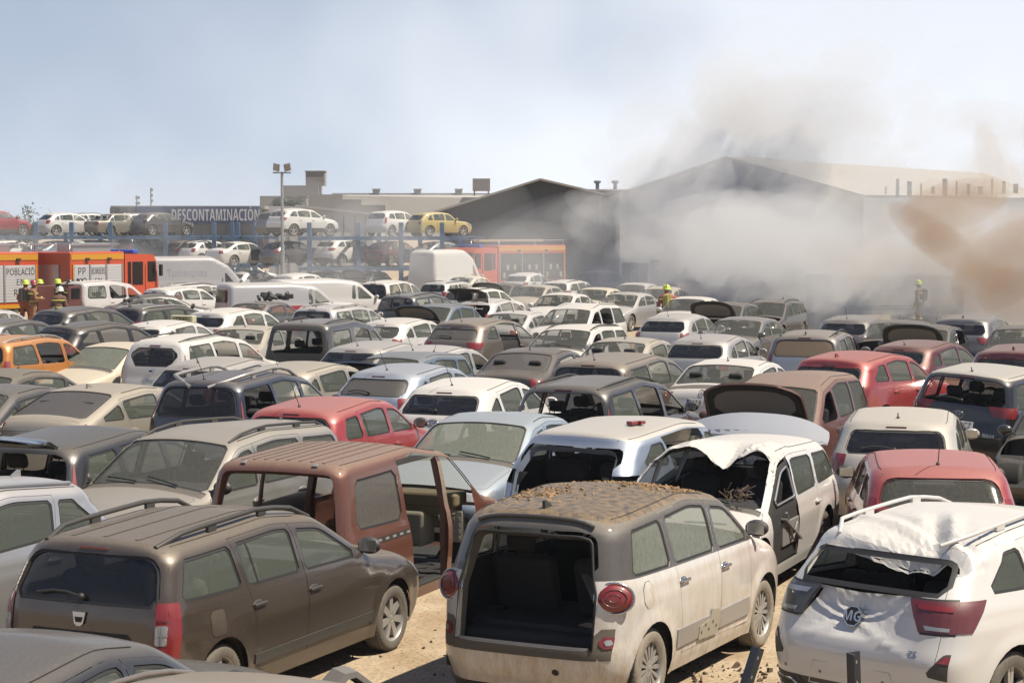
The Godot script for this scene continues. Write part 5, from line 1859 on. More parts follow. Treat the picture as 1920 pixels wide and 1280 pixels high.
	parked.R10 = car("suv", 2, -22.77, -125.00, 44.0, lin(0.022, 0.03, 0.055), 0.3, "dark blue off-roader on the middle deck of the left rack", {"y": 1.72, "group": "cars stored on the racks"})
	parked.R11 = car("hatch", 2, -19.92, -125.00, 44.0, lin(0.045, 0.046, 0.05), 0.3, "dark grey hatchback on the middle deck left of the white saloon", {"y": 1.72, "group": "cars stored on the racks"})
	parked.R12 = car("saloon", 1, -15.69, -116.00, 44.0, lin(0.66, 0.65, 0.63), 0.1, "white saloon missing its front door on the middle deck", {"y": 1.72, "group": "cars stored on the racks", "skip": ["front_door_right", "front_window_right"]})
	parked.R13 = car("crossover", 1, -12.18, -116.00, 46.0, lin(0.66, 0.65, 0.63), 0, "white crossover on the top deck behind the lamp mast", {"y": 3.46, "group": "cars stored on the racks"})
	parked.R14 = car("wagon", 2, -13.45, -121.00, 42.0, lin(0.11, 0.11, 0.115), 0.2, "grey car behind the white crossover on the top deck", {"y": 3.46, "group": "cars stored on the racks"})
	parked.R15 = car("small", 2, -6.77, -116.00, 36.0, lin(0.66, 0.65, 0.63), 0, "small white hatchback on the top deck right of centre", {"y": 3.46, "group": "cars stored on the racks"})
	parked.R16 = car("old_hatch", 2, -4.23, -116.00, 52.0, lin(0.52, 0.42, 0.15), 0, "boxy yellow hatchback at the right end of the top deck", {"y": 3.46, "group": "cars stored on the racks"})
	parked.R17 = car("hatch", 2, -12.80, -116.00, 42.0, lin(0.11, 0.11, 0.115), 0.3, "grey hatchback on the middle deck left of the blue posts", {"y": 1.72, "group": "cars stored on the racks"})
	parked.R18 = car("crossover", 2, -9.48, -116.00, 44.0, lin(0.66, 0.65, 0.63), 0, "white crossover on the middle deck between the posts", {"y": 1.72, "group": "cars stored on the racks"})
	parked.R19 = car("hatch", 2, -6.77, -116.00, 38.0, lin(0.11, 0.014, 0.014), 0.2, "dark red hatchback on the middle deck above the tall van", {"y": 1.72, "group": "cars stored on the racks"})
	parked.R20 = car("saloon", 2, -3.98, -116.00, 50.0, lin(0.10, 0.15, 0.22), 0.2, "blue wreck on the middle deck right end", {"y": 1.72, "group": "cars stored on the racks", "skip": ["front_door_right"]})
	parked.R21 = car("hatch", 2, -18.77, -124.00, 44.0, lin(0.66, 0.65, 0.63), 0.1, "white hatchback behind the dark grey one on the middle deck", {"y": 1.72, "group": "cars stored on the racks"})
	parked.G1 = car("hatch", 2, -14.92, -116.00, 40.0, lin(0.52, 0.52, 0.53), 0.3, "silver hatchback at ground level under the left rack", {"y": 0.00, "group": "cars stored on the racks"})
	parked.G3 = car("wagon", 2, -20.76, -125.00, 44.0, lin(0.045, 0.046, 0.05), 0.3, "dark estate at ground level behind the lettered van", {"y": 0.00, "group": "cars stored on the racks"})

# ------------------------------------------------------------------ what only one car has
func kind_of(t: Node3D) -> Dictionary:
	return kinds[t.get_meta("_kind")]

func on_skin(S: CarSkin, c: int, a: float, b: float, off: float, left := false) -> Transform3D:   # a frame lying on the skin: z outwards, y up
	var p := S.solve(c, a, b)
	var n := S.normal(p)
	if left:
		p.z = -p.z
		n.z = -n.z
	var y := (Vector3.UP - n * n.y).normalized()
	return Transform3D(Basis(y.cross(n), y, n), p + n * off)

func patch(parent: Node, called: String, S: CarSkin, c: int, poly: PackedVector2Array, off: float, m: Material, deep := 0.0, holes := [], left := false) -> MeshInstance3D:
	poly = meet(poly, S.regions[c])
	var a := Acc.new()
	if poly.size() < 3:
		return null
	panel(a, S, c, poly, holes, 0.06, off, true, null, left)
	if deep > 0.0:
		lip(a, S, c, poly, off, off - deep, left)
	return part(parent, called, a.mesh(), m)

func ring_tube(parent: Node, called: String, S: CarSkin, c: int, poly: PackedVector2Array, off: float, r: float, m: Material, left := false) -> MeshInstance3D:
	var pts := []
	for q in poly:
		if pts.is_empty() or pts[-1].distance_to(S.solve(c, q.x, q.y)) > 0.03:
			pts.append(S.solve(c, q.x, q.y))
	pts.append(pts[0])
	for k in pts.size():
		pts[k] += S.normal(pts[k]) * off
		if left:
			pts[k].z = -pts[k].z
	var a := Acc.new()
	a.tube(pts, r, 6, false)
	return part(parent, called, a.mesh(), m)

func plate(t: Node3D, text: String, z: float, y: float, dust := 0.0) -> void:
	var S: CarSkin = kind_of(t).S
	var at := on_skin(S, 2, z, y, 0.012)
	var a := Acc.new()
	a.box(Vector3.ZERO, Vector3(0.52, 0.115, 0.012), 0.005)
	var p := part(t, "number_plate", a.mesh(), M.plate)
	p.transform = at
	a = Acc.new()
	a.box(Vector3(-0.238, 0, 0.0065), Vector3(0.042, 0.108, 0.003))
	part(p, "blue_band", a.mesh(), M.band_blue)
	letters(p, "lettering", text, 0.082, Transform3D(Basis(), Vector3(0.018, -0.002, 0.0075)), M.ink, "Droid Sans", 400, 0.002)

func shield(t: Node3D, z: float, y: float, s: float) -> void:
	var S: CarSkin = kind_of(t).S
	var a := Acc.new()
	a.xf = on_skin(S, 2, z, y, 0.004)
	a.prism(PackedVector2Array([Vector2(-0.5 * s, 0.4 * s), Vector2(0.5 * s, 0.4 * s), Vector2(0.34 * s, -0.35 * s), Vector2(0.12 * s, -0.5 * s), Vector2(-0.12 * s, -0.5 * s), Vector2(-0.34 * s, -0.35 * s)]), 0.0, 0.014)
	var b := part(t, "badge", a.mesh(), M.chrome)
	a = Acc.new()
	a.xf = on_skin(S, 2, z, y, 0.019)
	a.prism(PackedVector2Array([Vector2(-0.3 * s, 0.08 * s), Vector2(0.3 * s, 0.08 * s), Vector2(0.2 * s, -0.25 * s), Vector2(-0.2 * s, -0.25 * s)]), 0.0, 0.004)
	part(b, "badge_centre", a.mesh(), M.dark)

func oval(c: Vector2, rx: float, ry: float) -> PackedVector2Array:
	return tidy(circle2(c, rx, 28, ry))

func flap(t: Node3D, S: CarSkin, c: Vector2, w: float, h: float, m: Material, round := 0.03) -> void:
	var o := rounded(rect2(c.x - w * 0.5, c.y - h * 0.5, c.x + w * 0.5, c.y + h * 0.5), round)
	patch(t, "fuel_flap_gap", S, 0, grow(o, 0.004), 0.0012, M.rubber)
	patch(t, "fuel_flap", S, 0, o, 0.0028, m)

func dress_heroes() -> void:
	M.band_blue = mat(lin(0.02, 0.05, 0.30), 0.4)
	M.mid_grey = dusty(mat(lin(0.20, 0.20, 0.20), 0.5), 0.0, false)
	M.worn_trim = dusty(mat(lin(0.085, 0.07, 0.055), 0.8), 0.08, false)
	# ---- brown estate
	var t: Node3D = parked.A2
	var S: CarSkin = kind_of(t).S
	var body: Material = paint(lin(0.085, 0.066, 0.052), 0.45, -0.03)
	var rec := rounded(rect2(-0.47, 0.655, 0.47, 0.79), 0.035)
	var pr := patch(t, "plate_recess", S, 2, rec, 0.003, M.dark, 0.01)
	for k in 9:
		if k != 5:
			letters(pr, "lettering", "LOGAN MCV"[k], 0.06, on_skin(S, 2, -0.36 + k * 0.09, 0.70, 0.006), M.chrome, "Droid Sans", 700, 0.003)
	shield(t, 0.0, 0.885, 0.12)
	flap(t, S, Vector2(-1.55, 0.8), 0.19, 0.2, body)
	for sg in [-1.0, 1.0]:
		patch(t, "lamp_rib", S, 2, rect2(minf(sg * 0.672, sg * 0.80), 0.895, maxf(sg * 0.672, sg * 0.80), 0.905), 0.0085, M.lamp_dark)
		patch(t, "lamp_rib", S, 2, rect2(minf(sg * 0.705, sg * 0.713), 0.73, maxf(sg * 0.705, sg * 0.713), 0.86), 0.013, M.silver)
		patch(t, "lamp_rib", S, 2, rect2(minf(sg * 0.667, sg * 0.75), 0.792, maxf(sg * 0.667, sg * 0.75), 0.8), 0.013, M.silver)
	# ---- muddy white car with the open boot
	t = parked.A3
	var K := kind_of(t)
	S = K.S
	body = muddy(lin(0.66, 0.65, 0.63))
	for left in [false, true]:
		var sg := -1.0 if left else 1.0
		var fr := on_skin(S, 2, 0.735 * sg, 0.955, -0.012)
		fr.basis = Basis(Vector3.UP, -0.3 * sg) * fr.basis
		var a := Acc.new()
		a.blob(Vector3.ZERO, Vector3(0.148, 0.112, 0.055), 22, 12)
		var lamp := part(t, "tail_light", a.mesh(), M.lamp_red)
		lamp.transform = fr
		for q in [[0.157, 0.121, 0.011, "chrome", 0.008], [0.098, 0.068, 0.005, "lamp_dark", 0.045], [0.05, 0.03, 0.004, "lamp_dark", 0.052]]:
			var pts := []
			for k in 33:
				pts.append(Vector3(cos(TAU * k / 32.0) * q[0], sin(TAU * k / 32.0) * q[1], q[4]))
			a = Acc.new()
			a.tube(pts, q[2], 6, false)
			part(lamp, "lamp_ring", a.mesh(), M[q[3]])
		# dark corner of the bumper with its reflector
		var z0 := 0.60 * sg
		var z1 := 0.83 * sg
		var dk := rounded(rect2(minf(z0, z1), 0.475, maxf(z0, z1), 0.72), 0.06)
		var bi := patch(t, "bumper_insert", S, 2, dk, 0.004, M.worn_trim, 0.01)
		var rc := Vector2(0.71 * sg, 0.615)
		patch(bi, "reflector", S, 2, rounded(rect2(rc.x - 0.06, rc.y - 0.045, rc.x + 0.06, rc.y + 0.045), 0.03), 0.012, M.lamp_red, 0.01)
		patch(bi, "reflector_lens", S, 2, rounded(rect2(rc.x - 0.03, rc.y - 0.022, rc.x + 0.03, rc.y + 0.022), 0.015), 0.016, M.lamp_clear)
	var bi2 := patch(t, "bumper_step", S, 2, rect2(-0.64, 0.475, 0.64, 0.55), 0.005, M.worn_trim, 0.012)
	patch(t, "boot_sill", S, 2, rect2(-0.58, 0.553, 0.58, 0.575), 0.004, M.mid_grey, 0.01)
	ring_tube(t, "boot_seal", S, 2, grow(K.tail, 0.006), 0.004, 0.012, M.rubber)
	patch(t, "tow_hole", S, 2, oval(Vector2(0.3, 0.36), 0.03, 0.026), 0.003, M.dark)
	flap(t, S, Vector2(-1.47, 0.93), 0.17, 0.21, body, 0.05)
	# spoiler lip above the opening and broken mouldings on the rear door
	var ap := Acc.new()
	var pts2 := []
	for k in 13:
		var z := -0.52 + k * 0.0867
		pts2.append(S.c_tr(z) + Vector3(-0.02, 0.004, 0))
	ap.tube(pts2, 0.016, 6)
	part(t, "roof_edge", ap.mesh(), M.frame)
	patch(t, "bare_door_patch", S, 0, PackedVector2Array([Vector2(-0.45, 0.38), Vector2(0.0, 0.36), Vector2(0.0, 0.58), Vector2(-0.16, 0.6), Vector2(-0.2, 0.52), Vector2(-0.45, 0.5)]), 0.017, mat(lin(0.42, 0.37, 0.28), 0.9), 0.01)
	for k in 5:
		patch(t, "clip_hole", S, 0, oval(Vector2(-0.4 + k * 0.085, 0.44 + 0.05 * (k % 2)), 0.012, 0.014), 0.0195, M.dark)
	# loose bar and seat in the boot
	var al := Acc.new()
	al.bar(Vector3(-1.5, 0.62, 0.52), Vector3(-1.3, 1.02, 0.22), 0.07, 0.012)
	part(t, "loose_bracket", al.mesh(), M.silver)
	al = Acc.new()
	al.box(Vector3(-1.2, 0.62, 0), Vector3(1.0, 0.08, 1.25))
	part(t, "boot_floor", al.mesh(), M.interior)
	for left in [false, true]:
		var pa := Acc.new()
		panel(pa, S, 0, tidy(PackedVector2Array([Vector2(-1.9, 0.55), Vector2(-0.9, 0.55), Vector2(-0.9, 1.12), Vector2(-1.75, 1.12)])), [], 0.12, -0.09, true, null, left)
		part(t, "boot_side_trim", pa.mesh(), M.interior)
	# earth on its roof
	var rng := RandomNumberGenerator.new()
	rng.seed = 77
	ap = Acc.new()
	for k in 760:
		var cx := -0.95 if k < 170 else (-0.1 if k < 400 else 0.4)
		var cz := -0.35 if k < 170 else (0.35 if k < 400 else -0.2)
		var p := S.solve(1, cx + rng.randfn() * 0.2, clampf(cz + rng.randfn() * 0.2, -0.6, 0.6))
		var s := rng.randf_range(0.004, 0.014)
		ap.xf = Transform3D(Basis.from_euler(Vector3(rng.randf(), rng.randf() * 6, rng.randf())), p + Vector3(0, s * 0.3, 0))
		ap.box(Vector3.ZERO, Vector3(s * 3.0, s * 0.5, s * 1.8))
	var earth := part(t, "dried_earth", ap.mesh(), mat(lin(0.33, 0.21, 0.11), 0.95))
	earth.set_meta("kind", "stuff")
	# ---- crushed white crossover
	t = parked.A4
	K = kind_of(t)
	S = K.S
	body = paint(lin(0.66, 0.65, 0.63), 0.0, -0.1)
	var oct := PackedVector2Array()
	for k in 8:
		oct.append(Vector2(cos(TAU * (k + 0.5) / 8.0), sin(TAU * (k + 0.5) / 8.0)) * 0.085)
	var bp := on_skin(S, 2, -0.06, 0.93, 0.01)
	bp.origin.x += 0.05
	var a2 := Acc.new()
	a2.prism(oct, -0.03, 0.018)
	var badge := part(t, "badge", a2.mesh(), M.chrome)
	badge.transform = bp
	var oct2 := PackedVector2Array()
	for q in oct:
		oct2.append(q * 0.86)
	a2 = Acc.new()
	a2.prism(oct2, 0.018, 0.021)
	part(badge, "badge_field", a2.mesh(), M.ink)
	letters(badge, "lettering", "MG", 0.078, Transform3D(Basis(), Vector3(0, 0, 0.022)), M.chrome, "Droid Sans", 700, 0.004)
	letters(t, "lettering", "ZS", 0.05, on_skin(S, 2, 0.52, 0.74, 0.004), M.chrome, "Droid Sans", 700, 0.004)
	var win: PackedVector2Array = K.rwin
	patch(t, "window_frame", S, 2, win, -0.006, M.rubber, 0.02, [grow(win, -0.035)])
	patch(t, "bumper_diffuser", S, 2, tidy(PackedVector2Array([Vector2(-0.8, 0.2), Vector2(0.8, 0.2), Vector2(0.8, 0.44), Vector2(0.5, 0.44), Vector2(0.44, 0.36), Vector2(-0.44, 0.36), Vector2(-0.5, 0.44), Vector2(-0.8, 0.44)])), 0.006, M.trim, 0.012)
	for sg in [-1.0, 1.0]:
		var q0 := minf(sg * 0.52, sg * 0.78)
		var q1 := maxf(sg * 0.52, sg * 0.78)
		ring_tube(t, "exhaust_trim", S, 2, rounded(rect2(q0, 0.31, q1, 0.40), 0.03), 0.014, 0.012, M.silver)
		patch(t, "fog_housing", S, 2, rounded(PackedVector2Array([Vector2(sg * 0.62, 0.6), Vector2(sg * 0.86, 0.54), Vector2(sg * 0.86, 0.76), Vector2(sg * 0.74, 0.76)]) if sg > 0 else tidy(PackedVector2Array([Vector2(sg * 0.62, 0.6), Vector2(sg * 0.86, 0.54), Vector2(sg * 0.86, 0.76), Vector2(sg * 0.74, 0.76)])), 0.02), 0.004, M.trim, 0.008)
		patch(t, "reflector", S, 2, tidy(PackedVector2Array([Vector2(sg * 0.70, 0.70), Vector2(sg * 0.84, 0.68), Vector2(sg * 0.84, 0.74), Vector2(sg * 0.75, 0.745)])), 0.008, M.lamp_red, 0.004)
		# inside of the long lamps
		patch(t, "lamp_outline", S, 2, tidy(PackedVector2Array([Vector2(sg * 0.40, 1.135), Vector2(sg * 0.92, 1.135), Vector2(sg * 0.92, 0.885), Vector2(sg * 0.54, 0.885)])), 0.003, M.rubber)
		var strip := tidy(PackedVector2Array([Vector2(sg * 0.47, 1.095), Vector2(sg * 0.74, 1.085), Vector2(sg * 0.74, 1.05), Vector2(sg * 0.50, 1.06)]))
		patch(t, "lamp_strip", S, 2, strip, 0.011, M.lamp_red if sg > 0 else M.silver, 0.004)
		strip = tidy(PackedVector2Array([Vector2(sg * 0.56, 0.95), Vector2(sg * 0.74, 0.94), Vector2(sg * 0.74, 0.915), Vector2(sg * 0.58, 0.92)]))
		patch(t, "lamp_strip", S, 2, strip, 0.011, M.lamp_clear, 0.004)
		for zz in [0.28, 0.62]:
			patch(t, "parking_sensor", S, 2, oval(Vector2(sg * zz, 0.5), 0.012, 0.012), 0.004, M.mid_grey, 0.003)
	var rec2 := tidy(PackedVector2Array([Vector2(-0.4, 0.40), Vector2(0.4, 0.40), Vector2(0.34, 0.58), Vector2(-0.34, 0.58)]))
	ring_tube(t, "plate_recess", S, 2, rec2, 0.002, 0.005, body)
	# ---- copper van shell
	t = parked.B3
	K = kind_of(t)
	S = K.S
	body = paint(lin(0.16, 0.046, 0.025), 0.4, 0.06)
	var xb: float = K.xB
	for left in [false, true]:
		var pl := meet(grow(K.sideP, -0.02), PackedVector2Array([Vector2(xb - 0.06, 0.3), Vector2(xb + 0.06, 0.3), Vector2(xb + 0.05, 1.1), Vector2(xb + 0.01, 2.0), Vector2(xb - 0.07, 2.0), Vector2(xb - 0.05, 1.1)]))
		patch(t, "centre_pillar", S, 0, pl, -0.012, body, 0.06, [], left)
	patch(t, "door_track", S, 0, tidy(PackedVector2Array([Vector2(-1.75, 0.93), Vector2(-0.85, 0.93), Vector2(-0.85, 0.985), Vector2(-1.75, 0.985)])), 0.004, M.dark, 0.006)
	for k in 5:
		patch(t, "track_clip", S, 0, rect2(-1.55 + 0.16 * k, 0.945, -1.47 + 0.16 * k, 0.97), 0.007, M.mid_grey)
	patch(t, "upper_track", S, 0, meet(grow(K.sideP, -0.045), rect2(-0.85, 1.63, 0.15, 1.7)), 0.003, M.dark, 0.01)
	al = Acc.new()
	al.box(Vector3(0.95, 1.05, 0), Vector3(0.35, 0.16, 1.4), 0.04)
	al.box(Vector3(0.95, 0.93, 0.2), Vector3(0.3, 0.1, 0.9), 0.02)
	part(t, "dashboard", al.mesh(), mat(lin(0.16, 0.13, 0.07), 0.8))
	al = Acc.new()
	al.box(Vector3(0.9, 0.72, 0.12), Vector3(0.35, 0.4, 0.42), 0.05)
	part(t, "heater_box", al.mesh(), mat(lin(0.30, 0.28, 0.21), 0.8))
	al = Acc.new()
	al.box(Vector3(0.92, 0.75, 0.62), Vector3(0.06, 0.36, 0.24), 0.02)
	for k in 12:
		al.box(Vector3(0.885, 0.63 + 0.07 * (k / 3), 0.55 + 0.07 * (k % 3)), Vector3(0.012, 0.04, 0.04))
	part(t, "pedal_bracket", al.mesh(), mat(lin(0.34, 0.33, 0.28), 0.7))
	al = Acc.new()
	al.tube([Vector3(0.75, 0.9, 0.5), Vector3(0.68, 0.6, 0.62), Vector3(0.72, 0.42, 0.5), Vector3(0.8, 0.4, 0.35)], 0.018, 6)
	al.tube([Vector3(0.85, 0.9, 0.0), Vector3(0.7, 0.7, -0.1), Vector3(0.74, 0.45, 0.1)], 0.014, 6)
	part(t, "loose_cable", al.mesh(), M.rubber)
	for left in [false, true]:
		var hinge := on_skin(S, 2, (-0.4 if left else 0.4), 1.735, 0.006)
		al = Acc.new()
		al.box(Vector3.ZERO, Vector3(0.06, 0.05, 0.02), 0.006)
		var hp := part(t, "tailgate_hinge", al.mesh(), M.mid_grey)
		hp.transform = hinge
	# ---- wrecked white estate: bare door frame, hanging wing and torn lining
	t = parked.B5
	K = kind_of(t)
	S = K.S
	var fw: PackedVector2Array = K.wins[0]
	patch(t, "door_frame", S, 0, grow(K.doorF, -0.005), -0.02, M.dark, 0.03, [grow(fw, -0.01)], true)
	ring_tube(t, "window_channel", S, 0, grow(fw, -0.012), -0.004, 0.014, M.silver, true)
	al = Acc.new()
	al.box(Vector3(0.25, 0.62, -0.86), Vector3(0.7, 0.26, 0.03), 0.02)
	al.bar(Vector3(-0.05, 0.5, -0.885), Vector3(0.62, 0.8, -0.885), 0.06, 0.02)
	al.tube([Vector3(0.5, 0.85, -0.88), Vector3(0.3, 0.55, -0.9), Vector3(0.1, 0.7, -0.89)], 0.015, 6)
	part(t, "door_mechanism", al.mesh(), M.mid_grey)
	al = Acc.new()
	rng.seed = 12
	for k in 18:
		var p := Vector3(0.98 + rng.randfn() * 0.05, 1.0 + rng.randf() * 0.03, -0.48 + rng.randfn() * 0.08)
		al.tube([p, p + Vector3(rng.randfn() * 0.05, rng.randf() * 0.16, rng.randfn() * 0.06), p + Vector3(rng.randfn() * 0.08, 0.05 + rng.randf() * 0.16, rng.randfn() * 0.09)], 0.006, 4)
	part(t, "torn_wiring", al.mesh(), mat(lin(0.13, 0.09, 0.06), 0.8))
	al = Acc.new()
	for k in 9:
		var u := k / 8.0
		al.bar(Vector3(1.35 + 0.9 * u, 0.86 - 0.35 * u * u, -0.86 - 0.22 * u), Vector3(1.35 + 0.9 * (u + 0.125), 0.86 - 0.35 * (u + 0.125) * (u + 0.125), -0.86 - 0.22 * (u + 0.125)), 0.012, 0.2 - 0.14 * u)
	part(t, "hanging_wing", al.mesh(), paint(lin(0.66, 0.65, 0.63), 0.0, -0.06))
	# ---- lettering and badges of other cars
	plate(parked.B10, "6280 JCZ", -0.02, 0.82)
	letters(parked.B10, "lettering", "RAV4", 0.055, on_skin(kind_of(parked.B10).S, 2, 0.5, 0.70, 0.006), M.chrome, "Droid Sans", 700, 0.004)
	for q in [[0.085, 0.058], [0.03, 0.056], [0.055, 0.022]]:
		S = kind_of(parked.B10).S
		ring_tube(parked.B10, "badge", S, 2, oval(Vector2(-0.02, 0.97 if q[0] != 0.055 else 0.993), q[0], q[1]), 0.006, 0.007, M.chrome)
	plate(parked.C10, "7416 DKT", 0.0, 0.76)
	S = kind_of(parked.C10).S
	ring_tube(parked.C10, "badge", S, 2, oval(Vector2(0, 0.93), 0.05, 0.05), 0.006, 0.005, M.chrome)
	for k in 3:
		al = Acc.new()
		var fr := on_skin(S, 2, 0.0, 0.93, 0.006)
		var ang := PI * 0.5 + TAU * k / 3.0
		al.xf = fr
		al.bar(Vector3.ZERO, Vector3(cos(ang), sin(ang), 0) * 0.048, 0.008, 0.006, Vector3(0, 0, 1))
		part(parked.C10, "badge_spoke", al.mesh(), M.chrome)
	plate(parked.C5, "9271 LSB", 0.0, 0.72)
	S = kind_of(parked.C5).S
	ring_tube(parked.C5, "badge", S, 2, oval(Vector2(0, 0.885), 0.085, 0.045), 0.006, 0.006, M.chrome)
	letters(parked.C5, "lettering", "Kia", 0.05, on_skin(S, 2, 0, 0.885, 0.004), M.chrome, "Droid Sans", 700, 0.003)
	plate(parked.B7, "4835 GNM", 0.0, 0.5)
	S = kind_of(parked.D4).S
	shield(parked.D4, 0.0, 0.98, 0.13)
	letters(parked.D4, "lettering", "LODGY", 0.05, on_skin(S, 2, 0.0, 0.78, 0.006), M.chrome, "Droid Sans", 700, 0.004)
	var stick := on_skin(S, 2, 0.0, 1.2, -0.03)
	al = Acc.new()
	for q in [[-0.28, 0.0], [0.28, 0.0], [-0.28, 0.075], [0.28, 0.075]]:
		al.xf = stick
		al.box(Vector3(q[0], q[1], 0.0), Vector3(0.34, 0.05, 0.004))
	part(parked.D4, "window_sticker", al.mesh(), mat(lin(0.42, 0.36, 0.06), 0.6))
	al = Acc.new()
	al.xf = stick
	al.blob(Vector3(0, 0.05, 0.0), Vector3(0.07, 0.1, 0.008), 12, 8)
	part(parked.D4, "window_emblem", al.mesh(), mat(lin(0.32, 0.16, 0.03), 0.6))
	al = Acc.new()
	al.xf = on_skin(S, 2, 0.48, 0.97, 0.004)
	al.box(Vector3.ZERO, Vector3(0.36, 0.06, 0.006))
	part(parked.D4, "tailgate_sticker", al.mesh(), mat(lin(0.05, 0.04, 0.14), 0.5))
	# chalk C on a window of the navy car
	S = kind_of(parked.C1).S
	var arc := []
	for k in 12:
		var an := 0.9 + k * 0.31
		arc.append(on_skin(S, 0, -0.13 + cos(an) * 0.12, 1.26 + sin(an) * 0.13, -0.004).origin)
	al = Acc.new()
	al.tube(arc, 0.007, 5)
	part(parked.C1, "chalk_mark", al.mesh(), mat(lin(0.45, 0.45, 0.6), 0.9))
	al = Acc.new()
	al.xf = on_skin(kind_of(parked.D16).S, 2, -0.52, 1.16, 0.0)
	al.prism(PackedVector2Array([Vector2(-0.08, -0.06), Vector2(0.06, -0.06), Vector2(0.06, 0.07)]), 0.0, 0.004)
	part(parked.D16, "window_sticker", al.mesh(), mat(lin(0.34, 0.26, 0.45), 0.6))
	# taxi box
	S = kind_of(parked.E7).S
	var p7 := S.solve(1, 0.35, 0.0)
	al = Acc.new()
	al.box(p7 + Vector3(0, 0.11, 0), Vector3(0.2, 0.2, 0.72), 0.03)
	var tb := part(parked.E7, "taxi_sign", al.mesh(), mat(lin(0.55, 0.52, 0.36), 0.5))
	al = Acc.new()
	al.box(p7 + Vector3(-0.1, 0.11, 0), Vector3(0.012, 0.13, 0.56))
	part(tb, "sign_face", al.mesh(), mat(lin(0.30, 0.27, 0.10), 0.5))
	letters(tb, "lettering", "TAXI", 0.12, Transform3D(Basis(Vector3(0, 0, 1), Vector3(0, 1, 0), Vector3(-1, 0, 0)), p7 + Vector3(-0.108, 0.11, 0)), M.ink, "Droid Sans", 700, 0.004)

func make_loose_things() -> void:
	# on the ground between the front cars
	var t := thing("broken_trim", "broken black plastic trim lying between the brown estate and muddy white car", "car part", Vector3(-1.38, 0, -16.2), 0.5)
	var a := Acc.new()
	a.prism(PackedVector2Array([Vector2(-0.30, 0.0), Vector2(-0.05, 0.23), Vector2(0.06, 0.24), Vector2(0.27, 0.07), Vector2(0.24, 0.05), Vector2(0.05, 0.19), Vector2(-0.02, 0.18), Vector2(-0.22, 0.0)]), -0.13, 0.13)
	part(t, "shell", a.mesh(), M.mid_grey)
	a = Acc.new()
	a.bar(Vector3(0.02, 0.2, 0.1), Vector3(0.24, 0.02, 0.12), 0.03, 0.02)
	a.bar(Vector3(0.02, 0.2, -0.1), Vector3(0.24, 0.02, -0.12), 0.03, 0.02)
	a.box(Vector3(0.2, 0.05, 0), Vector3(0.06, 0.03, 0.2))
	part(t, "bracket", a.mesh(), M.dark)
	for q in [[1.02, -11.6, 0.35, "left"], [2.02, -11.3, -0.05, "right"]]:
		var s := thing("metal_post", "short dark steel post with bolt holes standing at the bottom edge, %s of two" % q[3], "post", Vector3(q[0], 0, q[1]), 0.4)
		a = Acc.new()
		a.xf = Transform3D(Basis(Vector3(0, 0, 1), -q[2]), Vector3.ZERO)
		a.box(Vector3(0, 0.72, 0), Vector3(0.085, 1.44, 0.012))
		a.box(Vector3(-0.036, 0.72, 0.04), Vector3(0.012, 1.44, 0.07))
		part(s, "angle_bar", a.mesh(), mat(lin(0.05, 0.055, 0.065), 0.45, 0.4))
		for k in 3:
			a = Acc.new()
			a.xf = Transform3D(Basis(Vector3(0, 0, 1), -q[2]), Vector3.ZERO)
			a.lathe([[0.012, 0.0072], [0.0, 0.0072]], 10, Vector3(0, 0, 1), Vector3(0.01, 1.38 - 0.12 * k, 0))
			part(s, "bolt_hole", a.mesh(), M.silver)
	# a white bumper leaning behind the wreck
	var b: Node3D = parked.B5
	a = Acc.new()
	var rows := []
	for i in 17:
		var u := i / 16.0 * 2.0 - 1.0
		var row := []
		for j in 6:
			var v := j / 5.0
			var nn := Vector3(u * 0.5, 0.25, 1).normalized()
			row.append(a.vert(Vector3(u * 0.86, v * 0.36 * (1.0 - 0.55 * pow(absf(u), 2.5)), -0.30 * u * u + 0.07 * sin(v * 2.6)), nn))
		rows.append(row)
	for i in 16:
		for j in 5:
			a.quad(rows[i][j], rows[i + 1][j], rows[i + 1][j + 1], rows[i][j + 1])
	var sheet := a.mesh()
	var s2 := single("bumper_cover", "white bumper cover standing upright behind the wrecked estate's roof", "bumper", sheet, paint(lin(0.55, 0.58, 0.64), 0.0, -0.1), b.position + Vector3(0.75, 1.28, -2.15), 0.1)
	s2.rotation.z = -0.08
	# rubbish on roofs
	a = Acc.new()
	var S: CarSkin = kind_of(parked.B6).S
	a.box(Vector3(0, 0.03, 0), Vector3(0.18, 0.045, 0.1), 0.015)
	a.box(Vector3(0.07, 0.035, 0.05), Vector3(0.08, 0.04, 0.07), 0.01)
	var q6: Vector3 = parked.B6.transform * S.solve(1, -0.9, 0.32)
	single("broken_lamp", "broken red lamp lens lying on the pale blue crossover's roof", "car part", a.mesh(), M.lamp_red, q6, 0.7)
	var rng := RandomNumberGenerator.new()
	rng.seed = 3
	a = Acc.new()
	for k in 16:
		a.xf = Transform3D(Basis.from_euler(Vector3(rng.randf() * 3, rng.randf() * 6, rng.randf() * 3)), Vector3(rng.randfn() * 0.25, 0.1 + rng.randf() * 0.14, rng.randfn() * 0.3))
		a.box(Vector3.ZERO, Vector3(0.3, 0.1, 0.16), 0.03)
	var q7: Vector3 = parked.E17.transform * kind_of(parked.E17).S.solve(1, 0.1, 0.1)
	single("rubbish_heap", "heap of black car parts lying on the grey saloon's roof", "rubbish", a.mesh(), M.trim, q7)

# ------------------------------------------------------------------ lettering
func letters(parent: Node, called: String, text: String, high: float, at: Transform3D, m: Material, font := "Droid Sans", bold := 400, deep := 0.004) -> MeshInstance3D:
	var t := TextMesh.new()
	t.text = text
	var f := SystemFont.new()
	f.font_names = PackedStringArray([font])
	f.font_weight = bold
	t.font = f
	t.font_size = 64
	t.pixel_size = high / 46.0
	t.depth = deep
	t.curve_step = 2.0
	var o := part(parent, called, t, m)
	o.transform = at
	return o

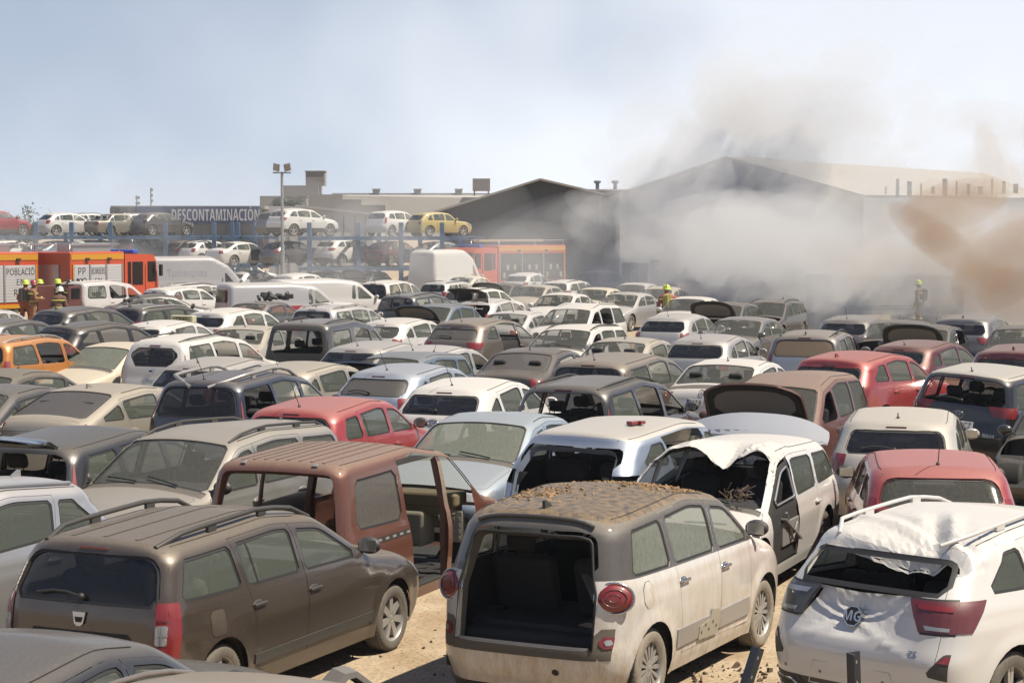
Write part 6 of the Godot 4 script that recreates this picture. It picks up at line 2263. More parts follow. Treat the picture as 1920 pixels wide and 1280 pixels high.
# ------------------------------------------------------------------ ground
func make_ground() -> void:
	var a := Acc.new()
	a.face([Vector3(-700, 0, 40), Vector3(700, 0, 40), Vector3(700, 0, -1800), Vector3(-700, 0, -1800)], Vector3.UP)
	var m := mat(Color.WHITE, 0.95)
	var im := Image.create(640, 640, false, Image.FORMAT_RGB8)
	var n1 := noise_image(640, 3, 0.009, 5)
	var n2 := noise_image(640, 4, 0.07, 3)
	var n3 := noise_image(640, 5, 0.25, 2)
	for y in 640:
		for x in 640:
			var p := n1.get_pixel(x, y).r
			var q := n2.get_pixel(x, y).r
			var r := n3.get_pixel(x, y).r
			var t := clampf(p * 1.3 - 0.15 + (q - 0.5) * 0.35, 0, 1)
			var c := lin(0.34, 0.245, 0.145).lerp(lin(0.52, 0.43, 0.31), t)
			c = c.darkened(clampf((r - 0.62) * 1.6, 0, 0.4))
			im.set_pixel(x, y, c)
	m.albedo_texture = ImageTexture.create_from_image(im)
	m.uv1_triplanar = true
	m.uv1_world_triplanar = true
	m.uv1_scale = Vector3(0.13, 0.13, 0.13)
	m.heightmap_enabled = true
	m.heightmap_texture = ImageTexture.create_from_image(n2)
	m.heightmap_scale = 1.5
	struct("ground", a.mesh(), m)
	# clods and broken plastic on the ground between the front cars
	var rng := RandomNumberGenerator.new()
	rng.seed = 5
	var b := Acc.new()
	for k in 420:
		var where := Vector3(2.05, 0, -16.6)
		var r := 0.85
		if k > 300:
			where = Vector3(-0.9, 0, -16.8)
			r = 2.4
		elif k > 230:
			where = Vector3(2.6, 0, -20.5)
			r = 1.8
		var ang := rng.randf() * TAU
		var d := sqrt(rng.randf()) * r
		var s := rng.randf_range(0.006, 0.02) * (1.6 if rng.randf() < 0.12 else 1.0)
		b.xf = Transform3D(Basis.from_euler(Vector3(rng.randf() * 6, rng.randf() * 6, rng.randf() * 6)), where + Vector3(cos(ang) * d * 1.3, s * 0.4, sin(ang) * d))
		b.box(Vector3.ZERO, Vector3(s * rng.randf_range(1.0, 3.2), s * rng.randf_range(0.4, 1.0), s * rng.randf_range(0.8, 2.0)))
	struct("rubble", b.mesh(), mat(lin(0.11, 0.075, 0.045), 0.95), "stuff")

# ------------------------------------------------------------------ sheds and far things
func ribbed_wall(parent: Node, p0: Vector3, p1: Vector3, high: float, m: Material, rib := 0.0, called := "wall") -> MeshInstance3D:
	var a := Acc.new()
	var d := p1 - p0
	var l := d.length()
	var mid := (p0 + p1) * 0.5
	a.xf = Transform3D(Basis(Vector3.UP, -atan2(d.z, d.x)), mid)
	a.box(Vector3(0, high * 0.5, 0), Vector3(l, high, 0.25))
	if rib > 0.0:
		var n := int(l / rib)
		for k in n + 1:
			a.box(Vector3(-l * 0.5 + k * rib, high * 0.5, 0), Vector3(rib * 0.35, high - 0.02, 0.37))
	return part(parent, called, a.mesh(), m)

func make_buildings() -> void:
	var pale := mat(lin(0.42, 0.42, 0.42), 0.7)
	var steel := mat(lin(0.20, 0.21, 0.225), 0.6)
	var blue := mat(lin(0.04, 0.065, 0.16), 0.5)
	var concrete := mat(lin(0.30, 0.285, 0.265), 0.9)
	var roofing := mat(lin(0.40, 0.375, 0.34), 0.85)
	var dark := mat(lin(0.06, 0.07, 0.085), 0.6)
	# the shed with the lettered banner
	var t := thing("workshop_shed", "long grey ribbed shed with a dark blue lettered banner", "shed", Vector3(-19.5, 0, -150))
	ribbed_wall(t, Vector3(-10.6, 0, 0), Vector3(0.7, 0, 0), 5.52, steel, 0.6)
	ribbed_wall(t, Vector3(-10.6, 0, -0.2), Vector3(-10.6, 0, -16), 5.5, steel, 0.6)
	var a := Acc.new()
	a.box(Vector3(-4.9, 5.5, -8.2), Vector3(11.6, 0.25, 16.6))
	part(t, "roof", a.mesh(), roofing)
	a = Acc.new()
	a.box(Vector3(-4.15, 4.93, 0.30), Vector3(9.4, 1.25, 0.12))
	var ban := part(t, "banner", a.mesh(), blue)
	var big := letters(ban, "lettering", "DESCONTAMINACIÓN", 0.86, Transform3D(Basis(), Vector3(-2.75, 4.92, 0.372)), mat(lin(0.55, 0.57, 0.62), 0.6), "Droid Sans", 700, 0.02)
	big.scale.x = 6.6 / big.mesh.get_aabb().size.x
	# the pale ribbed hall right of it, its parapet falling to the right
	t = thing("pale_hall", "pale panelled hall with thin dark joints behind the centre rack", "building", Vector3(-19.0, 0, -149))
	a = Acc.new()
	a.prism(PackedVector2Array([Vector2(0.8, 0), Vector2(8.6, 0), Vector2(8.6, 4.95), Vector2(2.9, 5.55), Vector2(0.8, 5.6)]), -14.0, 0.0)
	part(t, "wall", a.mesh(), mat(lin(0.50, 0.50, 0.49), 0.7))
	for k in 9:
		a = Acc.new()
		a.box(Vector3(1.5 + k * 0.82, 2.45, 0.02), Vector3(0.045, 4.9, 0.06))
		part(t, "panel_joint", a.mesh(), dark)
	a = Acc.new()
	a.bar(Vector3(2.8, 5.62, 0.05), Vector3(8.7, 5.0, 0.05), 0.3, 0.16)
	part(t, "parapet_cap", a.mesh(), pale)
	# the stepped concrete factory and its long pale roof
	t = thing("stepped_factory", "old concrete factory with stepped gable and long pale roof", "factory", Vector3(-25.0, 0, -200))
	a = Acc.new()
	a.prism(PackedVector2Array([Vector2(-0.3, 0), Vector2(12.3, 0), Vector2(12.3, 6.3), Vector2(9.9, 6.3), Vector2(9.9, 6.85), Vector2(8.0, 6.85), Vector2(8.0, 7.35), Vector2(5.6, 7.35), Vector2(5.6, 8.25), Vector2(1.9, 8.25), Vector2(1.9, 7.2), Vector2(-0.3, 7.2)]), -4.0, 0.0)
	part(t, "gable_wall", a.mesh(), concrete)
	a = Acc.new()
	a.face([Vector3(6.0, 7.3, -2), Vector3(30.0, 6.9, -2), Vector3(30.0, 7.55, -14), Vector3(6.0, 7.55, -14)], Vector3(0, 1, 0.1))
	a.face([Vector3(5.0, 3.0, 0.1), Vector3(30.0, 3.0, 0.1), Vector3(30.0, 6.9, -2), Vector3(6.0, 7.3, -2)], Vector3(0, 0.3, 1))
	a.face([Vector3(30, 0, -1), Vector3(30.0, 0, -14), Vector3(30.0, 7.5, -14), Vector3(30.0, 6.9, -2)], Vector3(1, 0, 0))
	var rf := part(t, "roof", a.mesh(), roofing)
	a = Acc.new()
	a.box(Vector3(18, 7.62, -13.8), Vector3(24.5, 0.22, 0.6))
	part(rf, "ridge_cap", a.mesh(), pale)
	for k in 3:
		a = Acc.new()
		a.box(Vector3(10.5 + k * 4.4, 7.85, -13.2), Vector3(0.75, 0.5, 0.8))
		a.box(Vector3(10.5 + k * 4.4, 8.14, -13.2), Vector3(0.9, 0.09, 1.0))
		part(rf, "roof_vent", a.mesh(), pale)
	for b in [[3.6, 8.25, 1.9, 1.4, -1.5], [1.35, 5.6, 2.0, 1.5, 1.2]]:
		a = Acc.new()
		a.box(Vector3(5.2 if b[0] > 3.0 else 3.6, b[1] + b[3] * 0.5, b[4]), Vector3(b[2], b[3], 2.0))
		a.box(Vector3(5.2 if b[0] > 3.0 else 3.6, b[1] + b[3] + 0.04, b[4]), Vector3(b[2] + 0.15, 0.1, 2.15))
		part(t, "cooling_unit", a.mesh(), concrete)
	t = thing("roof_water_tank", "boxy tank on legs on the pale factory roof", "tank", Vector3(-3.1, 7.3, -202))
	a = Acc.new()
	a.box(Vector3(0, 1.05, 0), Vector3(1.75, 1.25, 1.6))
	part(t, "tank_body", a.mesh(), mat(lin(0.26, 0.23, 0.21), 0.8))
	for q in [[-0.7, -0.6], [0.7, -0.6], [-0.7, 0.6], [0.7, 0.6]]:
		a = Acc.new()
		a.box(Vector3(q[0], 0.2, q[1]), Vector3(0.12, 0.5, 0.12))
		part(t, "leg", a.mesh(), steel)
	# the grey gabled shed in the middle
	t = thing("grey_gable_shed", "dark grey gabled steel shed behind the far fire engine", "shed", Vector3(0, 0, -150))
	a = Acc.new()
	a.prism(PackedVector2Array([Vector2(-5.4, 0), Vector2(6.55, 0), Vector2(6.55, 6.45), Vector2(2.1, 7.5), Vector2(-5.4, 5.2)]), -26.0, 0.0)
	part(t, "gable_wall", a.mesh(), mat(lin(0.075, 0.083, 0.10), 0.6))
	for k in 16:
		a = Acc.new()
		var x := -5.0 + k * 0.75
		var top := 5.2 + (x + 5.4) / 7.5 * 2.3 if x < 2.1 else 7.5 - (x - 2.1) / 4.45 * 1.05
		a.box(Vector3(x, top * 0.5, 0.03), Vector3(0.2, top - 0.15, 0.06))
		part(t, "wall_rib", a.mesh(), mat(lin(0.08, 0.088, 0.105), 0.6) if k == 0 else t.get_child(1).material_override)
	a = Acc.new()
	a.bar(Vector3(-5.8, 5.15, -12), Vector3(2.1, 7.58, -12), 28.0, 0.14)
	a.bar(Vector3(2.1, 7.58, -12), Vector3(6.9, 6.46, -12), 28.0, 0.14)
	part(t, "roof", a.mesh(), roofing)
	for q in [[-3.2, 2.2], [3.2, 2.3], [4.9, 2.3]]:
		a = Acc.new()
		a.box(Vector3(q[0], 2.1, 0.08), Vector3(1.4, q[1] * 1.9, 0.12))
		part(t, "shutter_door", a.mesh(), dark)
	# a lower roof to the right, with two cowled chimneys
	t = thing("low_roof_shed", "low shed with two cowled chimneys left of the smoke", "shed", Vector3(7.0, 0, -170))
	a = Acc.new()
	a.prism(PackedVector2Array([Vector2(-4.5, 0), Vector2(5.0, 0), Vector2(5.0, 6.9), Vector2(-4.5, 7.2)]), -20.0, 0.0)
	part(t, "wall", a.mesh(), steel)
	a = Acc.new()
	a.box(Vector3(0.2, 7.2, -10), Vector3(9.9, 0.14, 20.5))
	part(t, "roof", a.mesh(), roofing)
	for x in [0.45, 2.0]:
		a = Acc.new()
		a.lathe([[0.16, 7.2], [0.16, 7.85], [0.3, 7.9], [0.32, 8.05], [0.2, 8.1], [0.0, 8.1]], 12, Vector3.UP, Vector3(x, 0, -4))
		part(t, "chimney", a.mesh(), dark)
	# the big hall inside the smoke
	t = thing("smoky_hall", "huge pale roofed hall mostly hidden by smoke on the right", "hall", Vector3(16, 0, -140))
	a = Acc.new()
	a.prism(PackedVector2Array([Vector2(-8.2, 0), Vector2(19, 0), Vector2(19, 6.6), Vector2(2.5, 9.0), Vector2(-0.6, 9.05), Vector2(-8.2, 6.5)]), -40.0, -4.0)
	part(t, "wall", a.mesh(), mat(lin(0.62, 0.62, 0.62), 0.7))
	a = Acc.new()
	a.face([Vector3(-0.6, 9.1, -3.6), Vector3(18.0, 7.9, -3.6), Vector3(20.0, 6.0, 6.0), Vector3(8.0, 6.2, 4.0)], Vector3(0.1, 1, 0.3))
	a.face([Vector3(-0.6, 9.1, -3.6), Vector3(18.0, 7.9, -3.6), Vector3(18.0, 7.9, -40), Vector3(-0.6, 9.1, -40)], Vector3(0.1, 1, 0))
	a.face([Vector3(-0.6, 9.1, -3.6), Vector3(-8.4, 6.5, -3.6), Vector3(-8.4, 6.5, -40), Vector3(-0.6, 9.1, -40)], Vector3(-0.3, 1, 0))
	part(t, "roof", a.mesh(), roofing)
	a = Acc.new()
	a.box(Vector3(14.0, 3.0, 5.2), Vector3(12.5, 6.0, 0.3))
	part(t, "front_wall", a.mesh(), mat(lin(0.42, 0.46, 0.52), 0.6))
	for k in 12:
		a = Acc.new()
		a.box(Vector3(9.3 + k * 0.8, 6.5, 5.0), Vector3(0.1 + 0.1 * (k % 3), 0.5 + 0.35 * ((k * 7) % 4), 0.15))
		part(t, "roof_post", a.mesh(), dark)
	# low wall and sheds that close the yard on the left
	t = thing("boundary_wall", "low pale wall along the far left of the yard", "wall", Vector3(-38, 0, -165))
	ribbed_wall(t, Vector3(-30, 0, 0), Vector3(9, 0, 0), 2.6, pale, 0.0)

func make_far_things() -> void:
	var grey := mat(lin(0.34, 0.35, 0.36), 0.5, 0.3)
	# flood light mast
	var t := thing("floodlight_mast", "tall grey mast with two floodlights above the centre rack", "lamp post", Vector3(-12.8, 0, -111))
	var a := Acc.new()
	a.lathe([[0.13, 0.0], [0.12, 3.0], [0.09, 3.0], [0.075, 7.0], [0.0, 7.02]], 10, Vector3.UP)
	part(t, "pole", a.mesh(), grey)
	a = Acc.new()
	a.box(Vector3(0, 7.0, 0), Vector3(1.0, 0.08, 0.08))
	part(t, "crossbar", a.mesh(), grey)
	for sg in [-1.0, 1.0]:
		a = Acc.new()
		a.xf = Transform3D(Basis.from_euler(Vector3(0.3, 0.4 * sg, 0.25 * sg)), Vector3(0.3 * sg, 7.3, 0.05))
		a.box(Vector3.ZERO, Vector3(0.36, 0.42, 0.1))
		var f := part(t, "floodlight", a.mesh(), grey)
		for k in 4:
			a = Acc.new()
			a.xf = Transform3D(Basis.from_euler(Vector3(0.3, 0.4 * sg, 0.25 * sg)), Vector3(0.3 * sg, 7.3, 0.05))
			a.box(Vector3(0, -0.15 + 0.1 * k, 0.055), Vector3(0.3, 0.06, 0.02))
			part(f, "lamp_strip", a.mesh(), M.silver)
	# far masts
	for q in [[-48.0, -255.0, 8.2, "thin far mast with aerials left of the blue banner"], [-46.2, -255.0, 9.2, "plain thin far pole left of the blue banner"]]:
		t = thing("far_mast", q[3], "mast", Vector3(q[0], 0, q[1]))
		a = Acc.new()
		a.lathe([[0.14, 0.0], [0.07, q[2]], [0.0, q[2]]], 6, Vector3.UP)
		part(t, "pole", a.mesh(), grey)
		a = Acc.new()
		for k in 3:
			a.box(Vector3(0.12, q[2] - 0.3 - 0.7 * k, 0), Vector3(0.55 if q[2] < 9.0 else 0.3, 0.35, 0.2))
		part(t, "aerial", a.mesh(), grey)
	t = thing("lattice_tower", "small lattice tower on the far skyline at the left", "tower", Vector3(-73, 0, -300))
	a = Acc.new()
	for sx in [-1.0, 1.0]:
		for sz in [-1.0, 1.0]:
			a.bar(Vector3(sx * 0.8, 0, sz * 0.8), Vector3(sx * 0.3, 6.0, sz * 0.3), 0.12, 0.12)
	for k in 5:
		var y := 0.4 + k * 1.05
		var w := lerpf(0.75, 0.32, y / 6.0)
		a.bar(Vector3(-w, y, w), Vector3(w, y + 1.1, w), 0.08, 0.08)
		a.bar(Vector3(w, y, -w), Vector3(-w, y + 1.1, -w), 0.08, 0.08)
	part(t, "frame", a.mesh(), grey)
	# hills
	a = Acc.new()
	var rng := RandomNumberGenerator.new()
	rng.seed = 9
	var prev := Vector3.ZERO
	for k in 61:
		var x := -600.0 + k * 20.0
		var hgt := 6.0 + 3.5 * sin(k * 0.37) + 2.5 * sin(k * 0.9 + 1.0) + rng.randf() * 1.2
		var p := Vector3(x, maxf(hgt, 2.0), -1100.0 - 60.0 * sin(k * 0.5))
		if k > 0:
			a.face([Vector3(prev.x, 0, prev.z + 120), Vector3(p.x, 0, p.z + 120), p, prev], Vector3(0, 0.4, 1))
			a.face([prev, p, Vector3(p.x, 0, p.z - 200), Vector3(prev.x, 0, prev.z - 200)], Vector3(0, 1, -0.3))
		prev = p
	struct("hills", a.mesh(), mat(lin(0.10, 0.12, 0.08), 0.95))
	# trees
	tree("broad_tree", "dark green tree at the left edge beyond the rack", Vector3(-35.0, 0, -138), 5.6, 2.0, 31)
	tree("round_shrub", "low green shrub under the red car on the rack", Vector3(-34.0, 2.2, -139), 2.2, 1.2, 32)
	tree("round_shrub", "pale bush top showing over the banner shed", Vector3(-19.6, 4.5, -170), 2.1, 1.3, 33)

func tree(called: String, label: String, at: Vector3, high: float, wide: float, sd: int) -> void:
	var t := thing(called, label, "tree", at)
	var rng := RandomNumberGenerator.new()
	rng.seed = sd
	var a := Acc.new()
	a.tube([Vector3.ZERO, Vector3(0.1, high * 0.35, 0), Vector3(0.0, high * 0.7, 0.05)], [0.16, 0.11, 0.04], 7)
	for k in 5:
		var an := k * 1.3
		a.tube([Vector3(0.05, high * (0.3 + 0.07 * k), 0), Vector3(cos(an) * wide * 0.5, high * (0.5 + 0.08 * k), sin(an) * wide * 0.5)], [0.06, 0.02], 5)
	part(t, "trunk", a.mesh(), mat(lin(0.10, 0.075, 0.05), 0.9))
	a = Acc.new()
	var clumps := []
	for k in 26:
		var v := Vector3(rng.randfn() * 0.45, rng.randfn() * 0.4, rng.randfn() * 0.45)
		clumps.append(Vector3(v.x * wide, high * 0.66 + v.y * high * 0.33, v.z * wide))
	for k in 2600:
		var c: Vector3 = clumps[k % clumps.size()]
		var p := c + Vector3(rng.randfn(), rng.randfn() * 0.8, rng.randfn()) * wide * 0.17
		var s := rng.randf_range(0.06, 0.12)
		var b := Basis.from_euler(Vector3(rng.randf() * 6, rng.randf() * 6, rng.randf() * 6))
		var nn := (p - Vector3(0, high * 0.6, 0)).normalized()
		var i := a.vert(p + b * Vector3(-s, -s * 0.5, 0), nn)
		a.vert(p + b * Vector3(s, -s * 0.5, 0), nn)
		a.vert(p + b * Vector3(0, s, 0), nn)
		a.ix.append_array(PackedInt32Array([i, i + 1, i + 2]))
	var m := mat(lin(0.055, 0.085, 0.03), 0.8)
	m.backlight_enabled = true
	m.backlight = Color(0.4, 0.4, 0.4)
	part(t, "crown", a.mesh(), m)

# ------------------------------------------------------------------ racks
func make_racks() -> void:
	var blue := mat(lin(0.12, 0.20, 0.32), 0.5, 0.2)
	# [x of the posts], depth, post top
	var racks := [
		["storage_rack", "blue steel car rack on the left with two decks", [-34.5, -29.4, -27.2, -24.8, -21.4, -18.4, -17.3], -123.0, 4.3],
		["storage_rack", "blue steel car rack in the centre behind the lamp mast", [-11.6, -8.8, -6.35, -4.0], -114.0, 4.25]]
	for r in racks:
		var xs: Array = r[2]
		var t := thing(r[0], r[1], "rack", Vector3(0, 0, r[3]))
		for x in xs:
			for k in 2:
				var a := Acc.new()
				a.box(Vector3(x + k * 0.9, r[4] * 0.5, -k * 4.2), Vector3(0.26, r[4], 0.2), 0.02)
				part(t, "post", a.mesh(), blue)
		var x0: float = xs[0] - 0.6
		var x1: float = xs[-1] + 1.5
		for y in [1.72, 3.46]:
			for k in 2:
				var a := Acc.new()
				a.box(Vector3((x0 + x1) * 0.5 + k * 0.9, y - 0.12, 0.2 - k * 4.4), Vector3(x1 - x0, 0.2, 0.12))
				part(t, "beam", a.mesh(), blue)
			var n := int((x1 - x0) / 1.2)
			for k in n:
				var a := Acc.new()
				a.bar(Vector3(x0 + 0.4 + k * 1.2, y - 0.03, 0.4), Vector3(x0 + 1.6 + k * 1.2, y - 0.03, -4.6), 0.16, 0.05)
				part(t, "cross_beam", a.mesh(), blue)

# ------------------------------------------------------------------ stacks of pallets
func make_pallets() -> void:
	var wood := mat(lin(0.30, 0.24, 0.18), 0.9)
	var spots := [[7.0, -113.0, 12, "tall stack of wooden pallets right of the far fire engine"], [5.4, -112.0, 7, "short stack of wooden pallets beside the tall one"], [8.6, -112.6, 13, "tall stack of wooden pallets fading into smoke"]]
	for s in spots:
		for k in s[2]:
			if s[2] == 7 and k == 3:
				continue
			var t := thing("pallet", "%s, %s from the ground" % [s[3], ["first", "second", "third", "fourth", "fifth", "sixth", "seventh", "eighth", "ninth", "tenth", "eleventh", "twelfth", "thirteenth"][k]], "pallet", Vector3(s[0] + 0.04 * sin(k * 2.3), k * 0.165, s[1]), 0.5 + 0.05 * sin(k * 1.7), "pallets in stacks")
			for j in 5:
				var a := Acc.new()
				a.box(Vector3(0, 0.135, -0.42 + j * 0.21), Vector3(1.25, 0.024, 0.12))
				part(t, "slat", a.mesh(), wood)
			for j in 3:
				var a := Acc.new()
				a.box(Vector3(-0.55 + j * 0.55, 0.062, 0), Vector3(0.1, 0.12, 0.95))
				part(t, "bearer", a.mesh(), wood)

# ------------------------------------------------------------------ hoarding in the smoke
func make_hoarding() -> void:
	var t := thing("hoarding", "blue and white company hoarding fading in the smoke", "hoarding", Vector3(16.4, 0, -84.0), 0.0)
	var a := Acc.new()
	a.box(Vector3(-3.45, 1.1, 0), Vector3(1.08, 1.72, 0.08))
	part(t, "blue_panel", a.mesh(), mat(lin(0.03, 0.05, 0.13), 0.5))
	a = Acc.new()
	a.box(Vector3(-0.1, 1.1, 0), Vector3(5.55, 1.66, 0.06))
	var w := part(t, "white_panel", a.mesh(), mat(lin(0.5, 0.5, 0.5), 0.6))
	var white := mat(lin(0.6, 0.6, 0.6), 0.6)
	letters(t, "lettering", "JCH-254", 0.17, Transform3D(Basis(), Vector3(-3.45, 1.12, 0.045)), white, "Droid Sans", 700, 0.01)
	var ring := []
	for k in 25:
		ring.append(Vector3(-3.45 + cos(TAU * k / 24.0) * 0.2, 1.56 + sin(TAU * k / 24.0) * 0.2, 0.05))
	a = Acc.new()
	a.tube(ring, 0.018, 6, false)
	a.tube([Vector3(-3.58, 1.52, 0.05), Vector3(-3.45, 1.58, 0.05), Vector3(-3.32, 1.6, 0.05)], [0.015, 0.035, 0.012], 6)
	part(t, "emblem", a.mesh(), white)
	for y in [0.5, 0.62]:
		a = Acc.new()
		a.box(Vector3(-0.2, y, 0.035), Vector3(4.6, 0.05, 0.01))
		part(w, "printed_line", a.mesh(), mat(lin(0.12, 0.15, 0.25), 0.6))
	for x in [-3.9, -2.9, 0.0, 2.6]:
		a = Acc.new()
		a.box(Vector3(x, 0.6, -0.1), Vector3(0.08, 1.2, 0.08))
		part(t, "post", a.mesh(), M.dark)

# ------------------------------------------------------------------ fire engines; x forward, left side is -z
func fire_engine(label: String, at: Vector3, heading: float, blen: float, words: Array, open := false, locker := true, ladder := false) -> Node3D:
	var red := mat(lin(0.56, 0.075, 0.018), 0.35)
	red.clearcoat_enabled = true
	red.clearcoat = 0.6
	var amber := mat(lin(0.62, 0.30, 0.02), 0.4)
	var shut := mat(lin(0.55, 0.55, 0.56), 0.45)
	var t := thing("fire_engine", label, "fire engine", at, deg_to_rad(90.0 - heading))
	var cab := 2.1
	var L := blen + cab
	var x0 := -L * 0.5
	var x1 := x0 + blen
	var a := Acc.new()
	a.box(Vector3((x0 + x1) * 0.5, 1.82, 0), Vector3(blen, 2.2, 2.44), 0.06)
	var body := part(t, "body", a.mesh(), red)
	a = Acc.new()
	a.box(Vector3(0, 0.62, 0), Vector3(L - 0.2, 0.34, 1.2))
	part(t, "chassis", a.mesh(), M.dark)
	a = Acc.new()
	a.prism(PackedVector2Array([Vector2(x1 + 0.05, 0.55), Vector2(x1 + cab, 0.55), Vector2(x1 + cab + 0.03, 1.5), Vector2(x1 + cab - 0.12, 2.55), Vector2(x1 + cab - 0.3, 2.78), Vector2(x1 + 0.05, 2.82)]), -1.2, 1.2)
	var cb := part(t, "cab", a.mesh(), red)
	a = Acc.new()
	a.face([Vector3(x1 + cab + 0.02, 1.62, -1.05), Vector3(x1 + cab + 0.02, 1.62, 1.05), Vector3(x1 + cab - 0.1, 2.5, 1.05), Vector3(x1 + cab - 0.1, 2.5, -1.05)], Vector3(1, 0.15, 0))
	part(cb, "windscreen", a.mesh(), M.dark_glass)
	for sg in [-1.0, 1.0]:
		for q in [[x1 + 0.22, x1 + 0.42, 1.55], [x1 + 0.5, x1 + 1.15, 1.5], [x1 + 1.45, x1 + 1.95, 1.62]]:
			a = Acc.new()
			a.box(Vector3((q[0] + q[1]) * 0.5, (q[2] + 2.48) * 0.5, 1.205 * sg), Vector3(q[1] - q[0], 2.48 - q[2], 0.03), 0.01)
			part(cb, "side_window", a.mesh(), M.dark_glass)
		a = Acc.new()
		a.box(Vector3(x1 + 1.3, 1.5, 1.2 * sg), Vector3(0.02, 1.7, 0.03))
		part(cb, "door_seam", a.mesh(), M.dark)
		a = Acc.new()
		a.box(Vector3(x1 + cab - 0.05, 2.1, 1.42 * sg), Vector3(0.12, 0.5, 0.16), 0.03)
		part(cb, "wing_mirror", a.mesh(), M.dark)
		# shutters
		var n := words.size()
		var w := (blen - 0.3) / n
		for k in n:
			var cx := x0 + 0.15 + w * (k + 0.5)
			a = Acc.new()
			var sw := w - 0.1
			if open:
				a.box(Vector3(cx, 1.68, 1.19 * sg), Vector3(sw, 1.55, 0.08))
				part(body, "locker_opening", a.mesh(), M.dark)
				for j in 5:
					a = Acc.new()
					a.box(Vector3(cx - sw * 0.35 + sw * 0.17 * j, 1.2 + 0.45 * (j % 2), 1.22 * sg), Vector3(0.22, 0.3, 0.06), 0.02)
					part(body, "stored_gear", a.mesh(), [M.silver, M.beige, M.trim][j % 3])
			else:
				a.box(Vector3(cx, 1.64, 1.225 * sg), Vector3(sw, 1.5, 0.03))
				var rows := 13
				for j in rows:
					a.box(Vector3(cx, 0.95 + j * 0.115, 1.245 * sg), Vector3(sw - 0.03, 0.098, 0.012))
				var s := part(body, "roller_shutter", a.mesh(), shut)
				var lines: Array = words[k]
				for j in lines.size():
					var hgt: float = 0.3 if lines.size() < 3 else 0.26
					var face := Basis() if sg > 0 else Basis(Vector3.UP, PI)
					var tx := letters(s, "graffiti", lines[j], hgt, Transform3D(face, Vector3(cx, 2.12 - j * 0.42, 1.254 * sg)), M.ink, "Droid Sans", 400, 0.004)
					var wide: float = tx.mesh.get_aabb().size.x
					if wide > sw * 0.92:
						tx.scale.x = sw * 0.92 / wide
		for k in n + 1:
			a = Acc.new()
			a.box(Vector3(x0 + 0.15 + w * k, 1.64, 1.235 * sg), Vector3(0.06, 1.56, 0.05))
			part(body, "door_rail", a.mesh(), amber if k == 0 else M.silver)
		a = Acc.new()
		a.box(Vector3((x0 + x1) * 0.5, 2.72, 1.225 * sg), Vector3(blen - 0.1, 0.24, 0.03))
		part(body, "yellow_band", a.mesh(), amber)
		for k in 2:
			a = Acc.new()
			a.box(Vector3(x0 + blen * (0.3 + 0.4 * k), 2.62, 1.27 * sg), Vector3(0.2, 0.1, 0.08))
			part(body, "side_lamp", a.mesh(), M.dark)
		a = Acc.new()
		a.box(Vector3((x0 + x1) * 0.5, 0.72, 1.2 * sg), Vector3(blen - 0.1, 0.16, 0.06))
		part(body, "reflective_band", a.mesh(), amber)
	a = Acc.new()
	a.box(Vector3(x0 - 0.02, 1.6, 0), Vector3(0.05, 1.6, 1.2))
	part(body, "pump_door", a.mesh(), M.silver)
	for ax in [x0 + blen * 0.42, x1 + cab * 0.52]:
		for sg in [-1.0, 1.0]:
			var wm := wheel_meshes("steel", 0.48)
			var w := part(t, "wheel", wm[0], M.tyre)
			w.position = Vector3(ax, 0.48, 1.06 * sg)
			w.scale = Vector3(1, 1, 1.5)
			if sg < 0:
				w.rotation.y = PI
			part(w, "rim", wm[1], M.rim)
	a = Acc.new()
	a.box(Vector3(x1 + cab * 0.5, 2.9, 0), Vector3(0.3, 0.18, 1.8), 0.05)
	var lampm := mat(lin(0.05, 0.12, 0.6), 0.2)
	part(t, "light_bar", a.mesh(), lampm)
	if locker:
		a = Acc.new()
		a.box(Vector3(x0 + blen * 0.45, 3.1, 0.6), Vector3(blen * 0.7, 0.38, 0.9), 0.02)
		part(t, "roof_locker", a.mesh(), M.silver)
	a = Acc.new()
	for sg in [-1.0, 1.0]:
		a.tube([Vector3(x0 + 0.1, 2.92, 1.1 * sg), Vector3(x0 + 0.1, 3.22, 1.1 * sg), Vector3(x1 - 0.2, 3.22, 1.1 * sg), Vector3(x1 - 0.2, 2.92, 1.1 * sg)], 0.03, 6)
	part(t, "roof_railing", a.mesh(), M.silver)
	if ladder:
		var lad := Acc.new()
		for z in [0.85, 0.45]:
			lad.box(Vector3((x0 + x1) * 0.5, 3.2, z), Vector3(blen - 0.3, 0.14, 0.05))
		for k in 14:
			lad.box(Vector3(x0 + 0.3 + k * (blen - 0.6) / 13.0, 3.2, 0.65), Vector3(0.04, 0.05, 0.4))
		part(t, "ladder", lad.mesh(), M.beige)
	return t

func make_engines() -> void:
	var t := fire_engine("orange fire engine with graffiti cut by the left edge", Vector3(-22.2, 0, -80.5), 217.0, 3.6, [["POBLACIÓ", "EN", "RISC"], ["112"]])
	letters(t, "lettering", "112", 0.34, Transform3D(Basis(Vector3.UP, PI), Vector3(-0.35, 1.75, -1.262)), mat(lin(0.7, 0.7, 0.7), 0.5), "Droid Sans", 700)
	fire_engine("orange fire engine with white graffiti shutters and a silver roof box", Vector3(-17.75, 0, -84.5), 32.0, 3.2, [["PP", "NO"], ["BOMBERS", "EN", "LLUITA"], [""]])
	fire_engine("far orange fire engine with open lockers half veiled by smoke", Vector3(-0.4, 0, -117.0), 222.0, 6.0, [[""], [""], [""]], true, false, true)

